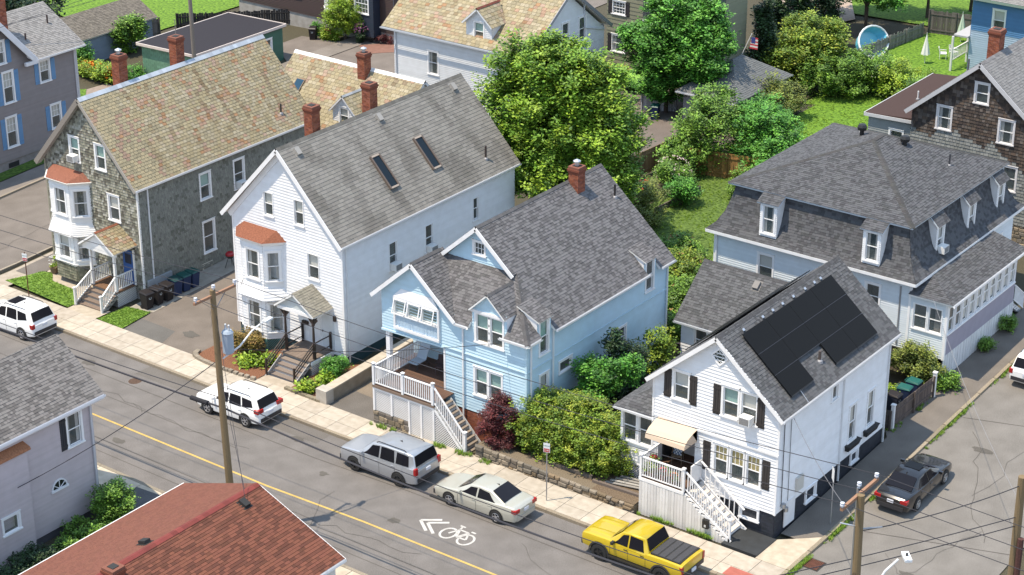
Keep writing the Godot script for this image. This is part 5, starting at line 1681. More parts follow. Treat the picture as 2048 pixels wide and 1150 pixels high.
func mansard_house() -> void:
	var h := thing("mansard_house", "pale blue mansard house with flared dark grey shingle roof and dormers", "house", Vector3(-8.2, 0.8, -24))
	var K := Color(0.66, 0.72, 0.76)
	var W := Color(0.8, 0.81, 0.82)
	var wl := clap(K, 0.125)
	var gs := asph(Color(0.118, 0.121, 0.13), 0.24)
	var x0 := -14.1
	var x1 := -2.4
	var z0 := -17.7
	var z1 := -30.3
	foundation(h, x0 + 0.05, x1 - 0.05, z1, z0 - 0.05, 0.2, 2.1, Color(0.27, 0.22, 0.18), M.stone)
	wall(h, Vector3(x0, 0, z0), XP, rect(x1 - x0, 2.05, 6.0), wl, [[3.15, 3.75, 0.85, 1.4, "b"], [9.55, 3.8, 0.75, 1.35, ""]])
	wall(h, Vector3(x1, 0, z0), ZM, rect(12.6, 2.05, 6.0), wl, [[10.8, 3.6, 0.7, 1.2]])
	wall(h, Vector3(x0, 0, z1), ZP, rect(12.6, 2.05, 6.0), wl, [[4, 3.6, 0.8, 1.4], [9, 3.6, 0.8, 1.4]])
	wall(h, Vector3(x1, 0, z1), XM, rect(x1 - x0, 2.05, 6.0), wl)
	for p in [[x0, z0], [x1, z0]]:
		boxpart(h, "corner_board", Vector3(p[0] - 0.08, 2.0, p[1] - 0.08), Vector3(p[0] + 0.05, 5.95, p[1] + 0.05), W, M.paint)
	# flared lower slope: rings at rising height
	var rings := []
	for q in [[0.42, 5.98], [0.02, 6.35], [-0.34, 7.0], [-0.58, 7.8], [-0.74, 8.55]]:
		rings.append([Vector3(x0 - q[0], q[1], z0 + q[0]), Vector3(x1 + q[0], q[1], z0 + q[0]), Vector3(x1 + q[0], q[1], z1 - q[0]), Vector3(x0 - q[0], q[1], z1 - q[0])])
	for s in 4:
		var a := []
		var c := []
		for r in rings:
			a.append(r[s])
			c.append(r[(s + 1) % 4])
		bent_strip(h, a, c, gs)
		plank(h, "eave_board", rings[0][s] - UP * 0.09, rings[0][(s + 1) % 4] - UP * 0.09, 0.06, 0.16, W, M.paint)
	var sf := MB.new()
	sf.box(Vector3(x0 - 0.42, 5.86, z1 - 0.42), Vector3(x1 + 0.42, 5.93, z0 + 0.42), W)
	part(h, "soffit", sf, M.paint)
	# upper hip
	var e := -0.38
	var y := 8.6
	var A := Vector3(x0 - e, y, z0 + e)
	var B := Vector3(x1 + e, y, z0 + e)
	var C := Vector3(x1 + e, y, z1 - e)
	var D := Vector3(x0 - e, y, z1 - e)
	var P := Vector3(-8.1, 10.6, -23.7)
	var Q := Vector3(-8.1, 10.6, -24.9)
	for f in [[A, B, P], [B, C, Q, P], [C, D, Q], [D, A, P, Q]]:
		roof(h, f, gs, 0.1, Color(0.5, 0.55, 0.6))
	for f in [[A, P], [B, P], [C, Q], [D, Q], [P, Q]]:
		ridge_cap(h, f[0], f[1], 0.16, Color(0.085, 0.083, 0.082), M.shingle, 0.3)
	# dormers: front (along x) and side (along z)
	for d in [[ZP, Vector3(-10.85, 0, z0 + 0.12), true], [ZP, Vector3(-4.75, 0, z0 + 0.12), true], [XP, Vector3(x1 - 0.15, 0, -21.0), false], [XP, Vector3(x1 - 0.15, 0, -24.8), false], [XP, Vector3(x1 - 0.15, 0, -28.5), false]]:
		var n: Vector3 = d[0]
		var c: Vector3 = d[1]
		var u := -n.cross(UP)
		u = XP if d[2] else ZM
		var yb := 6.35 if d[2] else 6.25
		var yt := 8.2 if d[2] else 7.95
		var b := MB.new()
		for s in [-1, 1]:
			b.quad(c + u * (0.52 * s) + UP * yb, c + u * (0.52 * s) + UP * (yt + 0.04), c + u * (0.52 * s) + UP * 8.58 - n * 0.75, c + u * (0.52 * s) + UP * (yb + 0.2) - n * 1.0, W)
		part(h, "dormer_cheek", b, M.paint)
		wall(h, c - u * 0.52, u, rect(1.04, yb - 0.05, yt + 0.05), clap(W, 0.12), [[0.52, yb + 0.14, 0.66, yt - yb - 0.3, "c" if d[2] else "b"]])
		var ov := n * 0.2
		var back := 0.75 if d[2] else 0.5
		roof(h, [c - u * 0.66 + UP * (yt + 0.02) + ov, c + u * 0.66 + UP * (yt + 0.02) + ov, c + u * 0.66 + UP * 8.66 - n * back, c - u * 0.66 + UP * 8.66 - n * back], gs, 0.07, Color(0.6, 0.66, 0.72))
	for p in [Vector3(-6.9, 10.12, -25.1), Vector3(-9.6, 10.15, -25.3)]:
		var t := MB.new()
		t.lathe(p - UP * 0.3, [Vector2(0.12, 0), Vector2(0.12, 0.5), Vector2(0.24, 0.55), Vector2(0.27, 0.72), Vector2(0.2, 0.86), Vector2(0, 0.9)], 12, Color(0.012, 0.012, 0.013))
		part(h, "turbine_vent", t, M.dark)
	pipe(h, Vector3(-4.57, 9.27, -25.9), 0.65, Color(0.05, 0.05, 0.055), 0.05)
	pipe(h, Vector3(-10.0, 10.0, -26.0), 0.4, Color(0.08, 0.05, 0.04), 0.05)
	# glazed side porch
	var px := -0.3
	var st2 := clap(K, 0.125)
	wall(h, Vector3(x1, 0, z0), XP, rect(px - x1, 2.05, 5.1), st2, [[0.6, 3.4, 0.72, 1.35, "n"], [1.45, 3.4, 0.72, 1.35, "n"]])
	var wins := []
	for i in 10:
		wins.append([0.5 + i * 0.84, 3.45, 0.66, 1.45, "n" if i < 2 else "nbB"])
	var purple := {"course": 0.4, "tilt": 0.002, "mat": M.paint, "case": W, "col": func(_u, _v): return Color(0.3, 0.29, 0.36)}
	wall(h, Vector3(px, 0, z0), ZM, rect(8.6, 2.2, 5.1), purple, wins)
	boxpart(h, "porch_header", Vector3(px - 0.1, 4.98, z0 - 8.6), Vector3(px + 0.03, 5.2, z0), W, M.paint)
	boxpart(h, "porch_post", Vector3(px - 0.1, 2.0, z0 - 0.1), Vector3(px + 0.04, 5.1, z0 + 0.04), W, M.paint)
	for i in 54:
		var z := z0 - 0.02 - i * 0.16
		boxpart(h, "skirt_board", Vector3(px - 0.05, gy(px, z) - 0.1, z - 0.15), Vector3(px + 0.0 + (i % 2) * 0.012, 2.2, z), shade(Color(0.66, 0.68, 0.7), rf(0.9, 1.08)), M.paint)
	roof(h, [Vector3(0.1, 5.3, z0 + 0.3), Vector3(0.1, 5.3, -26.6), Vector3(x1, 5.95, -26.6), Vector3(x1, 5.95, z0 - 1.9)], gs, 0.1)
	roof(h, [Vector3(x1, 5.3, z0 + 0.3), Vector3(0.1, 5.3, z0 + 0.3), Vector3(x1, 5.95, z0 - 1.9)], gs, 0.1)
	gutter(h, Vector3(0.1, 5.3, z0 + 0.3), Vector3(0.1, 5.3, -26.6))
	wall(h, Vector3(px, 0, -26.3), XM, rect(2.1, 2.05, 5.2), st2)
	stairs(h, Vector3(px - 0.7, 2.2, -26.3), ZM, 1.2, 1.15, 1.5, 6, Color(0.5, 0.5, 0.5), W, M.paint)
	rail(h, Vector3(px, 2.2, -26.35), Vector3(px, 1.1, -27.9), 0.95, W, M.paint, 0.14)
	boxpart(h, "conduit", Vector3(-3.0, 2.2, z0), Vector3(-2.92, 5.5, z0 + 0.06), Color(0.45, 0.46, 0.48), M.metal)
	downspout(h, Vector3(x0 + 0.1, 5.9, z0 + 0.08), Vector3(x0 + 0.1, 1.0, z0 + 0.08))
	air_unit("white air conditioner in the nearest side dormer of the mansard house", Vector3(x1 - 0.11, 6.42, -21.0), ZM)


# ---------------------------------------------------------------- dark shingled gable house behind it
func dark_gable_house() -> void:
	var h := thing("brown_shingle_house", "weathered brown and grey shingled gable house with pale roof behind the mansard house", "house", Vector3(-7, 1.4, -42))
	var cols := [Color(0.34, 0.35, 0.33), Color(0.3, 0.31, 0.29), Color(0.38, 0.39, 0.37)]
	var f := func(u: float, v: float) -> Color:
		var k: Color = cols[rng.randi() % 3]
		var t := 7.4 + 0.9 * mottle.get_noise_2d(u * 12.0, 3.0) + (1.2 if u > 3.8 else 0.0) * 0.0 - maxf(0.0, u - 4.2) * 0.35
		if v > t:
			k = [Color(0.1, 0.075, 0.06), Color(0.14, 0.1, 0.075), Color(0.075, 0.058, 0.05), Color(0.17, 0.14, 0.12)][rng.randi() % 4]
		return shade(k, rf(0.8, 1.2))
	var st := {"course": 0.2, "tab": 0.22, "tabvar": 0.35, "jit": 0.9, "tilt": 0.03, "lift": 0.01, "gap": 0.014, "mat": M.cedar, "case": Color(0.62, 0.6, 0.6), "col": f}
	var zf := -35.0
	foundation(h, -11.1, -3.1, -49, zf - 0.05, 0.8, 2.9, Color(0.36, 0.31, 0.24), M.stone)
	stones(h, Vector3(-6.0, 1.0, zf - 0.05), XP, 2.9, 2.0, 0.2)
	wall(h, Vector3(-11.2, 0, zf), XP, gable(-11.2, -3.0, 2.9, 8.7, 12.1), st, [[4.25, 9.8, 0.75, 1.15, ""], [2.05, 7.75, 0.82, 1.35, "c"], [5.95, 7.7, 0.85, 1.35, "c"], [6.4, 4.9, 0.8, 1.4, ""]])
	wall(h, Vector3(-3.0, 0, zf), ZM, rect(14, 2.9, 8.7), st)
	wall(h, Vector3(-11.2, 0, -49), ZP, rect(14, 2.9, 8.7), st)
	wall(h, Vector3(-3.0, 0, -49), XM, gable(0, 8.2, 2.9, 8.7, 12.1), st)
	var gs := asph(Color(0.3, 0.295, 0.29), 0.12)
	roof(h, [Vector3(-2.7, 8.6, zf + 0.35), Vector3(-2.7, 8.6, -49.3), Vector3(-7.1, 12.3, -49.3), Vector3(-7.1, 12.3, zf + 0.35)], gs, 0.13, Color(0.6, 0.6, 0.62))
	roof(h, [Vector3(-11.5, 8.6, -49.3), Vector3(-11.5, 8.6, zf + 0.35), Vector3(-7.1, 12.3, zf + 0.35), Vector3(-7.1, 12.3, -49.3)], gs, 0.13, Color(0.6, 0.6, 0.62))
	plank(h, "rake_board", Vector3(-11.5, 8.45, zf + 0.38), Vector3(-7.1, 12.15, zf + 0.38), 0.06, 0.24, Color(0.5, 0.5, 0.52), M.paint)
	plank(h, "rake_board", Vector3(-2.7, 8.45, zf + 0.38), Vector3(-7.1, 12.15, zf + 0.38), 0.06, 0.24, Color(0.5, 0.5, 0.52), M.paint)
	ridge_cap(h, Vector3(-7.1, 12.3, zf + 0.35), Vector3(-7.1, 12.3, -49.3), 0.14, Color(0.28, 0.27, 0.27), M.shingle, 0.8)
	chimney(h, Vector3(-7.5, 11.2, -37.6), 0.7, 0.7, 2.3)
	pipe(h, Vector3(-9.6, 10.2, -38.8), 0.8, Color(0.1, 0.1, 0.11))
	# flat brown roofed extension
	var gr := clap(Color(0.27, 0.29, 0.29), 0.14)
	wall(h, Vector3(-14.5, 0, -36), XP, rect(3.3, 1.0, 7.3), gr, [[1.9, 5.9, 0.8, 0.7, "f"]])
	wall(h, Vector3(-14.5, 0, -45), ZP, rect(9, 1.0, 7.3), gr)
	var b := MB.new()
	b.cell([Vector3(-14.7, 7.3, -35.8), Vector3(-11.0, 7.3, -35.8), Vector3(-11.0, 7.3, -45.2), Vector3(-14.7, 7.3, -45.2), Vector3(-14.7, 7.42, -35.8), Vector3(-11.0, 7.7, -35.8), Vector3(-11.0, 7.7, -45.2), Vector3(-14.7, 7.42, -45.2)], Color(0.075, 0.042, 0.035))
	part(h, "flat_roof", b, M.shingle)
	plank(h, "fascia", Vector3(-14.72, 7.32, -35.78), Vector3(-11.2, 7.45, -35.78), 0.05, 0.2, Color(0.55, 0.56, 0.58), M.paint)
	plank(h, "fascia", Vector3(-14.72, 7.34, -35.78), Vector3(-14.72, 7.34, -45.2), 0.05, 0.2, Color(0.55, 0.56, 0.58), M.paint)
	pipe(h, Vector3(-13.0, 7.6, -39.5), 0.5, Color(0.7, 0.7, 0.7), 0.05)


# ---------------------------------------------------------------- the two houses on the near side of the street
func mauve_house() -> void:
	var h := thing("mauve_house", "pale mauve clapboard house with grey roof in the near left corner", "house", Vector3(-31, -0.3, 21))
	var K := Color(0.5, 0.44, 0.45)
	var wl := clap(K, 0.11)
	var W := Color(0.74, 0.74, 0.76)
	var x := -26.8
	var zf := 16.1
	foundation(h, -31.9, x - 0.05, zf + 0.05, 30, -1.0, 0.1, Color(0.1, 0.1, 0.11), M.concrete)
	wall(h, Vector3(x, 0, 30), ZM, rect(30 - zf, 0.05, 5.7), wl, [[30 - 17.15, 3.75, 0.78, 1.55, "c"]])
	wall(h, Vector3(x, 0, zf), XM, gable(0, 5.1, 0.05, 5.75, 7.7), wl, [[1.3, 3.4, 0.8, 1.5], [4.0, 3.4, 0.8, 1.5]])
	wall(h, Vector3(-31.9, 0, zf), ZP, rect(30 - zf, 0.05, 5.7), wl)
	boxpart(h, "corner_board", Vector3(x - 0.08, 0, zf - 0.04), Vector3(x + 0.04, 5.7, zf + 0.08), Color(0.5, 0.5, 0.53), M.paint)
	var gs := asph(Color(0.24, 0.225, 0.215), 0.24)
	roof(h, [Vector3(-26.45, 5.75, 30.3), Vector3(-26.45, 5.75, 15.5), Vector3(-29.35, 7.95, 15.5), Vector3(-29.35, 7.95, 30.3)], gs, 0.12, Color(0.6, 0.6, 0.62))
	roof(h, [Vector3(-32.25, 5.75, 15.5), Vector3(-32.25, 5.75, 30.3), Vector3(-29.35, 7.95, 30.3), Vector3(-29.35, 7.95, 15.5)], gs, 0.12, Color(0.6, 0.6, 0.62))
	gutter(h, Vector3(-26.35, 5.75, 15.5), Vector3(-26.35, 5.75, 30.3), W)
	plank(h, "fascia", Vector3(-26.5, 5.6, 15.5), Vector3(-26.5, 5.6, 30.3), 0.05, 0.2, W, M.paint)
	downspout(h, Vector3(x + 0.07, 5.6, zf + 0.1), Vector3(x + 0.07, -0.2, zf + 0.1), Color(0.55, 0.55, 0.58))
	shutter(h, Vector3(x, 3.7, 17.82), ZM, 0.36, 1.68, Color(0.02, 0.024, 0.035))
	# half round window
	var b := MB.new()
	var fr := MB.new()
	for i in 10:
		var a := PI * i / 10
		var c := PI * (i + 1) / 10
		b.tri(Vector3(0, 0, 0), Vector3(cos(a) * 0.4, sin(a) * 0.42, 0), Vector3(cos(c) * 0.4, sin(c) * 0.42, 0), Color(0.02, 0.025, 0.02))
		fr.bar(Vector3(cos(a) * 0.43, sin(a) * 0.45, 0), Vector3(cos(c) * 0.43, sin(c) * 0.45, 0), 0.07, 0.07, W)
		if i in [2, 5, 8]:
			fr.bar(Vector3(0, 0, 0.01), Vector3(cos(a) * 0.42, sin(a) * 0.42, 0.01), 0.03, 0.03, W)
	fr.bar(Vector3(-0.5, -0.03, 0.02), Vector3(0.5, -0.03, 0.02), 0.1, 0.1, W)
	var o := put(h, "half_round_window", to_mesh(fr), M.trim, Transform3D(Basis(ZM, UP, XP), Vector3(x + 0.03, 2.0, 18.35) - here))
	put(o, "pane", to_mesh(b), M.tint)
	# shallow projection with copper flashing
	wall(h, Vector3(x + 0.3, 0, 30), ZM, rect(9.8, -0.1, 4.9), wl, [[9.8 - 1.25, 1.3, 0.85, 0.75, "f"]])
	wall(h, Vector3(x, 0, 20.2), XP, rect(0.3, -0.1, 4.9), wl)
	var cp := MB.new()
	cp.cell([Vector3(x, 4.85, 20.0), Vector3(x + 0.4, 4.85, 20.0), Vector3(x + 0.4, 4.85, 30), Vector3(x, 4.85, 30), Vector3(x, 5.2, 20.1), Vector3(x + 0.36, 4.97, 20.0), Vector3(x + 0.36, 4.97, 30), Vector3(x, 5.2, 30)], Color(0.5, 0.22, 0.11))
	part(h, "copper_flashing", cp, M.rust)
	lattice(h, Vector3(x + 0.32, -0.75, 26), Vector3(x + 0.32, -0.75, 20.25), 0.62, W, M.paint)


func red_roof_house() -> void:
	var h := thing("red_roof_building", "low building with red brown shingle roof at the bottom of the picture", "house", Vector3(-16.4, 0, 22))
	var zf := 16.5
	var wl := clap(Color(0.66, 0.64, 0.6), 0.12)
	foundation(h, -20.1, -11.8, zf, 30, -0.5, 0.4, Color(0.3, 0.28, 0.26), M.concrete)
	wall(h, Vector3(-11.75, 0, 30), ZM, rect(13.5, 0.3, 2.95), wl, [[4, 1.2, 0.9, 1.1], [9, 1.2, 0.9, 1.1]])
	wall(h, Vector3(-11.75, 0, zf), XM, gable(0, 8.4, 0.3, 2.95, 4.7), wl, [[2.2, 0.9, 1.0, 1.3], [6, 0.9, 1.0, 1.3]])
	wall(h, Vector3(-20.15, 0, zf), ZP, rect(13.5, 0.3, 2.95), wl)
	var st := asph(Color(0.21, 0.075, 0.045), 0.24)
	st.tab = 0.3
	st.lift = 0.005
	roof(h, [Vector3(-11.35, 2.95, 30), Vector3(-11.35, 2.95, 16.3), Vector3(-16.2, 4.9, 16.3), Vector3(-16.2, 4.9, 30)], st, 0.12, Color(0.72, 0.72, 0.72))
	var st2 := asph(Color(0.25, 0.095, 0.062), 0.07)
	st2.lift = 0.002
	roof(h, [Vector3(-20.75, 3.36, 16.3), Vector3(-20.75, 3.36, 30), Vector3(-16.2, 4.9, 30), Vector3(-16.2, 4.9, 16.3)], st2, 0.12, Color(0.72, 0.72, 0.72))
	ridge_cap(h, Vector3(-16.2, 4.9, 16.3), Vector3(-16.2, 4.9, 30), 0.18, Color(0.26, 0.055, 0.045), M.shingle, 0.35)
	plank(h, "rake_board", Vector3(-11.35, 2.86, 16.28), Vector3(-16.2, 4.81, 16.28), 0.05, 0.16, Color(0.74, 0.74, 0.74), M.paint)
	gutter(h, Vector3(-11.25, 2.95, 16.3), Vector3(-11.25, 2.95, 30))
	plank(h, "fascia", Vector3(-20.78, 3.28, 16.3), Vector3(-20.78, 3.28, 30), 0.05, 0.2, Color(0.74, 0.74, 0.74), M.paint)
	var v := Vector3(-4.85, 1.95, 0).normalized()
	roof_vent(h, Vector3(-15.71, 4.7, 17.67), ZM, v, Color(0.02, 0.02, 0.022))
	var v2 := Vector3(4.55, 1.54, 0).normalized()
	roof_vent(h, Vector3(-16.75, 4.72, 22.4), ZP, v2, Color(0.02, 0.02, 0.022))
	chimney(h, Vector3(-15.9, 4.0, 24.9), 0.6, 0.6, 1.15)


# ---------------------------------------------------------------- houses behind
func rear_cottage() -> void:
	var h := thing("slate_cottage", "white cottage with tan slate roof and dormer behind the skylight house", "house", Vector3(-45, 0.1, -24))
	var W := Color(0.74, 0.74, 0.75)
	var wl := clap(W, 0.12)
	wall(h, Vector3(-50.3, 0, -20.6), XP, rect(10.6, -0.3, 4.3), wl)
	wall(h, Vector3(-39.7, 0, -20.6), ZM, gable(0, 6.8, -0.3, 4.3, 7.4), wl, [[3.4, 4.6, 0.7, 1.2]])
	wall(h, Vector3(-50.3, 0, -27.4), ZP, gable(0, 6.8, -0.3, 4.3, 7.4), wl)
	wall(h, Vector3(-39.7, 0, -27.4), XM, rect(10.6, -0.3, 4.3), wl)
	var ss := slate_style(400.0, 0.25)
	ss.tab = 0.34
	ss.course = 0.25
	roof(h, [Vector3(-50.5, 4.2, -20.2), Vector3(-39.5, 4.2, -20.2), Vector3(-39.5, 7.6, -24), Vector3(-50.5, 7.6, -24)], ss, 0.12, W)
	roof(h, [Vector3(-39.5, 4.2, -27.8), Vector3(-50.5, 4.2, -27.8), Vector3(-50.5, 7.6, -24), Vector3(-39.5, 7.6, -24)], ss, 0.12, W)
	ridge_cap(h, Vector3(-50.5, 7.62, -24), Vector3(-39.5, 7.62, -24), 0.2, Color(0.75, 0.74, 0.71), M.trim, 0.9)
	# dormer
	wall(h, Vector3(-44.6, 0, -20.9), XP, gable(0, 1.9, 4.4, 5.6, 6.5), wl, [[0.95, 4.75, 0.7, 1.05, "b"]])
	roof(h, [Vector3(-42.5, 5.5, -20.7), Vector3(-42.5, 5.5, -21.9), Vector3(-43.65, 6.65, -23.0), Vector3(-43.65, 6.65, -20.7)], ss, 0.08, W)
	roof(h, [Vector3(-44.8, 5.5, -21.9), Vector3(-44.8, 5.5, -20.7), Vector3(-43.65, 6.65, -20.7), Vector3(-43.65, 6.65, -23.0)], ss, 0.08, W)
	ridge_cap(h, Vector3(-43.65, 6.67, -20.7), Vector3(-43.65, 6.67, -23.0), 0.12, Color(0.3, 0.32, 0.34), M.trim, 0.9)
	chimney(h, Vector3(-44.2, 5.6, -23.6), 0.62, 0.62, 3.1, 1)
	var v := Vector3(0, 3.4, -3.8).normalized()
	var q := MB.new()
	q.box(Vector3(-0.35, -0.45, 0.0), Vector3(0.35, 0.45, 0.1), Color(0.2, 0.15, 0.1))
	var o := put(h, "skylight", to_mesh(q), M.paint, Transform3D(Basis(XP, v, XP.cross(v)), Vector3(-48.7, 6.0, -22.2) - here))
	var g := MB.new()
	g.quad(Vector3(-0.3, -0.4, 0.105), Vector3(0.3, -0.4, 0.105), Vector3(0.3, 0.4, 0.105), Vector3(-0.3, 0.4, 0.105), Color(0.03, 0.07, 0.11))
	put(o, "pane", to_mesh(g), M.tint)


func top_slate_house() -> void:
	var h := thing("slate_dormer_house", "grey white clapboard house with pinkish slate roof and dormer at top centre", "house", Vector3(-41, 0.7, -38))
	var W := Color(0.68, 0.7, 0.72)
	var wl := clap(W, 0.13)
	var zf := -34.0
	wall(h, Vector3(-50.4, 0, zf), XP, rect(11.5, 0.3, 6.8), wl, [[3.5, 4.0, 0.8, 1.6, "c"]])
	wall(h, Vector3(-38.9, 0, zf), ZM, gable(0, 9.2, 0.3, 6.6, 10.1), wl, [[4.5, 6.4, 0.74, 1.6, "t"], [6.5, 6.3, 0.74, 1.65, "t"], [4.5, 2.8, 0.72, 1.5, ""]])
	wall(h, Vector3(-50.4, 0, zf - 9.2), ZP, gable(0, 9.2, 0.3, 6.6, 10.1), wl)
	wall(h, Vector3(-38.9, 0, zf - 9.2), XM, rect(11.5, 0.3, 6.8), wl)
	var ss := slate_style(800.0, 0.35)
	ss.course = 0.27
	ss.tab = 0.36
	roof(h, [Vector3(-51.2, 6.8, zf + 0.4), Vector3(-38.5, 6.8, zf + 0.4), Vector3(-38.5, 10.4, zf - 4.7), Vector3(-51.2, 10.4, zf - 4.7)], ss, 0.14, W)
	roof(h, [Vector3(-38.5, 6.8, zf - 9.6), Vector3(-51.2, 6.8, zf - 9.6), Vector3(-51.2, 10.4, zf - 4.7), Vector3(-38.5, 10.4, zf - 4.7)], ss, 0.14, W)
	gutter(h, Vector3(-51.2, 6.8, zf + 0.5), Vector3(-38.5, 6.8, zf + 0.5), Color(0.62, 0.64, 0.66))
	plank(h, "rake_board", Vector3(-38.48, 6.7, zf + 0.4), Vector3(-38.48, 10.3, zf - 4.7), 0.06, 0.22, Color(0.3, 0.3, 0.32), M.paint)
	plank(h, "rake_board", Vector3(-38.48, 6.7, zf - 9.6), Vector3(-38.48, 10.3, zf - 4.7), 0.06, 0.22, Color(0.2, 0.2, 0.22), M.paint)
	wall(h, Vector3(-44.2, 0, zf - 0.3), XP, gable(0, 2.2, 6.6, 8.3, 9.2), wl, [[1.1, 7.05, 0.75, 1.25, "bt"]])
	roof(h, [Vector3(-41.8, 8.2, zf), Vector3(-41.8, 8.2, zf - 1.6), Vector3(-43.1, 9.35, zf - 2.6), Vector3(-43.1, 9.35, zf)], ss, 0.1, W)
	roof(h, [Vector3(-44.4, 8.2, zf - 1.6), Vector3(-44.4, 8.2, zf), Vector3(-43.1, 9.35, zf), Vector3(-43.1, 9.35, zf - 2.6)], ss, 0.1, W)
	ridge_cap(h, Vector3(-43.1, 9.38, zf), Vector3(-43.1, 9.38, zf - 2.6), 0.13, Color(0.22, 0.06, 0.04), M.rust, 0.8)
	var ck := MB.new()
	for x in [-44.2, -42.0]:
		ck.tri(Vector3(x, 7.0, zf - 0.3), Vector3(x, 8.25, zf - 0.3), Vector3(x, 8.25, zf - 1.7), W)
	part(h, "dormer_cheek", ck, M.paint)
	downspout(h, Vector3(-50.2, 6.6, zf + 0.1), Vector3(-50.2, 0.6, zf + 0.1), Color(0.55, 0.57, 0.6))
	downspout(h, Vector3(-38.82, 8.9, zf - 6.6), Vector3(-38.82, 7.2, zf - 6.7), Color(0.62, 0.65, 0.7))
	downspout(h, Vector3(-38.82, 7.2, zf - 6.7), Vector3(-38.82, 6.5, zf - 9.2), Color(0.62, 0.65, 0.7))
	boxpart(h, "bulkhead", Vector3(-49.6, 0.3, zf), Vector3(-48.4, 2.0, zf + 1.6), W, M.paint)


func olive_house() -> void:
	var h := thing("olive_house", "olive green sided house with dark shutters behind the tall linden", "house", Vector3(-37, 0.9, -53))
	var wl := clap(Color(0.22, 0.225, 0.16), 0.3)
	var zf := -48.6
	var dk := Color(0.03, 0.028, 0.03)
	foundation(h, -42.2, -32.4, -51.6, zf - 0.05, 0.2, 1.9, Color(0.4, 0.37, 0.33), M.concrete)
	wall(h, Vector3(-42.3, 0, zf), XP, rect(10.0, 1.8, 9.5), wl, [[1.05, 5.85, 1.05, 0.9, "G"], [1.05, 3.0, 1.05, 1.2, "c"], [0.2, 8.2, 0.8, 1.2, "G"]])
	wall(h, Vector3(-32.3, 0, zf), ZM, rect(3.0, 1.8, 9.5), wl)
	wall(h, Vector3(-42.3, 0, -51.6), ZP, rect(3.0, 1.8, 9.5), wl)
	for q in [[0.3, 5.75, 1.1], [1.8, 5.75, 1.1], [0.3, 2.9, 1.4], [1.8, 2.9, 1.4]]:
		shutter(h, Vector3(-42.3 + q[0], q[1], zf), XP, 0.36, q[2], dk)
	var gs := asph(Color(0.14, 0.14, 0.14), 0.2)
	roof(h, [Vector3(-42.8, 9.4, zf + 0.5), Vector3(-31.9, 9.4, zf + 0.5), Vector3(-31.9, 12.0, -50.2), Vector3(-42.8, 12.0, -50.2)], gs)
	roof(h, [Vector3(-31.9, 9.4, -52.2), Vector3(-42.8, 9.4, -52.2), Vector3(-42.8, 12.0, -50.2), Vector3(-31.9, 12.0, -50.2)], gs)
	# grey glazed upper porch on the right
	var gw := clap(Color(0.055, 0.06, 0.07), 0.16)
	wall(h, Vector3(-38.4, 0, zf + 1.2), XP, rect(6.1, 6.3, 9.4), gw, [[0.8, 7.4, 0.8, 1.3, ""], [1.9, 7.4, 0.8, 1.3, ""], [3.0, 7.4, 0.8, 1.3, ""], [4.1, 7.4, 0.8, 1.3, ""], [5.2, 7.4, 0.8, 1.3, ""]])
	wall(h, Vector3(-32.3, 0, zf + 1.2), ZM, rect(1.2, 6.3, 9.4), gw)
	boxpart(h, "porch_soffit", Vector3(-38.4, 6.15, zf), Vector3(-32.3, 6.3, zf + 1.25), Color(0.7, 0.7, 0.7), M.paint)
	for x in [-38.3, -32.4]:
		post(h, Vector3(x, 1.0, zf + 1.1), 5.2, 0.16, Color(0.7, 0.7, 0.7), M.paint, false)


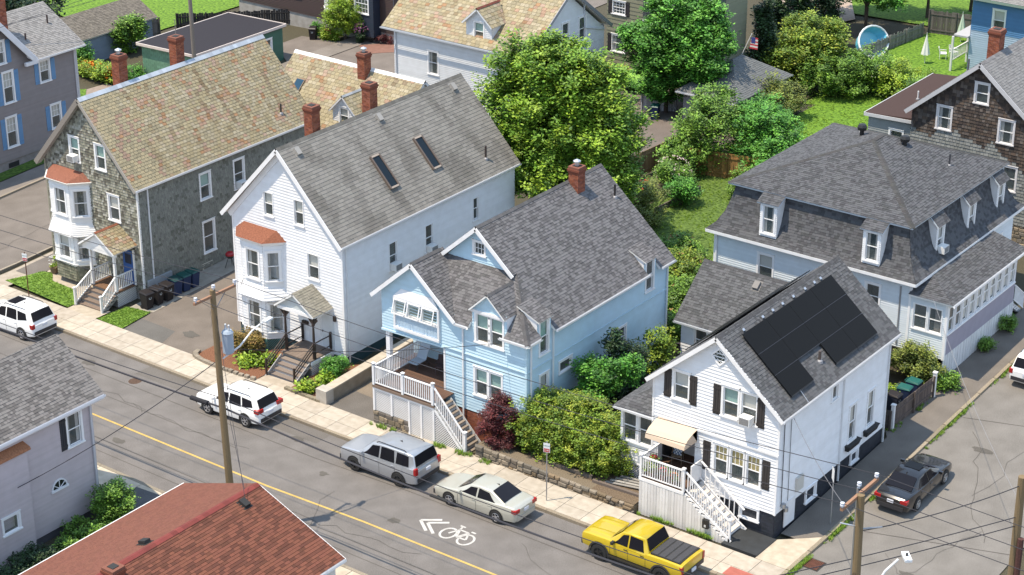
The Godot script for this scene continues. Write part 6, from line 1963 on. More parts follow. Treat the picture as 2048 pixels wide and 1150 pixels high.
func shutter_house() -> void:
	var h := thing("grey_shutter_house", "grey mauve house with blue shutters in the far left corner", "house", Vector3(-70, -1, -12))
	var K := Color(0.245, 0.22, 0.22)
	var wl := clap(K, 0.115)
	var W := Color(0.74, 0.74, 0.76)
	var x := -66.5
	var bl := Color(0.13, 0.27, 0.46)
	foundation(h, -74, x - 0.05, -20.2, -4, -1.6, -0.25, Color(0.32, 0.29, 0.29), M.concrete)
	wall(h, Vector3(x, 0, -4), ZM, [Vector2(0, -0.3), Vector2(15.0, -0.3), Vector2(15.0, 6.3), Vector2(11.0, 6.3), Vector2(6.7, 10.9), Vector2(2.2, 6.3), Vector2(0, 6.3)], wl, [[12.15, 4.35, 0.78, 1.45, "gb"], [12.77, 0.85, 0.78, 1.65, "gb"], [8.95, 3.7, 0.8, 2.1, "gb"], [8.85, 0.6, 0.8, 2.05, "gb"], [8.5, 6.5, 0.75, 1.5, "gb"]])
	wall(h, Vector3(x, 0, -19.0), XM, gable(0, 7.5, -0.3, 6.2, 8.6), wl)
	wall(h, Vector3(-74, 0, -19.0), ZP, rect(15.0, -0.3, 6.2), wl)
	for q in [[12.15, 4.3, 1.55], [12.77, 0.8, 1.75], [8.95, 3.65, 2.2], [8.85, 0.55, 2.15], [8.5, 6.45, 1.6]]:
		for e in [-0.72, 0.72]:
			shutter(h, Vector3(x, q[1], -4 - q[0] - e), ZM, 0.36, q[2], bl)
	boxpart(h, "basement_vent", Vector3(x - 0.03, -0.85, -13.2), Vector3(x - 0.02, -0.5, -12.3), Color(0.02, 0.02, 0.02), M.matte)
	boxpart(h, "corner_board", Vector3(x - 0.08, -0.3, -19.05), Vector3(x + 0.04, 6.2, -18.9), Color(0.55, 0.55, 0.57), M.paint)
	downspout(h, Vector3(x + 0.06, 6.0, -18.8), Vector3(x + 0.06, -0.5, -18.8), Color(0.6, 0.6, 0.62))
	var gs := asph(Color(0.36, 0.35, 0.34), 0.14)
	roof(h, [Vector3(x + 0.5, 6.25, -15.0), Vector3(x + 0.5, 6.25, -19.5), Vector3(-70.0, 8.6, -19.5), Vector3(-70.0, 8.6, -12.6)], gs, 0.14, W)
	roof(h, [Vector3(-73.9, 6.1, -19.5), Vector3(-73.9, 6.1, -4), Vector3(-70.0, 8.6, -4), Vector3(-70.0, 8.6, -19.5)], gs, 0.14, W)
	roof(h, [Vector3(x + 0.5, 6.2, -6.2), Vector3(-73.5, 6.2, -6.2), Vector3(-73.5, 11.2, -10.7), Vector3(x + 0.5, 11.2, -10.7)], gs, 0.14, W)
	roof(h, [Vector3(-73.5, 6.2, -15.2), Vector3(x + 0.5, 6.2, -15.2), Vector3(x + 0.5, 11.2, -10.7), Vector3(-73.5, 11.2, -10.7)].map(func(p): return p), gs, 0.14, W)
	plank(h, "rake_board", Vector3(x + 0.5, 6.05, -15.2), Vector3(x + 0.5, 11.05, -10.7), 0.08, 0.34, W, M.paint)
	plank(h, "cornice_return", Vector3(x + 0.45, 6.1, -14.2), Vector3(x + 0.45, 6.1, -15.3), 0.2, 0.24, W, M.paint)
	gutter(h, Vector3(x + 0.5, 6.25, -15.2), Vector3(x + 0.5, 6.25, -19.5))
	chimney(h, Vector3(-68.5, 7.2, -14.4), 0.7, 0.7, 3.4)
	pipe(h, Vector3(-67.6, 7.0, -15.7), 0.65, Color(0.05, 0.03, 0.03))
	pipe(h, Vector3(-68.3, 7.45, -18.3), 0.75, Color(0.05, 0.03, 0.03))


func back_buildings() -> void:
	# green flat roofed garage
	var h := thing("green_garage", "green brick garage with flat black roof behind the slate roofed house", "garage", Vector3(-68.5, -0.3, -34.5))
	var gb := {"course": 0.2, "tab": 0.42, "jit": 0.1, "tilt": 0.0, "gap": 0.015, "base": 0.005, "lift": 0.004, "mat": M.paint, "case": Color(0.7, 0.7, 0.7), "col": func(_u, _v): return shade(Color(0.15, 0.29, 0.2), rf(0.85, 1.15))}
	wall(h, Vector3(-71.7, 0, -29.9), XP, rect(5.6, -0.8, 2.5), gb)
	wall(h, Vector3(-66.1, 0, -29.9), ZM, rect(9.4, -0.8, 2.6), clap(Color(0.05, 0.14, 0.1), 0.2), [[7.6, -0.4, 1.0, 2.4, "f"]])
	wall(h, Vector3(-71.7, 0, -39.3), ZP, rect(9.4, -0.8, 2.5), gb)
	boxpart(h, "garage_door", Vector3(-66.1, -0.6, -35.5), Vector3(-66.04, 1.7, -32.5), Color(0.66, 0.68, 0.68), M.paint)
	var b := MB.new()
	b.cell([Vector3(-71.95, 2.5, -29.65), Vector3(-65.9, 2.62, -29.65), Vector3(-65.9, 2.62, -39.5), Vector3(-71.95, 2.5, -39.5), Vector3(-71.95, 2.68, -29.65), Vector3(-65.9, 2.84, -29.65), Vector3(-65.9, 2.84, -39.5), Vector3(-71.95, 2.68, -39.5)], Color(0.028, 0.027, 0.034))
	part(h, "flat_roof", b, M.shingle)
	for q in [[Vector3(-71.98, 2.62, -29.62), Vector3(-65.88, 2.78, -29.62)], [Vector3(-71.98, 2.62, -29.62), Vector3(-71.98, 2.62, -39.5)], [Vector3(-65.88, 2.78, -29.62), Vector3(-65.88, 2.78, -39.5)], [Vector3(-71.98, 2.62, -39.53), Vector3(-65.88, 2.78, -39.53)]]:
		plank(h, "roof_edge", q[0], q[1], 0.08, 0.2, Color(0.66, 0.58, 0.53), M.paint)
	# low shed
	h = thing("garden_shed", "long low shed with brown shingle roof beside the daylilies", "shed", Vector3(-80, -0.4, -34))
	var sw := clap(Color(0.2, 0.25, 0.32), 0.2)
	wall(h, Vector3(-78.5, 0, -30.0), ZM, rect(7.4, -0.9, 1.8), sw)
	wall(h, Vector3(-82.5, 0, -30.0), XP, gable(0, 4, -0.9, 1.8, 2.9), sw)
	wall(h, Vector3(-78.5, 0, -37.4), XM, gable(0, 4, -0.9, 1.8, 2.9), sw)
	var ts := asph(Color(0.25, 0.22, 0.18), 0.15)
	roof(h, [Vector3(-78.2, 1.65, -29.6), Vector3(-78.2, 1.65, -37.8), Vector3(-80.6, 3.0, -37.8), Vector3(-80.6, 3.0, -29.6)], ts, 0.1)
	roof(h, [Vector3(-83, 1.65, -37.8), Vector3(-83, 1.65, -29.6), Vector3(-80.6, 3.0, -29.6), Vector3(-80.6, 3.0, -37.8)], ts, 0.1)
	# dark brown house at the top
	h = thing("dark_brown_house", "dark brown shingled house with white bay window behind the round shrub", "house", Vector3(-68, 0.1, -52))
	var bw := clap(Color(0.06, 0.038, 0.032), 0.13)
	foundation(h, -77.9, -61.2, -56, -46.75, -0.5, 1.2, Color(0.42, 0.4, 0.38), M.concrete)
	wall(h, Vector3(-78, 0, -46.7), XP, rect(16.9, 1.1, 8), bw, [[6.5, 2.4, 1.2, 1.6, "G"], [14.2, 2.6, 1.3, 1.4, "G"]])
	wall(h, Vector3(-61.1, 0, -46.7), ZM, rect(9.3, 1.1, 8), bw, [[2, 2.5, 1.0, 1.5, "G"], [5, 2.0, 1.0, 2.0, ""]])
	bay(h, -68.3, -65.6, -46.7, 0.6, 1.9, 4.4, clap(Color(0.7, 0.7, 0.7), 0.5), [2.25, 1.85, "c"])
	bay_band(h, "bay_base", bay_ring(-68.3, -65.6, -46.7, 0.6, 1.7, 0.02), bay_ring(-68.3, -65.6, -46.7, 0.6, 1.95, 0.06), Color(0.72, 0.72, 0.72), M.paint)
	window(h, Vector3(-66.0, 0.5, -46.75), XP, 0.8, 0.45, "f", Color(0.7, 0.7, 0.7))
	roof(h, [Vector3(-78.4, 7.9, -46.2), Vector3(-60.7, 7.9, -46.2), Vector3(-60.7, 11, -51.4), Vector3(-78.4, 11, -51.4)], asph(Color(0.1, 0.09, 0.09), 0.2))
	var nv := clap(Color(0.02, 0.03, 0.05), 0.13)
	wall(h, Vector3(-64.9, 0, -45.9), XP, rect(2.4, 0.8, 6), nv, [[1.2, 2.6, 1.3, 1.5, "G"]])
	wall(h, Vector3(-62.5, 0, -45.9), ZM, rect(0.8, 0.8, 6), nv)
	# hip roofed garage
	h = thing("hip_roof_garage", "small garage with grey hipped roof beside the olive house drive", "garage", Vector3(-29, 1.3, -46))
	var hw := clap(Color(0.2, 0.2, 0.21), 0.14)
	wall(h, Vector3(-31.8, 0, -42.6), XP, rect(4.1, 0.9, 3.6), hw)
	wall(h, Vector3(-27.7, 0, -42.6), ZM, rect(7, 0.9, 3.6), hw)
	wall(h, Vector3(-31.8, 0, -49.6), ZP, rect(7, 0.9, 3.6), hw)
	var gr := asph(Color(0.22, 0.23, 0.23), 0.08)
	var A := Vector3(-32.2, 3.55, -42.2)
	var B := Vector3(-27.4, 3.55, -42.2)
	var C := Vector3(-27.4, 3.55, -50.0)
	var D := Vector3(-32.2, 3.55, -50.0)
	var P := Vector3(-29.8, 5.4, -45.6)
	var Q := Vector3(-29.8, 5.4, -46.8)
	for f in [[A, B, P], [B, C, Q, P], [C, D, Q], [D, A, P, Q]]:
		roof(h, f, gr, 0.1, Color(0.6, 0.62, 0.64))
	gutter(h, A, B)
	# blue house, top right
	h = thing("two_tone_blue_house", "two tone blue sided house with grey roof in the top right corner", "house", Vector3(-15, 1.4, -68))
	var deep := clap(Color(0.075, 0.2, 0.4), 0.14)
	var pale := clap(Color(0.36, 0.46, 0.6), 0.16)
	wall(h, Vector3(-20.6, 0, -64), XP, rect(14, 4.7, 7.4), deep, [[2.1, 4.95, 0.85, 1.5, "b"]])
	wall(h, Vector3(-20.58, 0, -64.02), XP, rect(14, 1.2, 4.72), pale)
	wall(h, Vector3(-20.6, 0, -72), ZP, rect(8, 1.2, 7.4), pale)
	roof(h, [Vector3(-21.3, 7.3, -63.3), Vector3(-6, 7.3, -63.3), Vector3(-6, 9.8, -68), Vector3(-21.3, 9.8, -68)], asph(Color(0.34, 0.33, 0.32), 0.12), 0.25, Color(0.7, 0.71, 0.73))
	var pb := MB.new()
	pb.box(Vector3(-21.7, 4.1, -68), Vector3(-20.6, 4.22, -63.6), Color(0.42, 0.42, 0.44))
	part(h, "porch_roof", pb, M.paint)
	for z in [-63.3, -66.0]:
		post(h, Vector3(-21.6, 1.4, z), 2.75, 0.14, Color(0.72, 0.72, 0.72), M.paint, false)
	rail(h, Vector3(-21.6, 2.2, -63.3), Vector3(-21.6, 2.2, -66.0), 0.9, Color(0.75, 0.75, 0.75), M.paint, 0.2)


# ---------------------------------------------------------------- ground, streets, walks
func street_poly(z0: float, z1: float, xa: float, xb: float) -> Array:
	var p := []
	for x in [xa, -22.0, xb]:
		p.append(Vector2(x, z0 + zo(x)))
	for x in [xb, -22.0, xa]:
		p.append(Vector2(x, z1 + zo(x)))
	return p


func slab(p: Node, x0: float, x1: float, z0: float, z1: float, up: float, k: Color) -> void:
	var b := MB.new()
	var q := []
	for y in [-0.12, up]:
		for c in [[x0, z0], [x1, z0], [x1, z1], [x0, z1]]:
			var z: float = c[1] + zo(c[0])
			q.append(Vector3(c[0], gy(c[0], z) + y, z))
	b.cell(q, k)
	part(p, "paving_slab", b, M.concrete)


func setting() -> void:
	here = Vector3.ZERO
	var g := MB.new()
	var xs := [-260.0, -150.0, -75.0, -45.0, -16.0, 30.0, 140.0]
	var zs := [-260.0, -120.0, -40.0, -25.0, -12.0, -1.0, 40.0, 120.0]
	for i in xs.size() - 1:
		for j in zs.size() - 1:
			g.quad(gp(xs[i], zs[j], -0.06), gp(xs[i + 1], zs[j], -0.06), gp(xs[i + 1], zs[j + 1], -0.06), gp(xs[i], zs[j + 1], -0.06), Color(0.12, 0.11, 0.07))
	struct("ground", g, M.earth)
	var tar := Color(0.205, 0.192, 0.178)
	patch("main_street", street_poly(4.17, 13.3, -130, 90), 0.0, M.asphalt, tar)
	patch("side_street", [Vector2(1.95, 4.17), Vector2(1.95, -90), Vector2(9.5, -90), Vector2(9.5, 4.17)], 0.001, M.asphalt, Color(0.235, 0.216, 0.197))
	patch("left_side_street", [Vector2(-53.9, 2.7), Vector2(-53.9, -80), Vector2(-63.1, -80), Vector2(-63.1, 2.4)], 0.001, M.asphalt, Color(0.22, 0.196, 0.172))
	# repair patches in the carriageway
	patch("street_repair", street_poly(4.2, 5.3, -36.5, -23), 0.004, M.asphalt, Color(0.175, 0.16, 0.145))
	patch("street_repair", [Vector2(3.0, -3), Vector2(9.4, -5), Vector2(9.4, -5.06), Vector2(3.0, -3.06)], 0.005, M.asphalt, Color(0.1, 0.09, 0.08))
	patch("street_repair", [Vector2(2.2, -15), Vector2(9.4, -17.2), Vector2(9.4, -17.26), Vector2(2.2, -15.06)], 0.005, M.asphalt, Color(0.1, 0.09, 0.08))
	for q in [[6.4, -130.0, 90.0, 0.05], [8.0, -70.0, -26.0, 0.04], [11.4, -60.0, 40.0, 0.05], [12.3, -90.0, 0.0, 0.04]]:
		patch("tar_seam", street_poly(q[0], q[0] + q[3], q[1], q[2]), 0.004, M.asphalt, Color(0.11, 0.1, 0.09))
	patch("centre_line", street_poly(9.78, 9.9, -130, 90), 0.008, M.concrete, Color(0.58, 0.4, 0.12))
	var ck := MB.new()
	for q in [[Vector2(-34, 7.2), Vector2(0.9, 0.12), 16], [Vector2(-24, 11.6), Vector2(1.0, -0.05), 18], [Vector2(-9, 7.0), Vector2(0.8, 0.25), 14], [Vector2(3.2, -14), Vector2(0.5, 0.9), 16], [Vector2(6.8, -22), Vector2(-0.1, 1.0), 20], [Vector2(4.6, -2), Vector2(0.7, 0.5), 12], [Vector2(-2, 8.6), Vector2(0.9, 0.3), 12], [Vector2(7.4, -6), Vector2(-0.3, 0.9), 14], [Vector2(-40, 6.4), Vector2(0.9, 0.2), 12], [Vector2(-19, 8.4), Vector2(0.3, 0.9), 6], [Vector2(-57, -8), Vector2(0.2, 0.9), 12], [Vector2(5.4, 2.4), Vector2(0.6, -0.6), 10], [Vector2(-39, -6), Vector2(0.4, 0.8), 9], [Vector2(-24.2, -4), Vector2(0.2, 0.8), 8]]:
		var p: Vector2 = q[0]
		var wd := rf(0.006, 0.013)
		for i in int(q[2]):
			var dv: Vector2 = q[1]
			var nx: Vector2 = p + (dv * rf(0.4, 0.9)).rotated(rf(-0.5, 0.5))
			var e := (nx - p).normalized().orthogonal() * wd
			var dy := 0.012 if absf(p.x + 39) > 8 and absf(p.x + 24) > 2 or p.y > 3 else 0.075
			ck.quad(gp(p.x + e.x, p.y + e.y, dy), gp(nx.x + e.x, nx.y + e.y, dy), gp(nx.x - e.x, nx.y - e.y, dy), gp(p.x - e.x, p.y - e.y, dy), Color(0.1, 0.092, 0.084))
			p = nx
	struct("road_cracks", ck, M.asphalt)
	for q in [[-39.6, 5.1, 0.5], [-24.1, 5.4, 0.45], [-14.9, 8.9, 0.35], [-20.6, 7.4, 0.3], [-31.5, 10.6, 0.4], [-37.6, -0.6, 0.6], [4.4, -12.6, 0.45], [6.2, -1.0, 0.4]]:
		var pl := []
		for i in 14:
			var a := TAU * i / 14
			pl.append(Vector2(q[0] + cos(a) * q[2] * rf(0.6, 1.3), q[1] + sin(a) * q[2] * rf(0.4, 0.8)))
		patch("oil_stain", pl, 0.011 if q[1] > 3 or q[0] > 0 else 0.06, M.asphalt, Color(0.135, 0.122, 0.108))
	# pavement with slabs on the far side
	var sw := Node3D.new()
	sw.name = "pavement"
	add_child(sw)
	tag(sw, "", "", "", "structure")
	var x := -53.4
	while x < 1.6:
		var x1 := minf(x + 1.42, 1.78)
		var c := shade(Color(0.5, 0.445, 0.37), rf(0.9, 1.08))
		slab(sw, x + 0.012, x1 - 0.012, 3.15, 3.95, 0.13, c)
		if x < -20.0 or x > -19.0:
			slab(sw, x + 0.012, x1 - 0.012, 1.98, 3.128, 0.13, shade(c, rf(0.92, 1.05)))
		else:
			slab(sw, x + 0.012, x1 - 0.012, 1.98, 3.128, 0.13, shade(c, rf(0.92, 1.05)))
		x = x1
	patch("pavement_bed", street_poly(1.9, 4.0, -53.6, 1.8), 0.07, M.concrete, Color(0.16, 0.14, 0.11))
	var kb := Node3D.new()
	kb.name = "kerb"
	add_child(kb)
	tag(kb, "", "", "", "structure")
	x = -53.4
	while x < 1.7:
		var x1 := minf(x + 2.3, 1.9)
		var b := MB.new()
		var q := []
		for y in [-0.1, 0.135]:
			for c in [[x + 0.008, 3.97], [x1 - 0.008, 3.97], [x1 - 0.008, 4.15], [x + 0.008, 4.15]]:
				var z: float = c[1] + zo(c[0])
				q.append(Vector3(c[0], gy(c[0], z) + y, z))
		b.cell(q, shade(Color(0.4, 0.34, 0.26), rf(0.85, 1.1)))
		part(kb, "kerb_stone", b, M.stone)
		x = x1
	# side street kerb and walk
	patch("side_walk", [Vector2(0.05, -0.6), Vector2(1.74, -0.6), Vector2(1.74, -40), Vector2(-0.28, -40), Vector2(-0.28, -11.5), Vector2(0.05, -11.0)], 0.1, M.asphalt, Color(0.2, 0.18, 0.155))
	patch("corner_pad", [Vector2(0.2, 0.0), Vector2(1.76, -1.4), Vector2(1.76, 1.95), Vector2(0.2, 1.95)], 0.12, M.concrete, Color(0.52, 0.45, 0.35))
	var z := 3.9
	while z > -40.0:
		var b := MB.new()
		var q := []
		for y in [-0.1, 0.125]:
			for c in [[1.76, z], [1.95, z], [1.95, z - 1.95], [1.76, z - 1.95]]:
				q.append(Vector3(c[0] + rf(-0.01, 0.01), gy(c[0], c[1]) + y, c[1] + (-0.03 if c[1] == z else 0.03)))
		b.cell(q, shade(Color(0.42, 0.36, 0.27), rf(0.8, 1.1)))
		part(kb, "kerb_stone", b, M.stone)
		z -= 1.95
	patch("tactile_pad", [Vector2(-0.3, 3.2), Vector2(1.3, 3.2), Vector2(1.3, 3.95), Vector2(-0.3, 3.95)], 0.137, M.concrete, Color(0.42, 0.13, 0.1))
	for q in [[2.3, 2.2], [3.5, 2.2], [4.7, 2.2]]:
		patch("crossing_bar", [Vector2(q[0], q[1]), Vector2(q[0] + 0.5, q[1]), Vector2(q[0] + 0.5, q[1] + 2.0), Vector2(q[0], q[1] + 2.0)], 0.009, M.concrete, Color(0.6, 0.59, 0.56))
	# near side pavement
	x = -36.0
	while x < -2:
		slab(sw, x + 0.012, x + 1.48, 13.5, 15.0, 0.12, shade(Color(0.54, 0.47, 0.37), rf(0.92, 1.06)))
		x += 1.5
	patch("near_pavement_bed", street_poly(13.45, 15.05, -60, 10), 0.05, M.concrete, Color(0.16, 0.14, 0.11))
	x = -60.0
	while x < 10:
		var b := MB.new()
		var q := []
		for y in [-0.1, 0.12]:
			for c in [[x, 13.3], [x + 2.28, 13.3], [x + 2.28, 13.48], [x, 13.48]]:
				var zz: float = c[1] + zo(c[0])
				q.append(Vector3(c[0], gy(c[0], zz) + y, zz))
		b.cell(q, shade(Color(0.42, 0.37, 0.29), rf(0.88, 1.1)))
		part(kb, "kerb_stone", b, M.stone)
		x += 2.3
	patch("near_drive", [Vector2(-27.0, 13.6), Vector2(-24.6, 13.5), Vector2(-22.0, 17.5), Vector2(-22.0, 22), Vector2(-24.5, 22), Vector2(-26.4, 15.6)], 0.13, M.asphalt, Color(0.12, 0.12, 0.125))
	# left corner walk
	patch("left_walk", [Vector2(-53.3, 2.4), Vector2(-51.6, 2.4), Vector2(-51.6, -14), Vector2(-53.3, -14)], 0.1, M.concrete, Color(0.4, 0.35, 0.29))
	patch("left_walk_tar", [Vector2(-53.0, -1.2), Vector2(-51.3, -1.2), Vector2(-51.3, -14), Vector2(-53.0, -14)], 0.11, M.asphalt, Color(0.2, 0.18, 0.16))
	patch("far_left_walk", [Vector2(-63.2, 0), Vector2(-65.2, 0), Vector2(-65.2, -50), Vector2(-63.2, -50)], 0.1, M.asphalt, Color(0.26, 0.23, 0.2))
	var lb := MB.new()
	lb.box(Vector3(-63.25, -1.3, -40), Vector3(-63.08, -0.95, 1), Color(0.42, 0.37, 0.3))
	var zz2 := 1.0
	while zz2 > -40:
		var b := MB.new()
		for e in [[-63.25, -63.08], [-53.92, -53.75]]:
			var q := []
			for y in [-0.1, 0.13]:
				for c in [[e[0], zz2], [e[1], zz2], [e[1], zz2 - 3.0], [e[0], zz2 - 3.0]]:
					q.append(Vector3(c[0], gy(c[0], c[1]) + y, c[1]))
			b.cell(q, shade(Color(0.42, 0.37, 0.3), rf(0.9, 1.1)))
		part(kb, "kerb_stone", b, M.stone)
		zz2 -= 3.02
	# lawns
	var gc := Color(0.21, 0.34, 0.05)
	var lawnA := [Vector2(-52.4, 0.1), Vector2(-49.0, 0.45), Vector2(-46.2, 0.75), Vector2(-46.15, 0.2), Vector2(-47.6, -1.2), Vector2(-49.9, -1.4), Vector2(-50.8, -2.2), Vector2(-51.5, -2.0)]
	patch("front_lawn", lawnA, 0.12, M.grass, gc)
	patch("front_path", [Vector2(-47.6, -1.2), Vector2(-46.1, 0.3), Vector2(-46.0, -2.5), Vector2(-51.5, -2.6), Vector2(-51.2, -2.1), Vector2(-50.8, -2.2), Vector2(-49.9, -1.4)], 0.1, M.concrete, Color(0.46, 0.4, 0.32))
	patch("step_path", [Vector2(-46.1, 0.9), Vector2(-43.6, 1.05), Vector2(-43.6, -0.2), Vector2(-46.1, -0.2)], 0.11, M.concrete, Color(0.46, 0.4, 0.32))
	var lawnB := [Vector2(-43.5, 0.95), Vector2(-41.3, 1.1), Vector2(-41.6, -1.4), Vector2(-43.3, -1.2)]
	patch("front_lawn", lawnB, 0.12, M.grass, gc)
	patch("house_apron", [Vector2(-43.2, -1.2), Vector2(-41.5, -1.5), Vector2(-41.5, -18), Vector2(-43.2, -18)], 0.07, M.concrete, Color(0.36, 0.33, 0.29))
	patch("drive", [Vector2(-41.3, 1.25), Vector2(-35.4, 1.5), Vector2(-35.3, -18), Vector2(-41.6, -18), Vector2(-41.7, -1.5)], 0.05, M.asphalt, Color(0.21, 0.18, 0.15))
	patch("drive_patch", [Vector2(-41.3, 1.25), Vector2(-38.0, 1.35), Vector2(-38.6, -0.4), Vector2(-41.5, -0.6)], 0.056, M.asphalt, Color(0.16, 0.15, 0.14))
	patch("drive", [Vector2(-25.3, 2.05), Vector2(-22.0, 2.05), Vector2(-22.6, -14), Vector2(-25.3, -14)], 0.06, M.asphalt, Color(0.27, 0.22, 0.17))
	patch("drive_patch", [Vector2(-25.3, 2.05), Vector2(-22.0, 2.05), Vector2(-22.0, 0.1), Vector2(-25.3, -0.3)], 0.068, M.asphalt, Color(0.17, 0.155, 0.14))
	var mul := Color(0.33, 0.155, 0.085)
	patch("mulch_bed", [Vector2(-35.3, 1.45), Vector2(-33.2, 1.75), Vector2(-30.4, 1.75), Vector2(-30.4, -2.1), Vector2(-35.3, -2.1)], 0.14, M.earth, mul)
	patch("mulch_bed", [Vector2(-28.2, 1.55), Vector2(-26.0, 1.75), Vector2(-26.0, -3.0), Vector2(-28.2, -2.1)], 0.14, M.earth, mul)
	patch("house_path", [Vector2(-30.5, 1.9), Vector2(-28.2, 1.9), Vector2(-28.2, 0.9), Vector2(-30.5, 0.9)], 0.1, M.concrete, Color(0.44, 0.38, 0.3))
	patch("alley_ground", [Vector2(-16.0, 1.9), Vector2(-6.3, 1.9), Vector2(-6.6, -12), Vector2(-13.6, -30), Vector2(-13.6, -1)], 0.02, M.earth, Color(0.17, 0.14, 0.09))
	patch("back_lawn", [Vector2(-25.3, -24), Vector2(-19.5, -20), Vector2(-14.5, -20), Vector2(-14.5, -32), Vector2(-19, -37), Vector2(-26, -35)], 0.05, M.grass, Color(0.15, 0.23, 0.045))
	patch("upper_lawn", [Vector2(-27, -40), Vector2(-20, -36), Vector2(-14.6, -37), Vector2(-14.6, -60), Vector2(-27, -56)], 0.05, M.grass, Color(0.2, 0.36, 0.03))
	patch("yard_lawn", [Vector2(-28.6, -56), Vector2(-14, -56), Vector2(-14, -72), Vector2(-27.4, -72)], 0.06, M.grass, Color(0.2, 0.36, 0.03))
	patch("far_lawn", [Vector2(-60, -74), Vector2(-10, -73), Vector2(-10, -130), Vector2(-60, -130)], 0.06, M.grass, Color(0.19, 0.33, 0.03))
	patch("far_terrace", [Vector2(-44, -74), Vector2(-36, -66), Vector2(-34, -72), Vector2(-40, -82)], 0.09, M.concrete, Color(0.45, 0.36, 0.3))
	patch("far_left_lawn", [Vector2(-100, -37.5), Vector2(-79.8, -37.5), Vector2(-79, -60), Vector2(-100, -60)], 0.05, M.grass, Color(0.21, 0.36, 0.03))
	patch("rear_drive", [Vector2(-69, -41.5), Vector2(-50.5, -28), Vector2(-50.5, -60), Vector2(-64, -45.3), Vector2(-69, -44.6)], 0.05, M.asphalt, Color(0.22, 0.19, 0.165))
	patch("brick_walk", [Vector2(-63.4, -45.0), Vector2(-56, -52), Vector2(-54.5, -50), Vector2(-61.2, -43.6)], 0.07, M.concrete, Color(0.25, 0.13, 0.1))
	patch("olive_drive", [Vector2(-40, -47.8), Vector2(-26, -51), Vector2(-26, -41.8), Vector2(-30.2, -30), Vector2(-33.5, -30), Vector2(-38, -42)], 0.05, M.asphalt, Color(0.2, 0.17, 0.15))
	patch("lily_walk", [Vector2(-75, -24), Vector2(-66, -20), Vector2(-66, -27.5), Vector2(-74, -28.2)], 0.06, M.concrete, Color(0.3, 0.24, 0.2))
	patch("lily_lawn", [Vector2(-78, -24), Vector2(-74.4, -26.5), Vector2(-72.4, -24.5), Vector2(-76, -21)], 0.09, M.grass, Color(0.17, 0.3, 0.03))
	patch("far_left_verge", [Vector2(-65.3, 0), Vector2(-66.5, 0), Vector2(-66.5, -22), Vector2(-65.3, -22)], 0.11, M.grass, Color(0.13, 0.22, 0.03))
	# sharrow: two chevrons and a bicycle
	var sh := MB.new()
	var wp := Color(0.56, 0.55, 0.53)
	var stroke := func(a: Vector2, c: Vector2, w: float) -> void:
		var d := (c - a).normalized()
		var e := d.orthogonal() * w / 2
		sh.quad(gp(a.x + e.x, a.y + e.y, 0.009), gp(c.x + e.x, c.y + e.y, 0.009), gp(c.x - e.x, c.y - e.y, 0.009), gp(a.x - e.x, a.y - e.y, 0.009), wp)
	for o in [0.0, 0.42]:
		stroke.call(Vector2(-13.95 + o, 8.15), Vector2(-13.15 + o, 7.55), 0.15)
		stroke.call(Vector2(-13.95 + o, 8.15), Vector2(-13.15 + o, 8.75), 0.15)
	for c in [Vector2(-12.2, 8.3), Vector2(-11.2, 8.3)]:
		for i in 16:
			var a := TAU * i / 16
			var e := TAU * (i + 1) / 16
			stroke.call(c + Vector2(cos(a), sin(a)) * Vector2(0.36, 0.46), c + Vector2(cos(e), sin(e)) * Vector2(0.36, 0.46), 0.11)
	for q in [[Vector2(-12.2, 8.3), Vector2(-11.95, 7.75)], [Vector2(-11.95, 7.75), Vector2(-11.45, 7.75)], [Vector2(-11.45, 7.75), Vector2(-11.2, 8.3)], [Vector2(-11.95, 7.75), Vector2(-11.7, 8.35)], [Vector2(-11.7, 8.35), Vector2(-11.45, 7.75)], [Vector2(-11.7, 8.35), Vector2(-11.2, 8.3)], [Vector2(-11.95, 7.75), Vector2(-12.0, 7.45)], [Vector2(-12.15, 7.45), Vector2(-11.85, 7.45)], [Vector2(-11.4, 7.6), Vector2(-11.15, 7.6)]]:
		stroke.call(q[0], q[1], 0.1)
	struct("bicycle_marking", sh, M.concrete)
	var mk := MB.new()
	mk.lathe(gp(-35.83, 5.3, -0.02), [Vector2(0.36, 0), Vector2(0.36, 0.03), Vector2(0, 0.034)], 18, Color(0.13, 0.075, 0.05))
	single("manhole_cover", "rusty round manhole cover in the street by the driveway", "manhole cover", gp(-35.83, 5.3), mk, M.rust)
	var cbn := thing("storm_drain", "rusty storm drain grate at the right hand street corner", "drain", gp(2.45, 0.7))
	for i in 9:
		boxpart(cbn, "bar", Vector3(2.15 + i * 0.075, 0.0, 0.35), Vector3(2.15 + i * 0.075 + 0.045, 0.03, 1.05), Color(0.2, 0.075, 0.045), M.rust)
	for i in 3:
		boxpart(cbn, "cross_bar", Vector3(2.1, 0.0, 0.33 + i * 0.35), Vector3(2.83, 0.026, 0.37 + i * 0.35), Color(0.16, 0.065, 0.04), M.rust)
	patch("drain_bed", [Vector2(2.02, 0.25), Vector2(2.9, 0.25), Vector2(2.9, 1.15), Vector2(2.02, 1.15)], 0.004, M.asphalt, Color(0.05, 0.045, 0.04))
	var grass_cols := [Color(0.2, 0.34, 0.04), Color(0.26, 0.4, 0.05), Color(0.16, 0.28, 0.03)]
	tufts("lawn_grass", "short grass of the front lawns before the grey shingled house", "grass", poly_spots(lawnA, 1500, 0.12) + poly_spots(lawnB, 900, 0.12), 0.07, grass_cols)
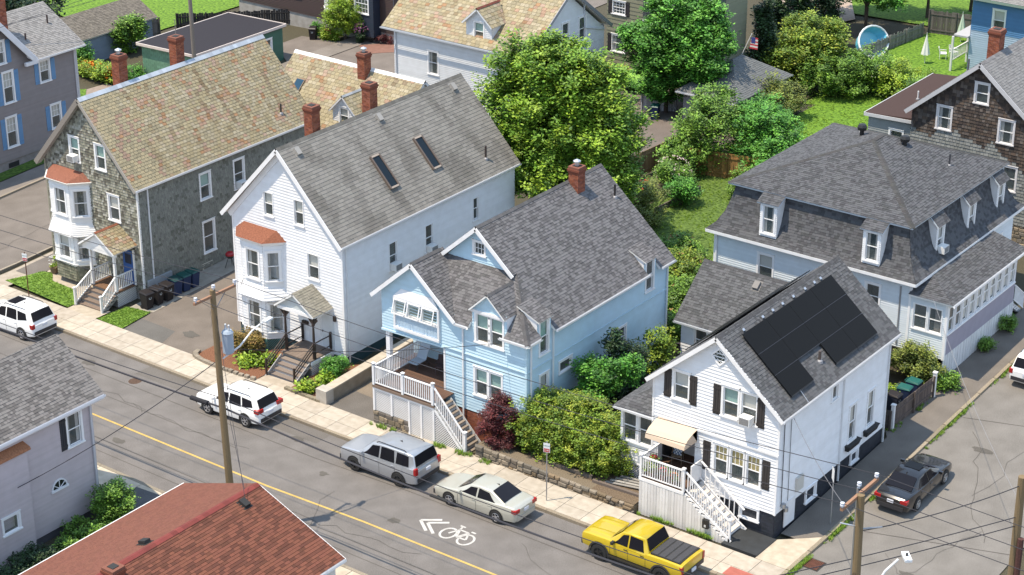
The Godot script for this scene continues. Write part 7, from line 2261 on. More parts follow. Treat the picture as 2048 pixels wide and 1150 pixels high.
	var weeds := strip_spots(Vector2(2.02, 2.4), Vector2(2.02, -6), 0.22, 420) + strip_spots(Vector2(2.0, -8), Vector2(2.0, -24), 0.18, 330) + strip_spots(Vector2(-6.2, 1.85), Vector2(-2.2, 1.75), 0.2, 150, 0.13) + strip_spots(Vector2(-17.9, 2.25), Vector2(-14.5, 2.2), 0.3, 130, 0.13) + strip_spots(Vector2(-22.0, 2.25), Vector2(-20.4, 2.25), 0.25, 70, 0.13) + strip_spots(Vector2(-0.1, -11.6), Vector2(0.2, -17.4), 0.4, 90, 0.1)
	tufts("kerb_weeds", "weeds growing along the kerbs and pavement edges", "weeds", weeds, 0.17, grass_cols, 9)
	tufts("meadow_grass", "uneven grass of the back yard lawns", "grass", poly_spots([Vector2(-25.3, -24), Vector2(-19.5, -20), Vector2(-14.5, -20), Vector2(-14.5, -32), Vector2(-19, -37), Vector2(-26, -35)], 2600, 0.05)+ poly_spots([Vector2(-27, -40), Vector2(-20, -36), Vector2(-14.6, -37), Vector2(-14.6, -60), Vector2(-28, -60)], 3200, 0.06), 0.11, [Color(0.3, 0.46, 0.05), Color(0.34, 0.5, 0.06), Color(0.25, 0.4, 0.05)], 12)


# ---------------------------------------------------------------- walls, fences, edging
func board_fence(n: String, label: String, a: Vector2, c: Vector2, ht: float, bw: float, k: Color, rails := true, ragged := 0.0) -> void:
	var m := (a + c) / 2
	var h := thing(n, label, "fence", gp(m.x, m.y))
	var L := (c - a).length()
	var d := (c - a) / L
	var num := int(L / bw)
	var kinds := []
	for i in 4:
		var b := MB.new()
		b.box(Vector3(-bw / 2 + 0.006, 0.05, -0.012), Vector3(bw / 2 - 0.006, ht + ragged * (i - 1.5), 0.012), shade(k, 0.75 + i * 0.16))
		kinds.append(to_mesh(b))
	var bs := Basis(Vector3(d.x, 0, d.y), UP, Vector3(-d.y, 0, d.x))
	for i in mini(num, 290):
		var p := a + d * (bw * (i + 0.5))
		put(h, "board", kinds[rng.randi() % 4], M.wood, Transform3D(bs * Basis(Vector3(0, 0, 1), rf(-1, 1) * ragged * 0.25), gp(p.x, p.y) - here))
	if rails:
		for y in [0.35, ht - 0.3]:
			for s in [-1.0, 1.0]:
				plank(h, "rail", gp(a.x, a.y, y) + bs.z * 0.03 * s, gp(c.x, c.y, y) + bs.z * 0.03 * s, 0.04, 0.09, shade(k, 0.9), M.wood)
	var np := int(L / 2.4) + 1
	for i in np + 1:
		var p := a.lerp(c, float(i) / np)
		post(h, gp(p.x, p.y) + bs.z * 0.07, ht + 0.05, 0.1, shade(k, 0.8), M.wood, false)


func yards() -> void:
	# concrete wall beside the blue house drive
	var h := thing("concrete_garden_wall", "low concrete wall between the mulch bed and the driveway", "wall", gp(-25.6, -2.5))
	var b := MB.new()
	var q := []
	for y in [-0.2, 0.72]:
		for c in [[-25.85, 1.75], [-25.4, 1.75], [-25.4, -8.0], [-25.85, -8.0]]:
			q.append(gp(c[0], c[1], y))
	b.cell(q, Color(0.36, 0.31, 0.25))
	part(h, "wall_body", b, M.concrete)
	b = MB.new()
	q = []
	for y in [0.723, 0.8]:
		for c in [[-25.92, 1.3], [-25.33, 1.3], [-25.33, -8.0], [-25.92, -8.0]]:
			q.append(gp(c[0], c[1], y))
	b.cell(q, Color(0.5, 0.44, 0.36))
	part(h, "coping", b, M.concrete)
	boxpart(h, "pier", gp(-25.98, 1.32, -0.1), gp(-25.27, 1.9, 0.86), Color(0.48, 0.45, 0.4), M.concrete)
	# mulch bed edging stones
	h = thing("stone_edging", "row of pale edging stones round the long mulch bed", "edging", gp(-33, 1.7))
	for i in 24:
		var t := i / 23.0
		var p := Vector2(-35.4, 1.0).bezier_interpolate(Vector2(-35.4, 1.75), Vector2(-34, 1.85), Vector2(-30.5, 1.83), t)
		b = MB.new()
		b.obox(Transform3D(Basis(UP, rf(-0.2, 0.2)), gp(p.x, p.y, 0.2)), Vector3(0.26, rf(0.13, 0.2), 0.2), shade(Color(0.42, 0.37, 0.3), rf(0.8, 1.15)))
		part(h, "stone", b, M.stone)
	h = thing("stone_edging", "short row of mossy edging stones before the concrete wall", "edging", gp(-27, 1.75))
	for i in 10:
		b = MB.new()
		b.obox(Transform3D(Basis(UP, rf(-0.2, 0.2)), gp(-28.2 + i * 0.26, 1.68 + i * 0.015, 0.17)), Vector3(0.25, rf(0.15, 0.24), 0.22), shade(Color(0.34, 0.3, 0.22), rf(0.75, 1.15)))
		part(h, "stone", b, M.stone)
	# fieldstone retaining wall below the hedge
	h = thing("fieldstone_wall", "fieldstone retaining wall under the big hedge", "wall", gp(-11, 2))
	b = MB.new()
	b.cell([Vector3(-15.5, -0.1, 1.95), Vector3(-6.35, -0.1, 1.85), Vector3(-6.35, -0.1, 1.2), Vector3(-15.5, -0.1, 1.2), Vector3(-15.5, 0.72, 1.95), Vector3(-6.35, 0.42, 1.8), Vector3(-6.35, 0.42, 1.2), Vector3(-15.5, 0.72, 1.2)], Color(0.27, 0.22, 0.16))
	part(h, "wall_core", b, M.stone)
	for row in 3:
		var x := -15.5
		while x < -6.5:
			var w := rf(0.25, 0.55)
			var top := lerpf(0.76, 0.45, (x + 15.5) / 9.1)
			var y0 := row * top / 3
			b = MB.new()
			var p := []
			var d := rf(0.06, 0.15)
			for e in [[0.0, -0.02], [d, 0.04]]:
				for c in [[x, y0], [x + w, y0], [x + w, y0 + top / 3], [x, y0 + top / 3]]:
					p.append(Vector3(c[0] + (e[1] if c[0] == x else -e[1]), c[1] + (e[1] if c[1] == y0 else -e[1]) + rf(-0.02, 0.02), lerpf(1.96, 1.83, (x + 15.5) / 9.1) + e[0]))
			b.cell(p, shade([Color(0.3, 0.26, 0.21), Color(0.22, 0.2, 0.17), Color(0.38, 0.33, 0.26), Color(0.3, 0.23, 0.15)][rng.randi() % 4], rf(0.75, 1.2)))
			part(h, "stone", b, M.stone)
			x += w
	patch("terrace_soil", [Vector2(-15.5, 1.9), Vector2(-6.35, 1.82), Vector2(-6.35, -0.2), Vector2(-13.5, 0.2)], 0.5, M.earth, Color(0.26, 0.2, 0.14))
	h = thing("timber_edging", "weathered timber edging lying above the fieldstone wall", "edging", Vector3(-9, 0.6, 0.9))
	plank(h, "timber", Vector3(-12.3, 0.62, 1.1), Vector3(-9.3, 0.58, 0.95), 0.16, 0.16, Color(0.2, 0.17, 0.14), M.wood)
	plank(h, "timber", Vector3(-9.1, 0.56, 1.2), Vector3(-6.5, 0.54, 1.05), 0.16, 0.16, Color(0.22, 0.18, 0.15), M.wood)
	h = thing("scrap_boards", "pale scrap boards lying beside the solar house deck", "lumber", Vector3(-7.5, 0.6, 0.6))
	for i in 4:
		plank(h, "board", Vector3(-8.6 + i * 0.15, 0.56 + i * 0.05, 0.9 - i * 0.22), Vector3(-6.6, 0.62 + i * 0.06, 0.5 - i * 0.12), 0.14, 0.03, shade(Color(0.5, 0.48, 0.45), rf(0.7, 1.1)), M.wood)
	board_fence("side_fence", "dark weathered board fence with white posts by the green bins", Vector2(-0.15, -11.9), Vector2(0.05, -15.9), 1.25, 0.13, Color(0.17, 0.13, 0.11), true)
	h = thing("fence_post", "white fence post nearest the solar house", "post", gp(-0.12, -12.0))
	post(h, gp(-0.1, -11.8), 1.45, 0.16, Color(0.7, 0.7, 0.7), M.paint)
	h = thing("fence_post", "white fence post nearest the mansard house", "post", gp(0.08, -16.0))
	post(h, gp(0.1, -15.98), 1.45, 0.16, Color(0.7, 0.7, 0.7), M.paint)
	board_fence("side_gate", "short dark board gate against the solar house wall", Vector2(-0.9, -11.7), Vector2(-0.15, -11.7), 1.15, 0.12, Color(0.15, 0.12, 0.1), true)
	board_fence("cedar_fence", "new cedar board fence along the drive behind the blue house", Vector2(-29.0, -30.2), Vector2(-28.2, -37.0), 1.7, 0.14, Color(0.42, 0.28, 0.14), true)
	board_fence("cedar_fence", "sunlit orange cedar fence panel in the shade of the yard trees", Vector2(-28.0, -34.6), Vector2(-19.5, -35.6), 1.75, 0.14, Color(0.5, 0.27, 0.09), true)
	board_fence("picket_fence", "old grey leaning picket fence behind the toppled pool", Vector2(-29.2, -54.5), Vector2(-27.4, -70.4), 1.1, 0.12, Color(0.36, 0.34, 0.32), true, 0.06)
	board_fence("stockade_fence", "tall grey stockade fence at the back of the upper yard", Vector2(-27.4, -71.6), Vector2(-20.8, -72.0), 1.9, 0.15, Color(0.2, 0.18, 0.17), true, 0.03)
	board_fence("old_board_fence", "old grey board fence behind the orange daylilies", Vector2(-79.2, -30.5), Vector2(-78.9, -38.5), 1.5, 0.2, Color(0.24, 0.21, 0.19), true, 0.05)
	board_fence("dark_board_fence", "dark board fence beyond the black garage roof", Vector2(-78.9, -40.5), Vector2(-72, -47), 1.3, 0.2, Color(0.05, 0.045, 0.045), true, 0.04)
	board_fence("white_picket_fence", "white slatted fence under the tall linden", Vector2(-35.7, -43.4), Vector2(-33.5, -44.4), 1.2, 0.11, Color(0.7, 0.72, 0.75), true)
	board_fence("alley_fence", "dark low fence between the hedge and the side porch", Vector2(-9.3, -2.6), Vector2(-11.9, -5.4), 1.2, 0.14, Color(0.07, 0.06, 0.055), true)
	h = thing("raised_bed", "weathered timber edge of the raised bed in the back lawn", "raised bed", gp(-24.3, -30.5))
	plank(h, "timber", gp(-24.6, -28.0, 0.2), gp(-24.1, -32.5, 0.2), 0.1, 0.4, Color(0.2, 0.17, 0.14), M.wood)


# ---------------------------------------------------------------- poles and wires
func insulator(h: Node, p: Vector3) -> void:
	var b := MB.new()
	b.lathe(p, [Vector2(0.03, -0.06), Vector2(0.03, 0.04), Vector2(0.085, 0.05), Vector2(0.085, 0.1), Vector2(0.05, 0.12), Vector2(0.08, 0.14), Vector2(0.08, 0.18), Vector2(0, 0.2)], 8, Color(0.55, 0.57, 0.62))
	part(h, "insulator", b, M.gloss)


func wire(label: String, a: Vector3, c: Vector3, sag: float, r: float, k := Color(0.035, 0.035, 0.04), group := "overhead wires") -> void:
	var b := MB.new()
	var pts := []
	for i in 17:
		var t := i / 16.0
		pts.append(a.lerp(c, t) - UP * sag * 4 * t * (1 - t))
	b.tube(pts, r, 5, k)
	single("overhead_wire", label, "wire", a, b, M.rubber, group)


func poles() -> void:
	var k := Color(0.3, 0.215, 0.11)
	var arm := Color(0.45, 0.25, 0.15)
	var h := thing("utility_pole", "wooden utility pole with grey transformer and street lamp beside the red roof", "utility pole", gp(-20.15, 14.0), "utility poles")
	var b := MB.new()
	b.tube([gp(-20.15, 14.0, -0.2), Vector3(-20.4, 6, 14.0), Vector3(-20.55, 12.0, 14.0)], 0.19, 12, k, 0.13)
	part(h, "pole", b, M.wood)
	b = MB.new()
	b.tube([gp(-20.42, 13.9, -0.1), Vector3(-20.6, 4.6, 13.92)], 0.05, 8, Color(0.14, 0.055, 0.035))
	part(h, "conduit", b, M.rust)
	plank(h, "cross_arm", Vector3(-20.55, 11.72, 15.15), Vector3(-20.55, 11.72, 12.6), 0.11, 0.12, arm, M.wood)
	for z in [15.08, 13.98, 12.68]:
		insulator(h, Vector3(-20.5, 11.84 if z != 13.98 else 12.05, z))
	for z in [14.7, 13.3]:
		plank(h, "arm_brace", Vector3(-20.5, 11.65, z), Vector3(-20.45, 11.05, 14.0), 0.03, 0.02, Color(0.3, 0.3, 0.32), M.metal)
	b = MB.new()
	b.lathe(Vector3(-20.05, 9.0, 13.75), [Vector2(0, 0), Vector2(0.2, 0.0), Vector2(0.25, 0.05), Vector2(0.25, 0.95), Vector2(0.27, 1.0), Vector2(0.2, 1.1), Vector2(0, 1.12)], 14, Color(0.3, 0.36, 0.43))
	var tr := part(h, "transformer", b, M.trim)
	b = MB.new()
	for x in [-20.15, -19.95]:
		b.lathe(Vector3(x, 10.05, 13.75), [Vector2(0.05, 0), Vector2(0.06, 0.1), Vector2(0.04, 0.2), Vector2(0.05, 0.32), Vector2(0, 0.36)], 8, Color(0.45, 0.48, 0.52))
	part(tr, "bushing", b, M.gloss)
	b = MB.new()
	b.tube([Vector3(-20.3, 8.7, 13.9), Vector3(-19.9, 9.15, 13.2), Vector3(-19.7, 9.75, 12.55), Vector3(-19.6, 9.95, 12.0)], 0.04, 8, Color(0.66, 0.67, 0.68))
	part(h, "lamp_arm", b, M.trim)
	b = MB.new()
	b.obox(Transform3D(Basis(UP, 0.1), Vector3(-19.58, 9.97, 11.7)), Vector3(0.22, 0.09, 0.55), Color(0.55, 0.57, 0.58))
	part(h, "lamp_head", b, M.trim)
	# corner pole, bottom right
	h = thing("utility_pole", "wooden utility pole with insulators at the right hand street corner", "utility pole", Vector3(10.6, 0, 13.8), "utility poles")
	b = MB.new()
	b.tube([Vector3(10.95, -0.2, 13.8), Vector3(10.85, 6, 13.8), Vector3(10.72, 12.5, 13.8)], 0.2, 12, k, 0.14)
	part(h, "pole", b, M.wood)
	plank(h, "cross_arm", Vector3(10.6, 12.42, 15.0), Vector3(10.6, 12.42, 12.3), 0.11, 0.12, arm, M.wood)
	for z in [14.95, 13.75, 12.4]:
		insulator(h, Vector3(10.6, 12.5 if z != 13.75 else 12.75, z))
	plank(h, "conduit", Vector3(10.6, 0, 13.75), Vector3(10.55, 12.7, 13.75), 0.06, 0.05, Color(0.5, 0.52, 0.55), M.metal)
	b = MB.new()
	b.tube([Vector3(10.6, 7.2, 13.9), Vector3(11.1, 8.0, 13.6), Vector3(11.6, 9.4, 13.2), Vector3(11.95, 9.9, 12.95)], 0.045, 8, Color(0.72, 0.73, 0.74))
	part(h, "lamp_arm", b, M.trim)
	b = MB.new()
	b.obox(Transform3D(Basis(UP, 0.7), Vector3(12.15, 9.95, 12.7)), Vector3(0.26, 0.1, 0.6), Color(0.7, 0.72, 0.74))
	b.lathe(Vector3(12.15, 10.0, 12.7), [Vector2(0.05, 0), Vector2(0.05, 0.1), Vector2(0, 0.1)], 8, Color(0.03, 0.03, 0.03))
	part(h, "lamp_head", b, M.trim)
	b = MB.new()
	b.tube([Vector3(10.7, 11.2, 13.8), Vector3(10.3, 11.5, 14.4)], 0.03, 6, Color(0.6, 0.62, 0.65))
	b.tube([Vector3(10.7, 11.1, 13.8), Vector3(11.4, 11.2, 13.3)], 0.03, 6, Color(0.3, 0.31, 0.33))
	part(h, "bracket", b, M.metal)
	# right edge pole
	h = thing("utility_pole", "wooden utility pole cut by the right edge of the picture", "utility pole", Vector3(12.7, 0.2, 3.6), "utility poles")
	b = MB.new()
	b.tube([Vector3(12.7, -0.2, 3.6), Vector3(12.72, 9.4, 3.9)], 0.2, 12, k, 0.16)
	part(h, "pole", b, M.wood)
	b = MB.new()
	b.lathe(Vector3(12.95, 4.5, 3.9), [Vector2(0, 0), Vector2(0.13, 0), Vector2(0.13, 2.2), Vector2(0, 2.2)], 8, Color(0.12, 0.05, 0.04))
	part(h, "riser_box", b, M.rust)
	# pole behind the slate roof
	h = thing("utility_pole", "bare grey utility pole rising before the black garage roof", "utility pole", gp(-64.6, -28.4), "utility poles")
	b = MB.new()
	b.tube([gp(-64.6, -28.4, -0.2), Vector3(-64.7, 11, -28.4)], 0.17, 10, Color(0.3, 0.26, 0.22), 0.13)
	part(h, "pole", b, M.wood)
	b = MB.new()
	b.tube([gp(-66.8, -28.8, 2.9), gp(-66.8, -28.8, 6.0)], 0.03, 6, Color(0.4, 0.4, 0.4))
	part(h, "guy_rod", b, M.metal)
	# wires
	for z in [[15.08, 14.95, "nearest"], [13.98, 13.75, "middle"], [12.68, 12.4, "farthest"]]:
		wire("%s of the three thin wires between the transformer pole and the corner pole" % z[2], Vector3(-20.5, 12.0, z[0]), Vector3(10.6, 12.65, z[1]), 0.5, 0.014)
		wire("%s of the three thin wires running left from the transformer pole" % z[2], Vector3(-20.5, 12.0, z[0]), Vector3(-62, 10.6, z[0] - 1.6), 0.6, 0.014)
		wire("%s of the three thin wires running right from the corner pole" % z[2], Vector3(10.6, 12.65, z[1]), Vector3(50, 13, z[1]), 0.5, 0.014)
	wire("thick black cable bundle running right from the transformer pole over the street", Vector3(-20.45, 6.1, 13.75), Vector3(10.7, 6.4, 13.6), 0.55, 0.045)
	wire("thick black cable bundle running left from the transformer pole", Vector3(-20.45, 6.1, 13.75), Vector3(-62, 4.9, 12.0), 0.4, 0.045)
	wire("second telephone cable above the black bundle right of the transformer pole", Vector3(-20.45, 6.6, 13.75), Vector3(10.7, 7.0, 13.6), 0.5, 0.02)
	wire("second telephone cable above the black bundle left of the transformer pole", Vector3(-20.45, 6.6, 13.75), Vector3(-62, 5.4, 12.0), 0.6, 0.02)
	b = MB.new()
	b.tube([Vector3(-21.6, 6.02, 13.72), Vector3(-22.7, 5.95, 13.68)], 0.11, 10, Color(0.015, 0.015, 0.016))
	single("cable_splice", "black splice case hanging on the cable bundle before the white hatchback", "splice case", Vector3(-22.2, 6.3, 13.7), b, M.rubber)
	b = MB.new()
	b.tube([Vector3(-7.9, 5.68, 13.68), Vector3(-8.8, 5.68, 13.68)], 0.07, 10, Color(0.02, 0.02, 0.02))
	single("cable_splice", "small splice case on the cable bundle before the beige saloon car", "splice case", Vector3(-8.3, 6.3, 13.7), b, M.rubber)
	wire("service wire from the transformer pole to the light blue house corner", Vector3(-20.4, 9.2, 13.9), Vector3(-15.0, 5.9, 0.75), 0.3, 0.014)
	wire("twisted service wire from the transformer pole to the mauve house", Vector3(-20.5, 8.6, 14.0), Vector3(-26.6, 3.2, 21.0), 0.3, 0.02)
	wire("twisted service wire from the solar house corner to the corner pole", Vector3(0.1, 5.95, -1.0), Vector3(10.6, 11.3, 13.7), 0.3, 0.014, Color(0.14, 0.14, 0.15))
	wire("pale service wire from the mansard porch to the right edge pole", Vector3(-1.0, 5.35, -17.4), Vector3(12.7, 8.2, 3.8), 0.5, 0.01, Color(0.22, 0.22, 0.23))
	wire("street wire from the corner pole up along the side street", Vector3(10.7, 11.0, 13.8), Vector3(12.7, 9.0, 3.9), 0.2, 0.02)
	wire("upper of two wires crossing the side street at lower right", Vector3(12.7, 7.6, 3.9), Vector3(4.5, 8.6, 20), 0.2, 0.02)
	wire("lower of two wires crossing the side street at lower right", Vector3(12.7, 7.2, 3.9), Vector3(4.5, 8.2, 20), 0.2, 0.02)
	wire("long wire over the side street from the right edge pole", Vector3(12.7, 8.6, 3.9), Vector3(14, 10, -60), 0.6, 0.014)
	wire("wire crossing above the grey shutter house to the back pole", Vector3(-64.7, 10.4, -28.4), Vector3(-66, 9.5, 10), 0.6, 0.014)
	wire("wire from the back pole over the slate roof to the left", Vector3(-64.7, 9.6, -28.4), Vector3(-72, 8.5, 6), 0.6, 0.016)
	wire("guy wire from the transformer pole down to the red roof", Vector3(-20.4, 10.8, 14.0), Vector3(-14.9, 3.9, 18.2), 0.15, 0.012)
	wire("second guy wire from the transformer pole toward the red roof", Vector3(-20.4, 8.0, 14.0), Vector3(-15.2, 4.1, 17.8), 0.1, 0.012)


func street_sign(n: String, label: String, at: Vector3, ht: float, turn: float, kp: Color, words: bool, big := false) -> void:
	var h := thing(n, label, "sign", at)
	var b := MB.new()
	b.tube([at, at + UP * ht], 0.03, 8, kp)
	part(h, "post", b, M.metal)
	var t := Transform3D(Basis(UP, turn), UP * (ht - 0.32))
	b = MB.new()
	var w := 0.24 if big else 0.16
	var e := 0.3 if big else 0.24
	b.box(Vector3(-w, -e, 0.03), Vector3(w, e, 0.04), Color(0.72, 0.73, 0.74))
	var pl := put(h, "sign_plate", to_mesh(b), M.trim, t)
	if words:
		var r := MB.new()
		r.box(Vector3(-w + 0.02, -e + 0.02, 0.04), Vector3(w - 0.02, -e + 0.2, 0.0415), Color(0.42, 0.03, 0.03))
		put(pl, "red_panel", to_mesh(r), M.trim)
		for q in [["2 HR", -0.13, 0.0011, Color(0.75, 0.75, 0.75)], ["PARKING", 0.1, 0.0008, Color(0.05, 0.2, 0.1)]]:
			var tm := TextMesh.new()
			tm.text = q[0]
			tm.font_size = 90
			tm.pixel_size = q[2]
			tm.depth = 0.002
			var o := put(pl, "lettering", tm, plain_mat(q[3]), Transform3D(Basis(), Vector3(0, q[1], 0.043)))


func plain_mat(k: Color) -> StandardMaterial3D:
	var m := StandardMaterial3D.new()
	m.albedo_color = k.linear_to_srgb()
	m.roughness = 0.7
	m.cull_mode = BaseMaterial3D.CULL_DISABLED
	return m


# ---------------------------------------------------------------- bins, grill, chairs, pots
func bin(label: String, at: Vector3, turn: float, k: Color, lid: Color, group: String) -> void:
	var h := thing("wheeled_bin", label, "bin", at, group, turn)
	var key := "bin%s%s" % [k, lid]
	if not cache.has(key):
		var b := MB.new()
		b.cell([Vector3(-0.22, 0.05, -0.24), Vector3(0.22, 0.05, -0.24), Vector3(0.22, 0.05, 0.24), Vector3(-0.22, 0.05, 0.24), Vector3(-0.29, 0.98, -0.33), Vector3(0.29, 0.98, -0.33), Vector3(0.29, 0.98, 0.33), Vector3(-0.29, 0.98, 0.33)], k)
		var l := MB.new()
		l.cell([Vector3(-0.31, 0.98, -0.36), Vector3(0.31, 0.98, -0.36), Vector3(0.31, 0.98, 0.37), Vector3(-0.31, 0.98, 0.37), Vector3(-0.26, 1.08, -0.3), Vector3(0.26, 1.08, -0.3), Vector3(0.26, 1.05, 0.3), Vector3(-0.26, 1.05, 0.3)], lid)
		l.bar(Vector3(-0.24, 1.0, -0.42), Vector3(0.24, 1.0, -0.42), 0.03, 0.03, lid)
		var w := MB.new()
		w.tube([Vector3(-0.26, 0.11, -0.24), Vector3(-0.21, 0.11, -0.24)], 0.11, 12, Color(0.015, 0.015, 0.015))
		w.tube([Vector3(0.21, 0.11, -0.24), Vector3(0.26, 0.11, -0.24)], 0.11, 12, Color(0.015, 0.015, 0.015))
		var e := MB.new()
		e.lathe(Vector3(0, 0, 0), [Vector2(0.09, 0), Vector2(0.09, 0.006), Vector2(0.065, 0.006), Vector2(0.065, 0)], 16, Color(0.55, 0.6, 0.6))
		cache[key] = [to_mesh(b), to_mesh(l), to_mesh(w), to_mesh(e)]
	put(h, "bin_body", cache[key][0], M.plain)
	put(h, "lid", cache[key][1], M.trim)
	put(h, "wheels", cache[key][2], M.rubber)
	if k.r < 0.05 and k.b < 0.05:
		put(h, "round_mark", cache[key][3], M.trim, Transform3D(Basis(Vector3(1, 0, 0), PI / 2 - 0.09), Vector3(0, 0.72, 0.308)))


func pot(label: String, at: Vector3, r: float, ht: float, k: Color, cols: Array, flower := Color(0, 0, 0), n := "flower_pot") -> void:
	var h := thing(n, label, "plant pot", at)
	var b := MB.new()
	b.lathe(at, [Vector2(0, 0), Vector2(r * 0.75, 0), Vector2(r, ht), Vector2(r * 1.08, ht), Vector2(r * 1.08, ht - 0.03), Vector2(r * 0.9, ht - 0.03), Vector2(0, ht - 0.05)], 12, k)
	part(h, "pot", b, M.plain)
	crown(h, [[at + UP * (ht + r * 0.9), Vector3(r * 1.3, r * 1.2, r * 1.3), 60]], cols, 0.09, 8, 0.1, "foliage")
	if flower.r > 0:
		var f := MB.new()
		for i in 26:
			var a := rng.randf() * TAU
			var e := rf(0, 1.4)
			var p := at + UP * (ht + r * 0.9) + Vector3(cos(a) * cos(e), sin(e), sin(a) * cos(e)) * r * 1.35
			f.lathe(p, [Vector2(0.06, 0.02), Vector2(0.035, -0.01), Vector2(0, 0)], 6, shade(flower, rf(0.7, 1.2)))
		part(h, "blossoms", f, M.petal, "stuff")


func chair(n: String, label: String, at: Vector3, turn: float, k: Color, cat := "chair") -> Node3D:
	var h := thing(n, label, cat, at)
	h.rotation.y = turn
	var b := MB.new()
	b.box(Vector3(-0.25, 0.4, -0.24), Vector3(0.25, 0.45, 0.26), k)
	put(h, "seat", to_mesh(b), M.plain)
	b = MB.new()
	b.cell([Vector3(-0.25, 0.42, -0.25), Vector3(0.25, 0.42, -0.25), Vector3(0.25, 0.42, -0.21), Vector3(-0.25, 0.42, -0.21), Vector3(-0.22, 0.9, -0.36), Vector3(0.22, 0.9, -0.36), Vector3(0.22, 0.9, -0.32), Vector3(-0.22, 0.9, -0.32)], k)
	put(h, "backrest", to_mesh(b), M.plain)
	for x in [-0.23, 0.23]:
		for z in [-0.24, 0.24]:
			b = MB.new()
			b.tube([Vector3(x, 0, z), Vector3(x, 0.42, z)], 0.018, 6, shade(k, 1.3))
			put(h, "leg", to_mesh(b), M.plain)
		b = MB.new()
		b.bar(Vector3(x, 0.64, -0.28), Vector3(x, 0.62, 0.24), 0.05, 0.03, k)
		put(h, "armrest", to_mesh(b), M.plain)
	return h


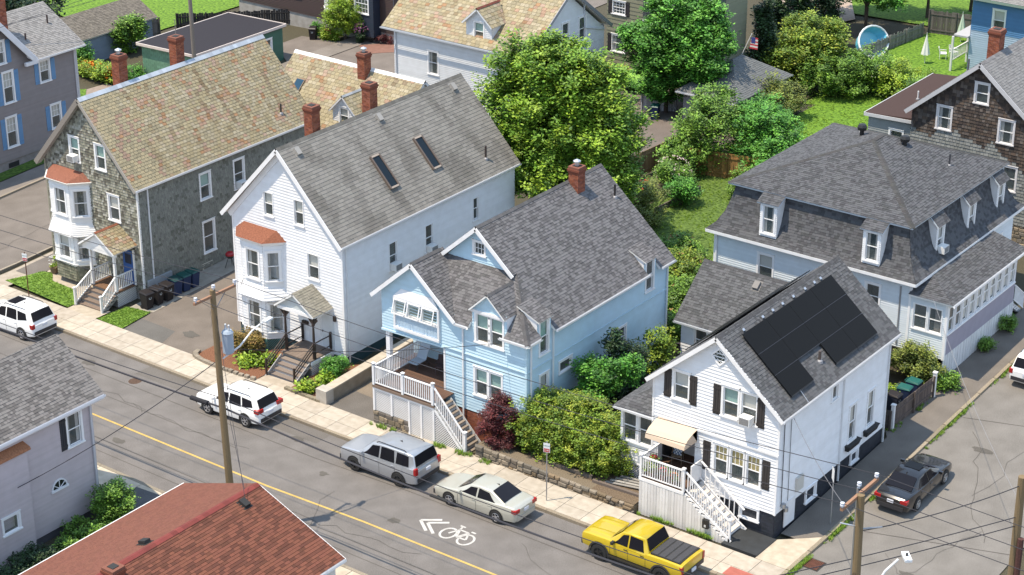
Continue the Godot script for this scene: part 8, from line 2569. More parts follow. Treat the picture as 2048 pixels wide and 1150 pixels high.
func small_things() -> void:
	var BK := Color(0.016, 0.015, 0.015)
	var BL := Color(0.012, 0.03, 0.09)
	var GN := Color(0.012, 0.1, 0.085)
	var pos := [["black wheeled bin nearest the lawn in the row by the grey house", -42.2, -1.75, BK, BK], ["second black wheeled bin from the lawn by the grey house", -42.1, -2.45, BK, BK], ["third black wheeled bin, next to the blue ones", -42.0, -3.15, BK, BK], ["blue wheeled bin with green lid next to the black bins", -42.1, -3.95, BL, Color(0.01, 0.045, 0.045)], ["middle blue wheeled bin with green lid by the grey house", -42.05, -4.6, BL, GN * 0.6], ["blue wheeled bin with green lid farthest from the street", -42.0, -5.25, BL, GN * 0.6]]
	for p in pos:
		bin(p[0], gp(p[1], p[2], 0.07), PI / 2 + rf(-0.15, 0.15), p[3], p[4], "bins beside the grey house")
	bin("dark bin with black lid nearest the solar house behind the fence", gp(-0.95, -13.6), PI / 2, Color(0.02, 0.025, 0.04), BK, "bins behind the side fence")
	bin("blue bin with green lid in the middle behind the fence", gp(-0.85, -14.55), PI / 2 + 0.1, BL, GN, "bins behind the side fence")
	bin("blue bin with green lid nearest the mansard house behind the fence", gp(-0.75, -15.4), PI / 2, BL, GN, "bins behind the side fence")
	bin("dark bin beside the brown house drive at the top", gp(-67.6, -44.4), 0.5, BK, BK, "bins at the top")
	bin("blue bin under the tall linden by the white fence", gp(-33.9, -42.3), 0.3, BL, GN * 0.7, "bins at the top")
	# kettle grill
	var at := gp(-42.0, -8.4, 0.06)
	var h := thing("kettle_grill", "red kettle grill by the grey shingled wall", "grill", at)
	var b := MB.new()
	b.lathe(at, [Vector2(0, 0.58), Vector2(0.18, 0.62), Vector2(0.28, 0.76), Vector2(0.29, 0.8)], 14, Color(0.03, 0.025, 0.025))
	part(h, "bowl", b, M.gloss)
	b = MB.new()
	b.lathe(at, [Vector2(0.29, 0.8), Vector2(0.27, 0.9), Vector2(0.18, 0.99), Vector2(0, 1.03)], 14, Color(0.32, 0.015, 0.02))
	part(h, "lid", b, M.gloss)
	for a in 3:
		b = MB.new()
		b.tube([at + Vector3(cos(a * 2.1) * 0.12, 0.62, sin(a * 2.1) * 0.12), at + Vector3(cos(a * 2.1) * 0.34, 0, sin(a * 2.1) * 0.34)], 0.018, 6, Color(0.05, 0.05, 0.05))
		part(h, "leg", b, M.metal)
	street_sign("parking_sign", "parking sign on a grey post by the hedge", Vector3(-10.2, 0.13, 3.42), 3.15, 0.3, Color(0.4, 0.41, 0.43), true)
	street_sign("parking_sign", "parking sign on a brown post at the front lawn corner", gp(-49.1, 1.1, 0.13), 2.9, 0.3, Color(0.14, 0.06, 0.045), true)
	street_sign("blank_sign", "blank pale sign plate beside the black saloon car", gp(1.5, -2.6, 0.1), 2.9, -0.9, Color(0.4, 0.42, 0.45), false, true)
	# porch furniture
	chair("patio_chair", "brown patio chair on the light blue house porch", Vector3(-19.9, 2.15, -0.9), 0.4, Color(0.07, 0.045, 0.045))
	h = thing("porch_lounger", "pale folding lounger against the porch wall of the blue house", "lounger", Vector3(-21.3, 2.15, -1.3))
	b = MB.new()
	b.cell([Vector3(-21.6, 2.5, -1.0), Vector3(-21.0, 2.5, -1.0), Vector3(-21.0, 2.5, -0.3), Vector3(-21.6, 2.5, -0.3), Vector3(-21.6, 2.54, -1.0), Vector3(-21.0, 2.54, -1.0), Vector3(-21.0, 2.54, -0.3), Vector3(-21.6, 2.54, -0.3)], Color(0.4, 0.48, 0.56))
	part(h, "seat", b, M.plain)
	b = MB.new()
	b.cell([Vector3(-21.6, 2.5, -1.05), Vector3(-21.0, 2.5, -1.05), Vector3(-21.0, 2.5, -1.0), Vector3(-21.6, 2.5, -1.0), Vector3(-21.6, 3.2, -1.5), Vector3(-21.0, 3.2, -1.5), Vector3(-21.0, 3.2, -1.45), Vector3(-21.6, 3.2, -1.45)], Color(0.4, 0.48, 0.56))
	part(h, "backrest", b, M.plain)
	for x in [-21.55, -21.05]:
		b = MB.new()
		b.tube([Vector3(x, 2.15, -0.35), Vector3(x, 2.52, -0.5)], 0.02, 6, Color(0.05, 0.05, 0.05))
		b.tube([Vector3(x, 2.15, -1.4), Vector3(x, 2.52, -1.0)], 0.02, 6, Color(0.05, 0.05, 0.05))
		part(h, "leg", b, M.plain)
	var wc := chair("wicker_chair", "wicker chair on the solar house balcony", Vector3(-5.55, 1.95, -0.55), 0.35, Color(0.16, 0.12, 0.08))
	h = thing("cushion", "blue and white patterned cushion on the wicker chair", "cushion", Vector3(-5.52, 2.42, -0.5))
	b = MB.new()
	for i in 6:
		for j in 6:
			var kk := Color(0.6, 0.62, 0.64) if (i + j) % 2 else Color(0.06, 0.11, 0.2)
			var o := Vector3(-5.75 + i * 0.075, 2.42 + j * 0.07, -0.52 - j * 0.025)
			b.box(o, o + Vector3(0.074, 0.069, 0.1 - absf(i - 2.5) * 0.015), kk)
	part(h, "cover", b, M.matte)
	pot("pink flowers in a pot at the balcony corner of the solar house", Vector3(-5.95, 1.95, 0.9), 0.16, 0.5, Color(0.5, 0.5, 0.5), BUSH, Color(0.6, 0.03, 0.12))
	pot("red flowers in a pot behind the balcony rail of the solar house", Vector3(-5.2, 1.95, 1.25), 0.15, 0.28, Color(0.3, 0.1, 0.05), BUSH, Color(0.55, 0.05, 0.05))
	pot("leafy potted plant behind the balcony rail of the solar house", Vector3(-5.85, 1.95, 1.3), 0.17, 0.28, Color(0.35, 0.12, 0.06), LIME)
	pot("orange flowers in a pot by the stair top of the solar house", Vector3(-4.6, 1.95, 1.3), 0.15, 0.25, Color(0.3, 0.12, 0.06), BUSH, Color(0.6, 0.15, 0.03))
	pot("wooden barrel planter with leafy plant by the grey house bay", gp(-50.7, -2.3, 0.1), 0.3, 0.42, Color(0.2, 0.13, 0.08), LIME, Color(0.7, 0.7, 0.7), "barrel_planter")
	h = thing("mail_box", "black mail box on the board skirt of the solar house", "mail box", Vector3(-2.55, 0.62, 1.68))
	b = MB.new()
	b.box(Vector3(-2.72, 0.55, 1.61), Vector3(-2.42, 0.98, 1.76), Color(0.012, 0.012, 0.013))
	part(h, "box", b, M.trim)
	b = MB.new()
	b.box(Vector3(-2.62, 0.62, 1.76), Vector3(-2.52, 0.74, 1.765), Color(0.5, 0.5, 0.5))
	part(h, "label_plate", b, M.trim)
	# yard behind
	h = thing("toppled_pool", "white rimmed turquoise plastic pool leaning on the old picket fence", "pool", gp(-28.0, -64))
	b = MB.new()
	var rim := MB.new()
	var tb := Basis(Vector3(1, 0, 0), 0.0) * Basis(Vector3(0, 0, 1), -1.0)
	var o2 := gp(-28.3, -64, 1.1)
	for i in 20:
		var a := TAU * i / 20
		var c := TAU * (i + 1) / 20
		var f := func(t: float, r: float, y: float) -> Vector3: return o2 + tb * Vector3(cos(t) * 1.15 * r, y, sin(t) * 2.1 * r)
		b.quad(f.call(a, 1, 0), f.call(c, 1, 0), f.call(c, 0.82, -0.6), f.call(a, 0.82, -0.6), Color(0.12, 0.45, 0.6))
		b.tri(f.call(a, 0.82, -0.6), f.call(c, 0.82, -0.6), f.call(0, 0, -0.6), Color(0.16, 0.5, 0.62))
		rim.tube([f.call(a, 1.03, 0), f.call(c, 1.03, 0)], 0.08, 6, Color(0.72, 0.75, 0.77))
	part(h, "basin", b, M.gloss)
	part(h, "rim", rim, M.trim)
	for q in [["closed white parasol on the upper lawn", -24.0, -64.0, Color(0.72, 0.72, 0.7)], ["closed pale green parasol by the stockade fence", -24.2, -70.6, Color(0.5, 0.6, 0.5)]]:
		var p := gp(q[1], q[2], 0.06)
		h = thing("garden_parasol", q[0], "parasol", p, "closed parasols")
		b = MB.new()
		b.tube([p, p + UP * 2.4], 0.025, 6, Color(0.6, 0.6, 0.6))
		part(h, "pole", b, M.trim)
		b = MB.new()
		for i in 12:
			var a := TAU * i / 12
			var c := TAU * (i + 1) / 12
			var ra := 0.34 if i % 2 else 0.24
			var rc := 0.24 if i % 2 else 0.34
			b.tri(p + UP * 2.35, p + Vector3(cos(a) * ra, 0.7, sin(a) * ra), p + Vector3(cos(c) * rc, 0.7, sin(c) * rc), q[3])
		part(h, "canopy", b, M.matte)
	chair("lawn_chair", "white lawn chair behind the closed white parasol", gp(-23.4, -65.8, 0.06), 2.0, Color(0.72, 0.72, 0.72))
	chair("lawn_chair", "second white lawn chair, nearer the blue house porch", gp(-22.9, -66.6, 0.06), 1.2, Color(0.72, 0.72, 0.72))
	h = thing("flag", "small flag on a slanted staff above the hip roofed garage", "flag", Vector3(-31.0, 5.0, -49.2))
	b = MB.new()
	b.tube([Vector3(-31.4, 4.0, -49.2), Vector3(-30.6, 6.1, -49.5)], 0.03, 6, Color(0.7, 0.7, 0.7))
	part(h, "staff", b, M.trim)
	b = MB.new()
	for i in 7:
		var kk := Color(0.5, 0.05, 0.07) if i % 2 == 0 else Color(0.68, 0.68, 0.68)
		b.box(Vector3(-30.75 + i * 0.02, 5.0 + i * 0.12, -49.52), Vector3(-30.1, 5.12 + i * 0.12, -49.5), kk)
	b.box(Vector3(-30.62, 5.42, -49.5), Vector3(-30.3, 5.85, -49.49), Color(0.04, 0.06, 0.25))
	part(h, "cloth", b, M.matte)
	# alley between blue and solar houses
	h = thing("blue_barrel", "blue plastic barrel by the rear addition of the solar house", "barrel", gp(-12.9, -9.8))
	b = MB.new()
	var p2 := gp(-12.9, -9.8)
	b.lathe(p2, [Vector2(0, 0), Vector2(0.28, 0), Vector2(0.31, 0.3), Vector2(0.3, 0.7), Vector2(0.33, 0.75), Vector2(0.3, 0.86), Vector2(0, 0.88)], 12, Color(0.012, 0.06, 0.3))
	part(h, "drum", b, M.trim)
	b = MB.new()
	b.lathe(p2, [Vector2(0.32, 0.84), Vector2(0.32, 0.93), Vector2(0, 0.95)], 12, Color(0.015, 0.08, 0.36))
	part(h, "lid", b, M.trim)
	h = thing("covered_grill", "barbecue under a black cover in the alley by the blue house", "grill", gp(-10.9, -5.2))
	b = MB.new()
	var p3 := gp(-10.9, -5.2)
	b.cell([p3 + Vector3(-0.6, 0, -0.35), p3 + Vector3(0.6, 0, -0.35), p3 + Vector3(0.6, 0, 0.35), p3 + Vector3(-0.6, 0, 0.35), p3 + Vector3(-0.5, 1.15, -0.25), p3 + Vector3(0.5, 1.1, -0.25), p3 + Vector3(0.48, 1.05, 0.25), p3 + Vector3(-0.5, 1.1, 0.25)], Color(0.014, 0.014, 0.016))
	part(h, "cover", b, M.gloss)
	b = MB.new()
	b.box(p3 + Vector3(-0.3, 1.1, -0.15), p3 + Vector3(0.3, 1.22, 0.15), Color(0.014, 0.014, 0.016))
	part(h, "hood_bulge", b, M.gloss)
	h = thing("folding_table", "light blue folding table in the alley by the side porch", "table", gp(-9.3, -6.0))
	var p4 := gp(-9.3, -6.0)
	boxpart(h, "table_top", p4 + Vector3(-0.7, 0.72, -0.4), p4 + Vector3(0.7, 0.76, 0.4), Color(0.2, 0.45, 0.6), M.trim)
	for x in [-0.6, 0.6]:
		for z in [-0.32, 0.32]:
			boxpart(h, "leg", p4 + Vector3(x - 0.02, 0, z - 0.02), p4 + Vector3(x + 0.02, 0.72, z + 0.02), Color(0.4, 0.4, 0.42), M.metal)
	h = thing("hose_reel", "coiled pink garden hose in the alley behind the blue house", "hose", gp(-13.2, -12.6))
	b = MB.new()
	for i in 3:
		var ring := []
		for j in 17:
			var a := TAU * j / 16
			ring.append(gp(-13.0, -12.6, 0.5) + Vector3(cos(a) * 0.28, sin(a) * 0.3, i * 0.05))
		b.tube(ring, 0.03, 6, Color(0.4, 0.24, 0.2))
	part(h, "coil", b, M.plain)
	boxpart(h, "bracket", gp(-13.1, -12.6, 0.0), gp(-12.9, -12.55, 0.6), Color(0.2, 0.18, 0.16), M.wood)


# ---------------------------------------------------------------- planting
func V(x: float, y: float, z: float) -> Vector3:
	return Vector3(x, y, z)


func planting() -> void:
	# big maple behind the blue house
	tree("maple_tree", "big yellow green maple behind the light blue house", "tree", gp(-26.6, -20.8), 6.5, 0.38, [
		[V(-26.5, 8.6, -20.6), V(3.0, 2.8, 2.7), 1700], [V(-29.9, 8.5, -21.0), V(2.3, 2.2, 2.3), 1000], [V(-29.6, 11.2, -21.2), V(1.8, 1.7, 1.8), 650],
		[V(-27.4, 11.7, -21.0), V(2.2, 1.7, 2.1), 850], [V(-24.6, 11.0, -20.8), V(1.9, 1.7, 1.9), 700], [V(-23.4, 8.8, -20.6), V(2.0, 2.0, 2.0), 850],
		[V(-22.9, 6.4, -20.2), V(1.7, 1.7, 1.7), 600], [V(-26.0, 5.6, -19.6), V(2.3, 1.9, 2.1), 900], [V(-29.2, 5.6, -20.4), V(2.1, 1.8, 2.0), 800], [V(-24.2, 4.2, -21.0), V(1.7, 1.5, 1.7), 500]], MAPLE, 0.22, 22, 0.34)
	# linden in front of the olive house
	tree("linden_tree", "tall bright green linden before the olive house", "tree", gp(-34.0, -43.9), 5.0, 0.16, [
		[V(-33.9, 5.4, -44.0), V(2.2, 2.1, 2.2), 1100], [V(-36.9, 5.9, -44.2), V(1.2, 0.9, 1.2), 280], [V(-31.0, 6.0, -44.2), V(1.7, 1.9, 1.7), 700], [V(-34.2, 7.9, -44.4), V(1.7, 1.5, 1.7), 600],
		[V(-31.9, 8.0, -44.8), V(1.6, 1.5, 1.6), 550], [V(-34.2, 3.4, -43.6), V(1.7, 1.2, 1.6), 450], [V(-31.3, 3.8, -44.2), V(1.6, 1.4, 1.5), 450], [V(-35.6, 4.4, -44.4), V(1.3, 1.2, 1.3), 350]], LINDEN, 0.22, 20, 0.32)
	# trees over the cedar fence
	tree("yard_tree", "leafy green tree leaning over the orange cedar fence", "tree", gp(-25.8, -36.2), 2.6, 0.12, [
		[V(-25.8, 3.8, -36.2), V(2.0, 1.9, 1.9), 750], [V(-27.4, 3.0, -36.6), V(1.3, 1.4, 1.3), 400], [V(-26.2, 5.0, -37.4), V(1.6, 1.3, 1.6), 420], [V(-26.6, 2.2, -34.2), V(1.4, 1.3, 1.3), 380]], BUSH, 0.18, 15, 0.28)
	tree("yard_tree", "bright green tree right of the orange cedar fence", "tree", gp(-22.4, -37.4), 2.6, 0.12, [
		[V(-22.6, 3.6, -37.4), V(2.1, 1.9, 2.0), 800], [V(-20.8, 3.0, -36.6), V(1.7, 1.6, 1.7), 520], [V(-23.6, 4.4, -38.8), V(1.7, 1.4, 1.7), 450], [V(-20.0, 2.6, -34.8), V(1.3, 1.3, 1.3), 350]], LINDEN, 0.18, 15, 0.28)
	shrub("flowering_shrub", "shrub with pale pink blossoms by the cedar fence", gp(-25.6, -31.6), V(2.4, 2.3, 2.2), 520, BUSH, 0.14, "shrub", "", 4, [Color(0.62, 0.5, 0.46), 60, 0.07])
	shrub("broad_shrub", "rounded green shrub by the raised timber bed", gp(-23.9, -29.9), V(2.0, 1.7, 2.0), 420, LINDEN, 0.14)
	shrub("olive_shrub", "dull olive green shrub against the back of the blue house", gp(-24.2, -25.6), V(3.2, 2.9, 4.0), 1100, OLIVE, 0.13)
	shrub("red_rose", "small shrub with bright red roses by the cedar fence", gp(-26.6, -30.0), V(1.0, 1.2, 1.0), 150, BUSH, 0.11, "shrub", "", 3, [Color(0.5, 0.015, 0.02), 26, 0.08])
	shrub("vegetable_bush", "tall leafy plant with orange fruit before the cedar fence", gp(-21.2, -32.8), V(1.8, 1.9, 1.5), 320, BUSH, 0.14, "plant", "", 3, [Color(0.6, 0.16, 0.02), 14, 0.08])
	for q in [["wild undergrowth nearest the rear addition of the solar house", -14.6, -13.6, 2.4, 1.7], ["wild undergrowth beside the back corner of the blue house", -15.6, -16.6, 3.2, 2.0], ["wild brownish undergrowth at the edge of the back lawn", -17.6, -20.2, 3.4, 1.6], ["tangled undergrowth by the mansard house wall", -15.6, -20.4, 2.2, 1.6], ["low undergrowth below the wicker of the back lawn", -19.8, -23.0, 3.0, 1.2]]:
		shrub("undergrowth", q[0], gp(q[1], q[2]), V(q[3], q[4], q[3]), 650, YEW if "brownish" in q[0] else BUSH, 0.15, "undergrowth", "undergrowth behind the houses", 6, [Color(0.35, 0.2, 0.08), 14, 0.09])
	# hedge row beyond the upper lawn
	for q in [["dusty green hedge shrub left of the upper lawn", -27.2, -46.6, 4.4, 3.0, OLIVE], ["dark green hedge shrub beyond the upper lawn", -26.2, -53.6, 4.2, 3.0, BUSH], ["hedge shrub dotted with white roses beyond the upper lawn", -24.6, -55.6, 4.0, 3.0, BUSH], ["bright yellow green hedge shrub beside the brown flat roof", -21.6, -55.8, 4.2, 2.6, LIME], ["green hedge shrub by the corner of the brown flat roof", -18.6, -53.6, 3.4, 2.4, BUSH], ["soft green hedge shrub nearest the hip roofed garage", -25.6, -42.6, 3.4, 2.4, LINDEN]]:
		shrub("hedge_shrub", q[0], gp(q[1], q[2]), V(q[3], q[4], q[3]), 1000, q[5], 0.17, "shrub", "hedge beyond the upper lawn", 5, [Color(0.7, 0.66, 0.55), 40, 0.07] if "roses" in q[0] else [])
	tree("yard_tree", "yellow olive tree behind the hip roofed garage", "tree", gp(-29.6, -54.2), 2.4, 0.14, [
		[V(-29.2, 3.4, -54.4), V(2.4, 1.9, 2.4), 1100], [V(-31.0, 2.7, -53.4), V(1.8, 1.5, 1.8), 650], [V(-28.4, 4.6, -55.6), V(1.8, 1.4, 1.8), 600], [V(-30.2, 4.8, -56.0), V(1.5, 1.2, 1.5), 420]], YEW, 0.2, 14, 0.3)
	for q in [["dark conifer right of the glazed grey porch", -31.4, -52.6, 6.6, 1.3], ["second dark conifer from the grey porch", -33.4, -58.4, 7.0, 1.6], ["third dark conifer from the grey porch", -32.8, -60.6, 6.8, 1.7], ["dark conifer farthest back in the row", -32.4, -63.4, 6.4, 1.7]]:
		var bs := gp(q[1], q[2])
		var lb := []
		for i in 5:
			lb.append([bs + UP * (0.8 + i * q[3] / 5.5), V(q[4] * (1 - i * 0.16), q[3] / 6.0, q[4] * (1 - i * 0.16)), 420 - i * 60])
		tree("conifer", q[0], "tree", bs, bs.y + q[3] * 0.8, 0.15, lb, DARK, 0.2, 14, 0.3, "row of dark conifers")
	for q in [["shady tree at the top beyond the old picket fence", -31.6, -69.0, 6.5, LINDEN], ["leafy tree at the top edge left of the far lawn", -33.8, -73.5, 7.5, BUSH], ["tall tree beyond the stockade fence", -29.4, -75.5, 7.0, BUSH], ["tree at the top edge beside the blue corner house", -22.4, -79.0, 4.6, LINDEN], ["tree at the top edge above the dark conifers", -38.5, -70.0, 7.0, DARK]]:
		var bs := gp(q[1], q[2])
		tree("background_tree", q[0], "tree", bs, bs.y + q[3] * 0.6, 0.16, [[bs + UP * q[3] * 0.75, V(2.4, 2.0, 2.4), 700], [bs + V(-1.6, q[3] * 0.62, 0.6), V(1.8, 1.6, 1.8), 420], [bs + V(1.5, q[3] * 0.6, -0.6), V(1.8, 1.6, 1.8), 420]], q[4], 0.22, 14, 0.32, "trees along the top edge")
	var bt := gp(-27.3, -79)
	var th := thing("slim_tree", "slim bare trunk standing on the far lawn", "tree", bt)
	trunk(th, bt, bt + UP * 6, 0.15, [[bt + V(0.5, 7.5, 0), V(1, 1, 1), 1]])
	crown(th, [[bt + V(0, 8.0, 0), V(2.4, 1.8, 2.4), 400]], LINDEN, 0.22, 14, 0.32)
	# hedge and red maple on the terrace
	var hb := V(-11.0, 0.4, 0.1)
	var hg := thing("big_hedge", "big rounded yellow green hedge above the fieldstone wall", "hedge", hb)
	var st := MB.new()
	for i in 7:
		st.tube([V(-13 + i * 0.75, 0.4, -0.2), V(-13.2 + i * 0.8, 2.0, rf(-0.8, 0.4))], 0.06, 6, Color(0.1, 0.075, 0.05), 0.02)
	part(hg, "stem", st, M.wood)
	crown(hg, [[V(-12.8, 1.70, -0.35), V(1.6, 1.55, 1.45), 2600], [V(-11.0, 1.75, -0.5), V(1.8, 1.6, 1.5), 3000], [V(-9.5, 1.55, -0.5), V(1.5, 1.4, 1.4), 2100], [V(-13.7, 1.30, -0.2), V(1.0, 1.1, 1.1), 600], [V(-8.8, 1.30, -0.3), V(0.9, 1.1, 1.1), 500], [V(-11.9, 2.20, -0.9), V(1.6, 1.0, 1.2), 1500]], YEW, 0.11, 18, 0.18, "foliage", 0.6, 0.2)
	var rb := gp(-14.9, 0.9, 0.4)
	var rm := thing("japanese_maple", "small dark red japanese maple beside the blue house steps", "tree", rb)
	trunk(rm, rb, rb + UP * 1.0, 0.07, [[rb + V(0.2, 1.6, 0), V(1, 1, 1), 1], [rb + V(-0.4, 1.2, 0.2), V(1, 1, 1), 1]])
	crown(rm, [[rb + V(0.1, 1.7, -0.1), V(0.75, 0.8, 0.7), 420], [rb + V(-0.45, 1.1, 0.2), V(0.6, 0.6, 0.55), 260], [rb + V(0.4, 0.75, 0.4), V(0.6, 0.6, 0.55), 260], [rb + V(0.0, 2.3, -0.2), V(0.4, 0.45, 0.4), 120]], RED, 0.11, 14, 0.18, "crown", 0.45)
	# small trees in the alley
	var ab := gp(-12.0, -3.9)
	tree("dogwood_tree", "small glossy green tree in the alley against the blue house", "tree", ab, 2.4, 0.09, [[V(-12.3, 3.2, -3.7), V(1.0, 0.95, 0.9), 420], [V(-11.4, 3.3, -4.9), V(0.8, 0.75, 0.8), 300], [V(-12.6, 2.3, -3.0), V(0.8, 0.8, 0.8), 220]], LINDEN, 0.16, 14, 0.24)
	var ab2 := gp(-12.6, -5.6)
	tree("dark_shrub_tree", "upright dark leaved tree beside the glossy alley tree", "tree", ab2, 3.0, 0.06, [[V(-12.6, 3.9, -5.5), V(0.6, 0.9, 0.6), 160], [V(-12.0, 3.2, -6.0), V(0.9, 0.8, 0.9), 240]], DARK, 0.18, 10, 0.24)
	var ab3 := gp(-12.1, -9.2)
	tree("golden_shrub_tree", "small yellow green tree at the back of the alley", "tree", ab3, 2.0, 0.06, [[V(-12.1, 2.9, -9.1), V(0.85, 0.9, 0.85), 260], [V(-12.0, 2.1, -8.6), V(0.6, 0.6, 0.6), 140]], YEW, 0.15, 12, 0.22)
	shrub("alley_shrub", "low dark green growth at the foot of the alley trees", gp(-12.4, -2.6), V(1.4, 0.9, 1.8), 260, DARK, 0.13)
	shrub("alley_shrub", "dark ivy along the blue house wall behind the alley trees", gp(-12.9, -7.2), V(1.0, 0.9, 3.2), 360, DARK, 0.13)
	# solar house side yard
	shrub("side_shrub", "broad olive green shrub behind the green bins", gp(-1.5, -17.0), V(2.6, 2.0, 1.5), 720, OLIVE, 0.12)
	shrub("side_shrub", "fresh green shrub at the mansard porch corner", gp(0.3, -17.2), V(1.0, 1.0, 1.2), 260, BUSH, 0.13)
	shrub("side_shrub", "pale flowering plant behind the black bin", gp(-1.6, -14.2), V(1.0, 0.9, 1.2), 170, LIME, 0.12, "shrub", "", 3, [Color(0.7, 0.7, 0.68), 20, 0.05])
	for q in [["weedy clump half way along the mansard porch skirt", 0.1, -22.2, 0.8, 0.6], ["bushy weed near the far end of the mansard porch skirt", 0.15, -24.8, 0.9, 0.9]]:
		shrub("weed_clump", q[0], gp(q[1], q[2], 0.1), V(q[3], q[4], q[3]), 130, BUSH, 0.11, "weed")
	# front gardens
	shrub("bronze_shrub", "bronze green shrub in front of the skylight house bay", gp(-32.9, -0.3, 0.14), V(1.9, 1.5, 1.5), 480, [Color(0.09, 0.06, 0.02), Color(0.2, 0.16, 0.03), Color(0.3, 0.18, 0.05)], 0.11)
	shrub("boxwood", "vivid green boxwood beside the concrete wall", gp(-27.2, -1.0, 0.14), V(1.3, 1.05, 1.2), 380, LINDEN, 0.1)
	for q in [["lime green hosta left of the skylight house steps", -31.2, 0.0, 0.55], ["lime green hosta in the mulch by the concrete wall", -27.2, 1.2, 0.5], ["tiny lime plant in the mulch by the lattice", -27.0, 0.0, 0.4], ["small green plant in the long mulch bed", -32.0, 0.6, 0.5]]:
		shrub("hosta", q[0], gp(q[1], q[2], 0.14), V(q[3], q[3] * 0.55, q[3]), 70, LIME, 0.2, "plant", "hostas in the mulch")
	shrub("corner_bush", "dense dark bush at the corner of the mauve house", gp(-25.6, 16.3), V(1.7, 2.1, 1.7), 800, BUSH, 0.12)
	for i in 3:
		shrub("ground_ivy", ["ivy strip nearest the street beside the mauve house", "middle of the ivy strip beside the mauve house", "ivy strip farthest from the street beside the mauve house"][i], gp(-25.2, 18.4 + i * 2.6), V(2.2, 0.7, 3.0), 420, DARK if i else BUSH, 0.13, "ivy", "ivy beside the mauve house")
	# background flowers
	for i in 5:
		shrub("daylilies", ["first", "second", "third", "fourth", "fifth"][i] + " clump of orange daylilies from the left along the old fence", gp(-78.0 + i * 1.05, -29.2 + i * 0.12), V(1.5, 1.0, 1.5), 220, LIME, 0.2, "flowers", "orange daylilies", 3, [Color(0.75, 0.24, 0.02), 70, 0.11])
	shrub("vine", "green vine climbing over the old board fence", gp(-78.3, -34.6), V(2.4, 2.9, 2.8), 700, BUSH, 0.2, "vine")
	shrub("garden_shrub", "light green shrub at the corner of the grey shutter house", gp(-78.4, -29.6), V(2.0, 2.0, 1.6), 330, LINDEN, 0.18)
	shrub("garden_shrub", "round green shrub in front of the green garage", gp(-71.6, -28.8), V(2.4, 1.6, 2.0), 480, LINDEN, 0.14)
	shrub("garden_shrub", "dark shadowed tree mass behind the shed at top left", gp(-86, -30), V(6, 5, 8), 900, DARK, 0.3)
	var gb := gp(-65.3, -45.6)
	tree("globe_tree", "clipped lime green globe tree by the brown house", "tree", gb, 1.4, 0.1, [[gb + UP * 2.2, V(1.45, 1.35, 1.4), 1100]], LIME, 0.14, 14, 0.2)
	shrub("hydrangea", "purple and pink flowering shrub by the brown house", gp(-63.7, -45.9), V(1.3, 1.7, 1.3), 220, DARK, 0.12, "shrub", "", 3, [Color(0.5, 0.2, 0.36), 70, 0.1])
	shrub("red_shrub", "dark red barberry by the brick walk", gp(-62.4, -46.8), V(2.2, 1.0, 1.3), 260, RED, 0.12)
	shrub("spiky_plant", "yellow green grassy plants at the drive edge", gp(-66.4, -45.1), V(2.0, 0.9, 0.9), 260, LIME, 0.16, "plant", "", 3, [Color(0.5, 0.12, 0.12), 16, 0.07])
	shrub("garden_shrub", "small green shrub under the brown house bay window", gp(-68.4, -45.9), V(1.0, 0.9, 0.9), 130, LINDEN, 0.13)
	shrub("yellow_shrub", "golden yellow shrub at the foot of the olive house", gp(-40.6, -47.6), V(2.6, 1.3, 1.4), 420, [Color(0.2, 0.2, 0.02), Color(0.4, 0.36, 0.03), Color(0.55, 0.42, 0.04)], 0.14)
	shrub("garden_shrub", "green shrub with orange flowers at the olive house drive", gp(-38.6, -47.0), V(2.4, 1.3, 1.6), 380, LINDEN, 0.15, "shrub", "", 3, [Color(0.6, 0.25, 0.1), 18, 0.09])
	shrub("flowering_shrub", "pink flowering shrub behind the tall linden", gp(-31.4, -47.6), V(2.0, 2.6, 1.6), 330, OLIVE, 0.13, "shrub", "", 3, [Color(0.65, 0.42, 0.4), 60, 0.09])


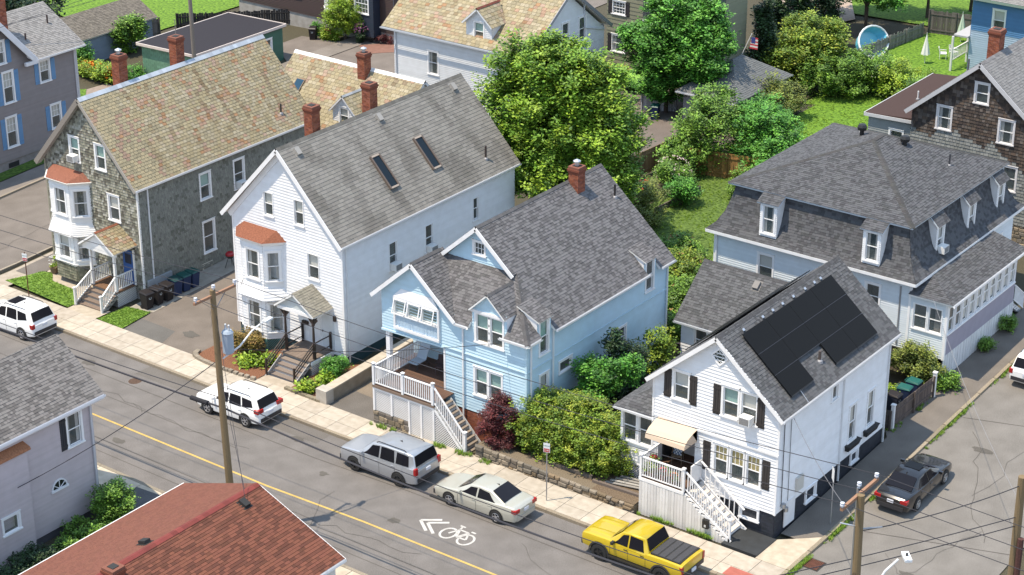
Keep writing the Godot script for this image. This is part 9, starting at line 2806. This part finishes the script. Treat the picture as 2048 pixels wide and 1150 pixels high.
func vehicles() -> void:
	var g := "vehicles parked along the kerbs"
	var tilt := -0.03
	var d := suv(4.57, 1.84, 1.66, 2.66)
	d.lamps[1] = [-2.3, 0.95, 0.72, 0.42, -2.0, 1.14]
	vehicle("white_hatchback", "white compact crossover with red tail lamps behind the transformer pole", "car", gp(-28.5, 5.0), PI, tilt, d, paint_of(Color(0.82, 0.82, 0.81)), g)
	d = suv(4.85, 1.99, 1.84, 2.775, 1.0)
	d.wr = 0.37
	d.rim = Color(0.02, 0.02, 0.02)
	d.cab[4] = [-2.18, 1.78, 0.9, 0.78]
	d.cab[5] = [-2.36, 1.14, 0.9, 0.86]
	d.side[2] = [[-1.2, 0.08], [-1.2, 0.92], [-1.92, 0.9], [-1.98, 0.1]]
	d.lamps[1] = [-2.44, 0.86, 0.86, 0.2, -2.3, 1.2]
	vehicle("silver_suv", "boxy silver sport utility vehicle with black wheels", "car", gp(-18.15, 5.35), PI, -0.02, d, paint_of(Color(0.42, 0.44, 0.47), 0.55, 0.35), g)
	var bs := sedan(4.84, 1.83, 1.47, 2.73)
	bs.bumper = paint_of(Color(0.47, 0.46, 0.4), 0.3, 0.35)
	vehicle("beige_saloon", "pale champagne saloon car parked behind the silver one", "car", gp(-12.35, 5.4), PI, 0.0, bs, paint_of(Color(0.5, 0.49, 0.42), 0.35, 0.35), g)
	d = suv(4.75, 1.92, 1.78, 2.9)
	var ml := vehicle("white_suv", "white sport utility vehicle with sunroof at the left edge", "car", gp(-46.45, 4.2), PI, tilt, d, paint_of(Color(0.82, 0.82, 0.81)), g)
	var b := MB.new()
	b.quad(V(0.15, 1.815, -0.42), V(-0.55, 1.822, -0.42), V(-0.55, 1.822, 0.42), V(0.15, 1.815, 0.42), Color(0.015, 0.015, 0.017))
	put(ml, "sunroof", to_mesh(b), M.tint)
	# pickup
	d = {"wb": 3.26, "wr": 0.41, "belt": 1.16, "rim": Color(0.015, 0.015, 0.015), "flare": 1,
		"body": [[2.64, 0.6, 1.06, 0.86], [2.54, 0.5, 1.15, 0.94], [2.2, 0.48, 1.19, 0.97], [1.0, 0.48, 1.22, 0.97], [0.0, 0.48, 1.2, 0.96], [-0.72, 0.48, 1.2, 0.96], [-1.6, 0.5, 1.24, 0.97], [-2.5, 0.55, 1.24, 0.96], [-2.66, 0.58, 1.22, 0.94]],
		"cab": [[1.2, 1.2, 0.92, 0.86], [0.52, 1.78, 0.94, 0.75], [0.1, 1.85, 0.95, 0.77], [-0.66, 1.83, 0.94, 0.76], [-0.92, 1.22, 0.92, 0.86]],
		"side": [[[0.92, 0.08], [0.45, 0.88], [0.16, 0.94], [0.16, 0.06]], [[0.08, 0.06], [0.08, 0.94], [-0.56, 0.92], [-0.7, 0.1]]],
		"mirror": 0.88, "mirror_paint": M.dark, "handles": [0.24, -0.62], "seams": [1.06, 0.12, -0.8],
		"lamps": [[2.42, 0.86, 0.76, 0.2, 2.6, 0.98], [-2.68, 0.82, 0.86, 0.16, -2.54, 1.16]], "plate": 0.62, "plate_x": -0.05, "rear_lo": 0.1}
	var py := paint_of(Color(0.55, 0.4, 0.012), 0.25, 0.3)
	var tk := vehicle("yellow_pickup", "yellow crew cab pickup truck with black bed cover", "pickup truck", gp(-3.75, 5.15), PI, 0.0, d, py, g)
	b = MB.new()
	b.box(V(-2.5, 1.2, -0.82), V(-0.98, 1.285, 0.82), Color(0.02, 0.02, 0.022))
	put(tk, "bed_cover", to_mesh(b), M.plain)
	for i in 4:
		b = MB.new()
		b.box(V(-2.42 + i * 0.37, 1.286, -0.78), V(-2.42 + i * 0.37 + 0.29, 1.296, 0.78), Color(0.045, 0.045, 0.05))
		put(tk, "cover_panel", to_mesh(b), M.plain)
	for z in [-1.0, 1.0]:
		b = MB.new()
		b.box(V(-1.1, 0.44, z - 0.08), V(1.1, 0.5, z + 0.08), Color(0.06, 0.06, 0.065))
		put(tk, "running_board", to_mesh(b), M.metal)
	b = MB.new()
	for z in [-0.45, 0.45]:
		b.cell([V(2.45, 1.17, z - 0.16), V(2.45, 1.17, z + 0.16), V(1.2, 1.22, z + 0.2), V(1.2, 1.22, z - 0.2), V(2.3, 1.215, z - 0.12), V(2.3, 1.215, z + 0.12), V(1.25, 1.26, z + 0.16), V(1.25, 1.26, z - 0.16)], Color.WHITE)
	put(tk, "bonnet_bulge", smooth_mesh(b), py)
	# black saloon on the side street, nose away
	var bz := sedan(4.9, 1.83, 1.45, 2.82)
	bz.rim = Color(0.5, 0.5, 0.5)
	bz.wr = 0.34
	var lx := vehicle("black_saloon", "glossy black saloon car with sunroof on the side street", "car", gp(3.3, -7.4), PI / 2, 0.045, bz, paint_of(Color(0.012, 0.012, 0.014), 0.2, 0.2), g)
	b = MB.new()
	b.quad(V(0.2, 1.475, -0.4), V(-0.4, 1.482, -0.4), V(-0.4, 1.482, 0.4), V(0.2, 1.475, 0.4), Color(0.004, 0.004, 0.005))
	put(lx, "sunroof", to_mesh(b), M.tint)
	vehicle("white_suv", "white sport utility vehicle cut by the right edge on the side street", "car", gp(3.55, -21.7), PI / 2, 0.04, suv(4.75, 1.9, 1.72, 2.8), paint_of(Color(0.82, 0.82, 0.81)), g)


func _ready() -> void:
	rng.seed = 20240611
	# camera, sky, sun, exposure
	var cam := Camera3D.new()
	cam.name = "camera"
	cam.position = Vector3(37.589, 48.0, 70.261)
	cam.rotation = Vector3(deg_to_rad(-24.203), deg_to_rad(36.69), 0)
	cam.fov = 16.2125
	cam.near = 0.5
	cam.far = 900
	add_child(cam)
	cam.current = true
	var env := Environment.new()
	env.background_mode = Environment.BG_SKY
	var sm := ProceduralSkyMaterial.new()
	sm.sky_top_color = Color(0.6, 0.7, 0.83)
	sm.sky_horizon_color = Color(0.9, 0.92, 0.93)
	sm.sky_curve = 0.16
	sm.ground_bottom_color = Color(0.3, 0.28, 0.25)
	sm.ground_horizon_color = Color(0.6, 0.62, 0.64)
	sm.sky_energy_multiplier = 1.2
	var sky := Sky.new()
	sky.sky_material = sm
	env.sky = sky
	env.tonemap_mode = Environment.TONE_MAPPER_LINEAR
	env.tonemap_exposure = 1.34
	env.sdfgi_enabled = true
	env.ssao_enabled = true
	env.ssil_enabled = true
	var we := WorldEnvironment.new()
	we.environment = env
	add_child(we)
	var sun := DirectionalLight3D.new()
	sun.name = "sun"
	sun.light_energy = 1.5
	sun.light_color = Color(1.0, 0.94, 0.85)
	sun.light_angular_distance = 0.5
	sun.shadow_enabled = true
	add_child(sun)
	sun.look_at_from_position(Vector3(-24, 100, 31), Vector3.ZERO)
	mottle = FastNoiseLite.new()
	mottle.seed = 8
	mottle.frequency = 0.05
	mottle.fractal_octaves = 3
	make_materials()
	setting()
	solar_house()
	blue_house()
	white_house()
	grey_house()
	mansard_house()
	dark_gable_house()
	mauve_house()
	red_roof_house()
	rear_cottage()
	top_slate_house()
	olive_house()
	shutter_house()
	back_buildings()
	yards()
	poles()
	vehicles()
	small_things()
	planting()
